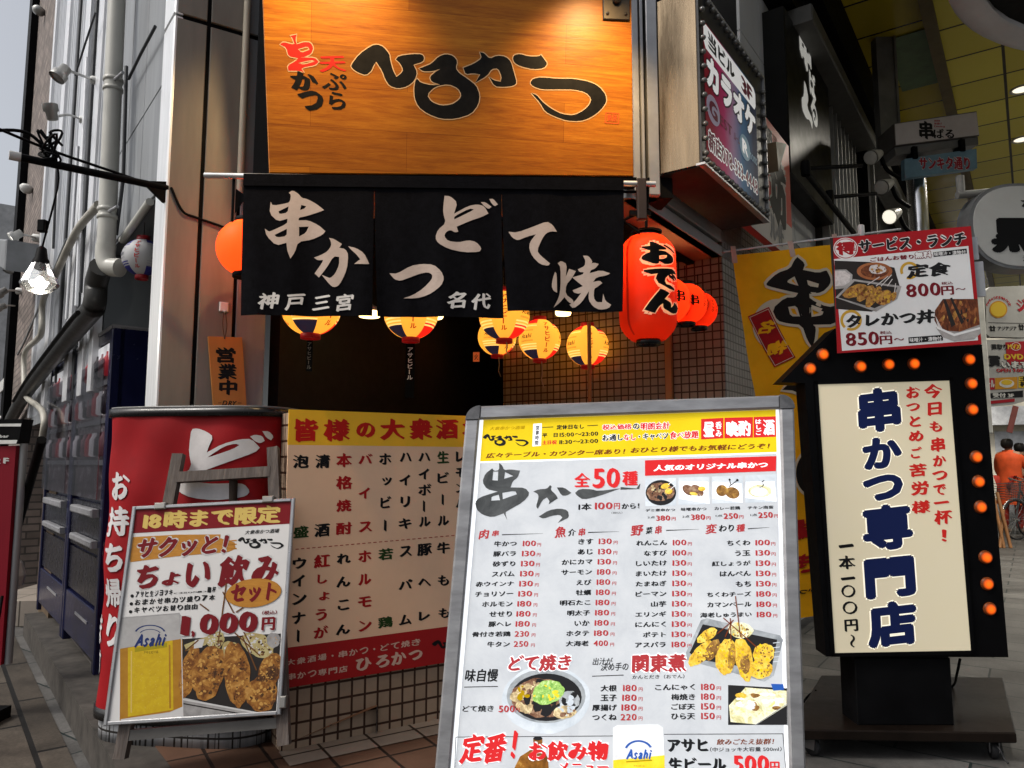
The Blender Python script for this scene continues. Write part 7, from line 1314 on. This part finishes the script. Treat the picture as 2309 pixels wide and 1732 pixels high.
for s0, s1, lab in ((sA, sB, 'dark blue vending machine nearest the pillar, its plain blue side showing'), (sB + .015, sC, 'farther dark blue vending machine beside the tiled pier')):
    f = Fr(V0 + vd * s0, vd, UP, vn); L_ = s1 - s0; Hh = 1.90; t = thing('vending_machine', lab, 'vending machine', V0 + vd * (s0 + s1) / 2, 'vending machines')
    b = MB(); b.box(f, 0, .06, -.70, L_, Hh, -.02, bev=.012); b.build('cabinet', vblue, t)
    b = MB(); b.box(f, .0, .0, -.06, .06, Hh - .01, .012, bev=.006); b.box(f, L_ - .05, 0, -.06, L_, Hh - .01, .012, bev=.006); b.box(f, .06, Hh - .07, -.03, L_ - .05, Hh - .01, .008); b.build('door_frame', vblue, t)
    b = MB(); b.box(f, .065, .92, -.02, L_ - .055, Hh - .08, -.008); b.build('display_window', vglass, t)
    b = MB(); 
    for z in (1.12, 1.36, 1.58): b.box(f, .066, z, -.008, L_ - .056, z + .03, .004)
    b.build('shelf', vwhite, t)
    for z in (1.17, 1.41, 1.63):
        n_ = 7
        for i in range(n_):
            b = MB(); c = f.P(.12 + (L_ - .24) * i / (n_ - 1), z, -.002); b.lathe(c, UP, [(.02, 0), (.03, .008), (.03, .10), (.018, .12), (.016, .14)], 10); b.build('drink_can', [M('can_red', (.3, .02, .03), .3, emit=.35), M('can_white', (.5, .47, .47), .3, emit=.45), M('can_dark', (.04, .03, .04), .3), M('can_pink', (.3, .14, .16), .3)][(i * 3 + int(z * 10)) % 4], t)
    b = MB(); b.box(f, .062, 1.72, -.01, L_ - .052, Hh - .085, .006); b.build('header', vlit, t)
    b = MB(); b.box(f, .062, .93, .030, L_ - .052, 1.72, .034); b.build('window_glass', vpane, t)
    b = MB(); b.box(f, .065, .62, -.02, L_ - .055, .90, -.0); b.build('selection_panel', vdark, t)
    b = MB(); b.box(f, .065, .34, -.02, L_ - .055, .60, -.004); b.build('lower_panel', vdark, t)
    b = MB(); b.box(f, .1, .83, .0, L_ - .3, .875, .05, bev=.008); b.build('ledge', vwhite, t)
    b = MB(); b.box(f, .1, .66, .0, L_ - .3, .70, .045, bev=.008); b.build('handle', vwhite, t)
    b = MB(); b.box(f, .0, .06, -.02, L_, .32, .006, bev=.006); b.build('base_panel', vblue, t)
    b = MB(); b.box(f, L_ * .25, .22, .006, L_ * .6, .235, .01); b.build('badge', vwhite, t)
    for uu in (.05, L_ - .06):
        b = MB(); b.box(f, uu - .03, 0, -.1, uu + .03, .06, -.04); b.build('foot', blackm, t)
    b = MB(); b.box(f, .0, Hh - .01, -.70, L_, Hh + .01, .014); b.build('top_trim', vwhite, t)
# ============================================================ far end of the arcade: people, bicycles, bright street
def skin(name, joints, edges, rad, mat, parent=None, loc=(0, 0, 0), sub=2):
    me = bpy.data.meshes.new(name); me.from_pydata([tuple(j) for j in joints], edges, []); o = bpy.data.objects.new(name, me); COL.objects.link(o)
    m = o.modifiers.new('s', 'SKIN'); 
    for i, r in enumerate(rad): me.skin_vertices[0].data[i].radius = (r, r) if not hasattr(r, '__len__') else r
    me.skin_vertices[0].data[0].use_root = True; o.modifiers.new('u', 'SUBSURF').render_levels = sub
    dg = bpy.context.evaluated_depsgraph_get(); m2 = bpy.data.meshes.new_from_object(o.evaluated_get(dg)); bpy.data.objects.remove(o)
    for p in m2.polygons: p.use_smooth = True
    m2.materials.append(mat); o = bpy.data.objects.new(name, m2); COL.objects.link(o); o.location = loc
    if parent: o.parent = parent
    return o
skin_m = M('skin', (.42, .25, .17), .55); hair_m = M('hair', (.012, .01, .009), .5)
def person(px, Y, label, top, trousers, h=1.68, yaw=0, arm=0, stride=.12, longcoat=False):
    base = A_([(px - 1154.5) / F * Y * 1.0, Y, 0]); t = thing('person', label, 'person', base); s = h / 1.7
    c, sn = math.cos(yaw), math.sin(yaw); R = lambda x, y, z: (s * (x * c - y * sn), s * (x * sn + y * c), s * z)
    J = [R(0, 0, .95), R(0, 0, 1.15), R(0, .01, 1.38), R(0, 0, 1.47), R(0, -.02, 1.57), R(0, -.02, 1.66),
         R(-.17, 0, 1.40), R(-.22, -.03 - arm * .15, 1.14), R(-.2, -.2 - arm * .25, .98 + arm * .3), R(-.19, -.27 - arm * .27, .93 + arm * .36), R(.17, 0, 1.40), R(.22, 0, 1.14), R(.2, -.12, .93), R(.2, -.17, .87),
         R(-.09, 0, .9), R(-.1, -stride, .5), R(-.1, -stride * .6, .08), R(-.1, -stride * .6 - .14, .04), R(.09, 0, .9), R(.1, stride * .6, .5), R(.1, stride, .08), R(.1, stride - .14, .04)]
    E_ = [(0, 1), (1, 2), (2, 3), (3, 4), (4, 5), (2, 6), (6, 7), (7, 8), (8, 9), (2, 10), (10, 11), (11, 12), (12, 13), (0, 14), (14, 15), (15, 16), (16, 17), (0, 18), (18, 19), (19, 20), (20, 21)]
    rd = [.14, .13, .14, .055, .085, .07, .065, .05, .037, .034, .065, .05, .037, .034, .09, .06, .042, .035, .09, .06, .042, .035]
    skin('body', J, E_, [r * s for r in rd], skin_m, t)
    z0 = .52 if longcoat else .84; N_ = 28; rows = [(z0, 1.0), (z0 + .12, .97), (1.0, .86), (1.15, .84), (1.3, .95), (1.40, .86), (1.45, .45), (1.48, .36)]; V = []; g = MB(); w0 = .25 if longcoat else .2
    for iz, (z, kk) in enumerate(rows):
        for i in range(N_):
            a = 2 * math.pi * i / N_; fl = 1 + .07 * math.sin(5 * a + iz * .5) * max(0, (1.2 - z)) + .03 * math.sin(9 * a + iz); V.append(A_(t.location) + A_(R(w0 * kk * fl * math.cos(a), .68 * w0 * kk * fl * math.sin(a), z)))
    g.add(V, [(j * N_ + i, j * N_ + (i + 1) % N_, (j + 1) * N_ + (i + 1) % N_, (j + 1) * N_ + i) for j in range(len(rows) - 1) for i in range(N_)], 0, True); jk = g.build('jacket', top, t)
    for q in ((6, 7, 8), (10, 11, 12)): skin('sleeve', [J[k] for k in q], [(0, 1), (1, 2)], [.082 * s, .066 * s, .055 * s], top, jk)
    skin('trousers', [R(0, 0, .93), J[14], J[15], J[16], J[18], J[19], J[20]], [(0, 1), (1, 2), (2, 3), (0, 4), (4, 5), (5, 6)], [x * s for x in (.155, .105, .075, .06, .105, .075, .06)], trousers, t)
    hb = MB(); hb.lathe(A_(t.location) + A_(R(0, .012, 1.565)), UP, [(.06 * s, -.06), (.092 * s, -.02), (.1 * s, .03), (.094 * s, .08), (.06 * s, .115), (.001, .125)], 16); hb.build('hair', hair_m, t)
    f = MB(); o = A_(t.location)
    for x, y, z, r in ((-.03, -.105, 1.60, .011), (.03, -.105, 1.60, .011), (0, -.115, 1.575, .014), (-.085, -.01, 1.59, .02), (.085, -.01, 1.59, .02), (0, -.1, 1.54, .014)): f.lathe(o + A_(R(x, y, z)) - UP * r, UP, [(.001, 0), (r, r), (.001, 2 * r)], 8)
    return t
orange_c = M('orange_vest', (.75, .10, .025), .7); dark_c = M('dark_coat', (.02, .02, .024), .8); grey_c = M('grey_trousers', (.3, .3, .32), .8); red_c = M('crimson_apron', (.45, .035, .02), .7)
pr_ = person(2268, 13.6, 'person in a long orange smock raising one arm by the bicycles', orange_c, red_c, 1.74, 1.9, .9, .06, True)
person(2294, 15.2, 'person in a dark coat and pale trousers walking behind the orange smock', dark_c, grey_c, 1.7, 2.6, 0, .2)
person(2306, 17, 'farther dark clothed person at the right picture edge', dark_c, dark_c, 1.68, .4, 0, .15)
ph = thing('placard', 'long reddish placard held up above the person in orange', 'sign', atY(2284, 942, 13.4)); o = A_(ph.location); b = MB(); f = Fr(o, nrm((.96, 0, .28)), nrm((-.2, 0, 1))); f = Fr(o, (.95, 0, -.3), (.3, 0, .95)); b.box(f, -.05, -.28, -.01, .05, .22, .01); b.build('board', M('placard_red', (.16, .05, .045), .6), ph)
rub = M('tyre', (.018, .018, .018), .7); chrome = M('chrome', (.5, .5, .5), .25, .9); bkf = M('bike_frame', (.06, .06, .065), .35)
def bicycle(px, Y, yaw, label):
    base = A_([(px - 1154.5) / F * Y, Y, 0]); t = thing('bicycle', label, 'bicycle', base, 'bicycles parked in the arcade'); c, s = math.cos(yaw), math.sin(yaw); X = lambda x, y, z: base + A_([x * c - y * s, x * s + y * c, z]); ax = nrm((-s, c, 0))
    for x in (0, 1.08):
        b = MB(); cc = X(x, 0, .33); ux = nrm((c, s, 0)); N_ = 32; b.tube([cc + ux * .32 * math.cos(k * 2 * math.pi / N_) + UP * .32 * math.sin(k * 2 * math.pi / N_) for k in range(N_ + 1)], .017, 8, cap=False); w = b.build('wheel', rub, t)
        b = MB(); 
        for k in range(14): a = k * math.pi / 7; b.tube([cc, cc + ux * .3 * math.cos(a) + UP * .3 * math.sin(a)], .0028, 4, cap=False)
        b.tube([cc - ax * .05, cc + ax * .05], .02, 8); b.build('spokes', chrome, w)
        b = MB(); b.tube([cc + (ux * math.cos(a) + UP * math.sin(a)) * .355 for a in [.3 + k * .2 for k in range(13)]], .012, 6); b.build('mudguard', chrome, t)
    b = MB()
    for P in (((0, 0, .33), (.14, 0, .85), (.17, 0, .98)), ((.16, 0, .80), (.36, 0, .5), (.55, 0, .30)), ((.55, 0, .3), (.70, 0, .78)), ((.70, 0, .7), (1.08, 0, .33)), ((.55, 0, .3), (1.08, 0, .33)), ((.2, 0, .66), (.4, 0, .5), (.66, 0, .6))): b.tube([X(*k) for k in P], .017, 8)
    b.build('frame', bkf, t)
    b = MB(); b.tube(cat([X(.32, -.28, .98), X(.2, -.22, 1.02), X(.16, 0, .97), X(.2, .22, 1.02), X(.32, .28, .98)]), .012, 8); b.build('handlebar', chrome, t)
    b = MB(); b.lathe(X(.74, 0, .80), UP, [(.02, 0), (.1, .03), (.11, .06), (.06, .075), (.001, .078)], 14); b.build('saddle', rub, t)
    b = MB(); f = Fr(X(-.28, -.18, .68), (c, s, 0), UP, -ax); 
    for k in range(7): z = .25 * k / 6; b.tube([X(-.3, -.17, .68 + z), X(.02, -.17, .68 + z), X(.02, .17, .68 + z), X(-.3, .17, .68 + z), X(-.3, -.17, .68 + z)], .004, 4)
    for k in range(8): b.tube([X(-.3 + .045 * k, -.17, .68), X(-.3 + .045 * k, -.17, .93)], .004, 4)
    b.build('basket', bkf, t)
    b = MB(); b.tube([X(.5, .0, .3), X(.6, -.12, .02)], .008, 6); b.build('kickstand', chrome, t)
bicycle(2276, 12.6, .35, 'dark parked bicycle with its wheel beside the brown wooden stand'); bicycle(2300, 13.1, .5, 'second parked bicycle partly cut by the right picture edge')
wsd = thing('wooden_stand', 'small brown wooden folding stand in front of the parked bicycles', 'stand', onz(2262, 1200, 0)); wm_ = M('stand_brown', (.28, .13, .05), .6)
for a, c in (((2248, 1110), (2277, 1203)), ((2262, 1150), (2252, 1198)), ((2240, 1120), (2262, 1210))):
    b = MB(); b.tube([atY(*a, 11.6), A_([*atY(*c, 11.4)[:2], 0.0])], .025, 6); b.build('leg', wm_, wsd)
# far buildings across the bright street
fb = thing('far_building', 'bright cream shop building across the street at the end of the arcade', 'building', (15, 27, 0)); f = Fr((10, 27, 0), nR * 1.0, UP); f = Fr((9, 28, 0), (.9, -.43, 0), UP)
cr = M('cream_wall', (.62, .57, .45), .7, var=.1); b = MB(); b.box(f, -4, 0, -4, 18, 11, 0); b.build('wall', cr, fb)
for k in range(9):
    for z in (3.4, 6.2): b = MB(); b.box(f, -3 + k * 2.2, z, -.05, -1.7 + k * 2.2, z + 1.4, .02); b.build('window', M('far_glass', (.12, .13, .14), .15), fb)
    b = MB(); b.box(f, -3.2 + k * 2.2, .2, -.05, -1.5 + k * 2.2, 2.3, .03); b.build('shop_window', M('shop_pale', (.45, .46, .47), .3), fb)
b = MB(); b.box(f, -4, 2.5, 0, 18, 3.1, .5); b.build('awning', M('awning_white', (.7, .7, .68), .6), fb)
# row of shopfronts further down the arcade's left side
ar = thing('arcade_shops', 'dim shopfronts further along the arcade behind the black facade', 'building', T0 + dR * 9); FRr = Fr(T0, dR, UP)
b = MB(); b.box(FRr, 6.3, 0, -.5, 17, 8, -.02); b.build('wall', M('dim_wall', (.07, .068, .06), .6, var=.4, sc=1), ar)
for k in range(5): b = MB(); b.box(FRr, 6.6 + k * 2, .1, -.05, 8.2 + k * 2, 2.4, .01); b.build('shop_window', M('dim_glass', (.16, .15, .12), .2, emit=.2), ar)
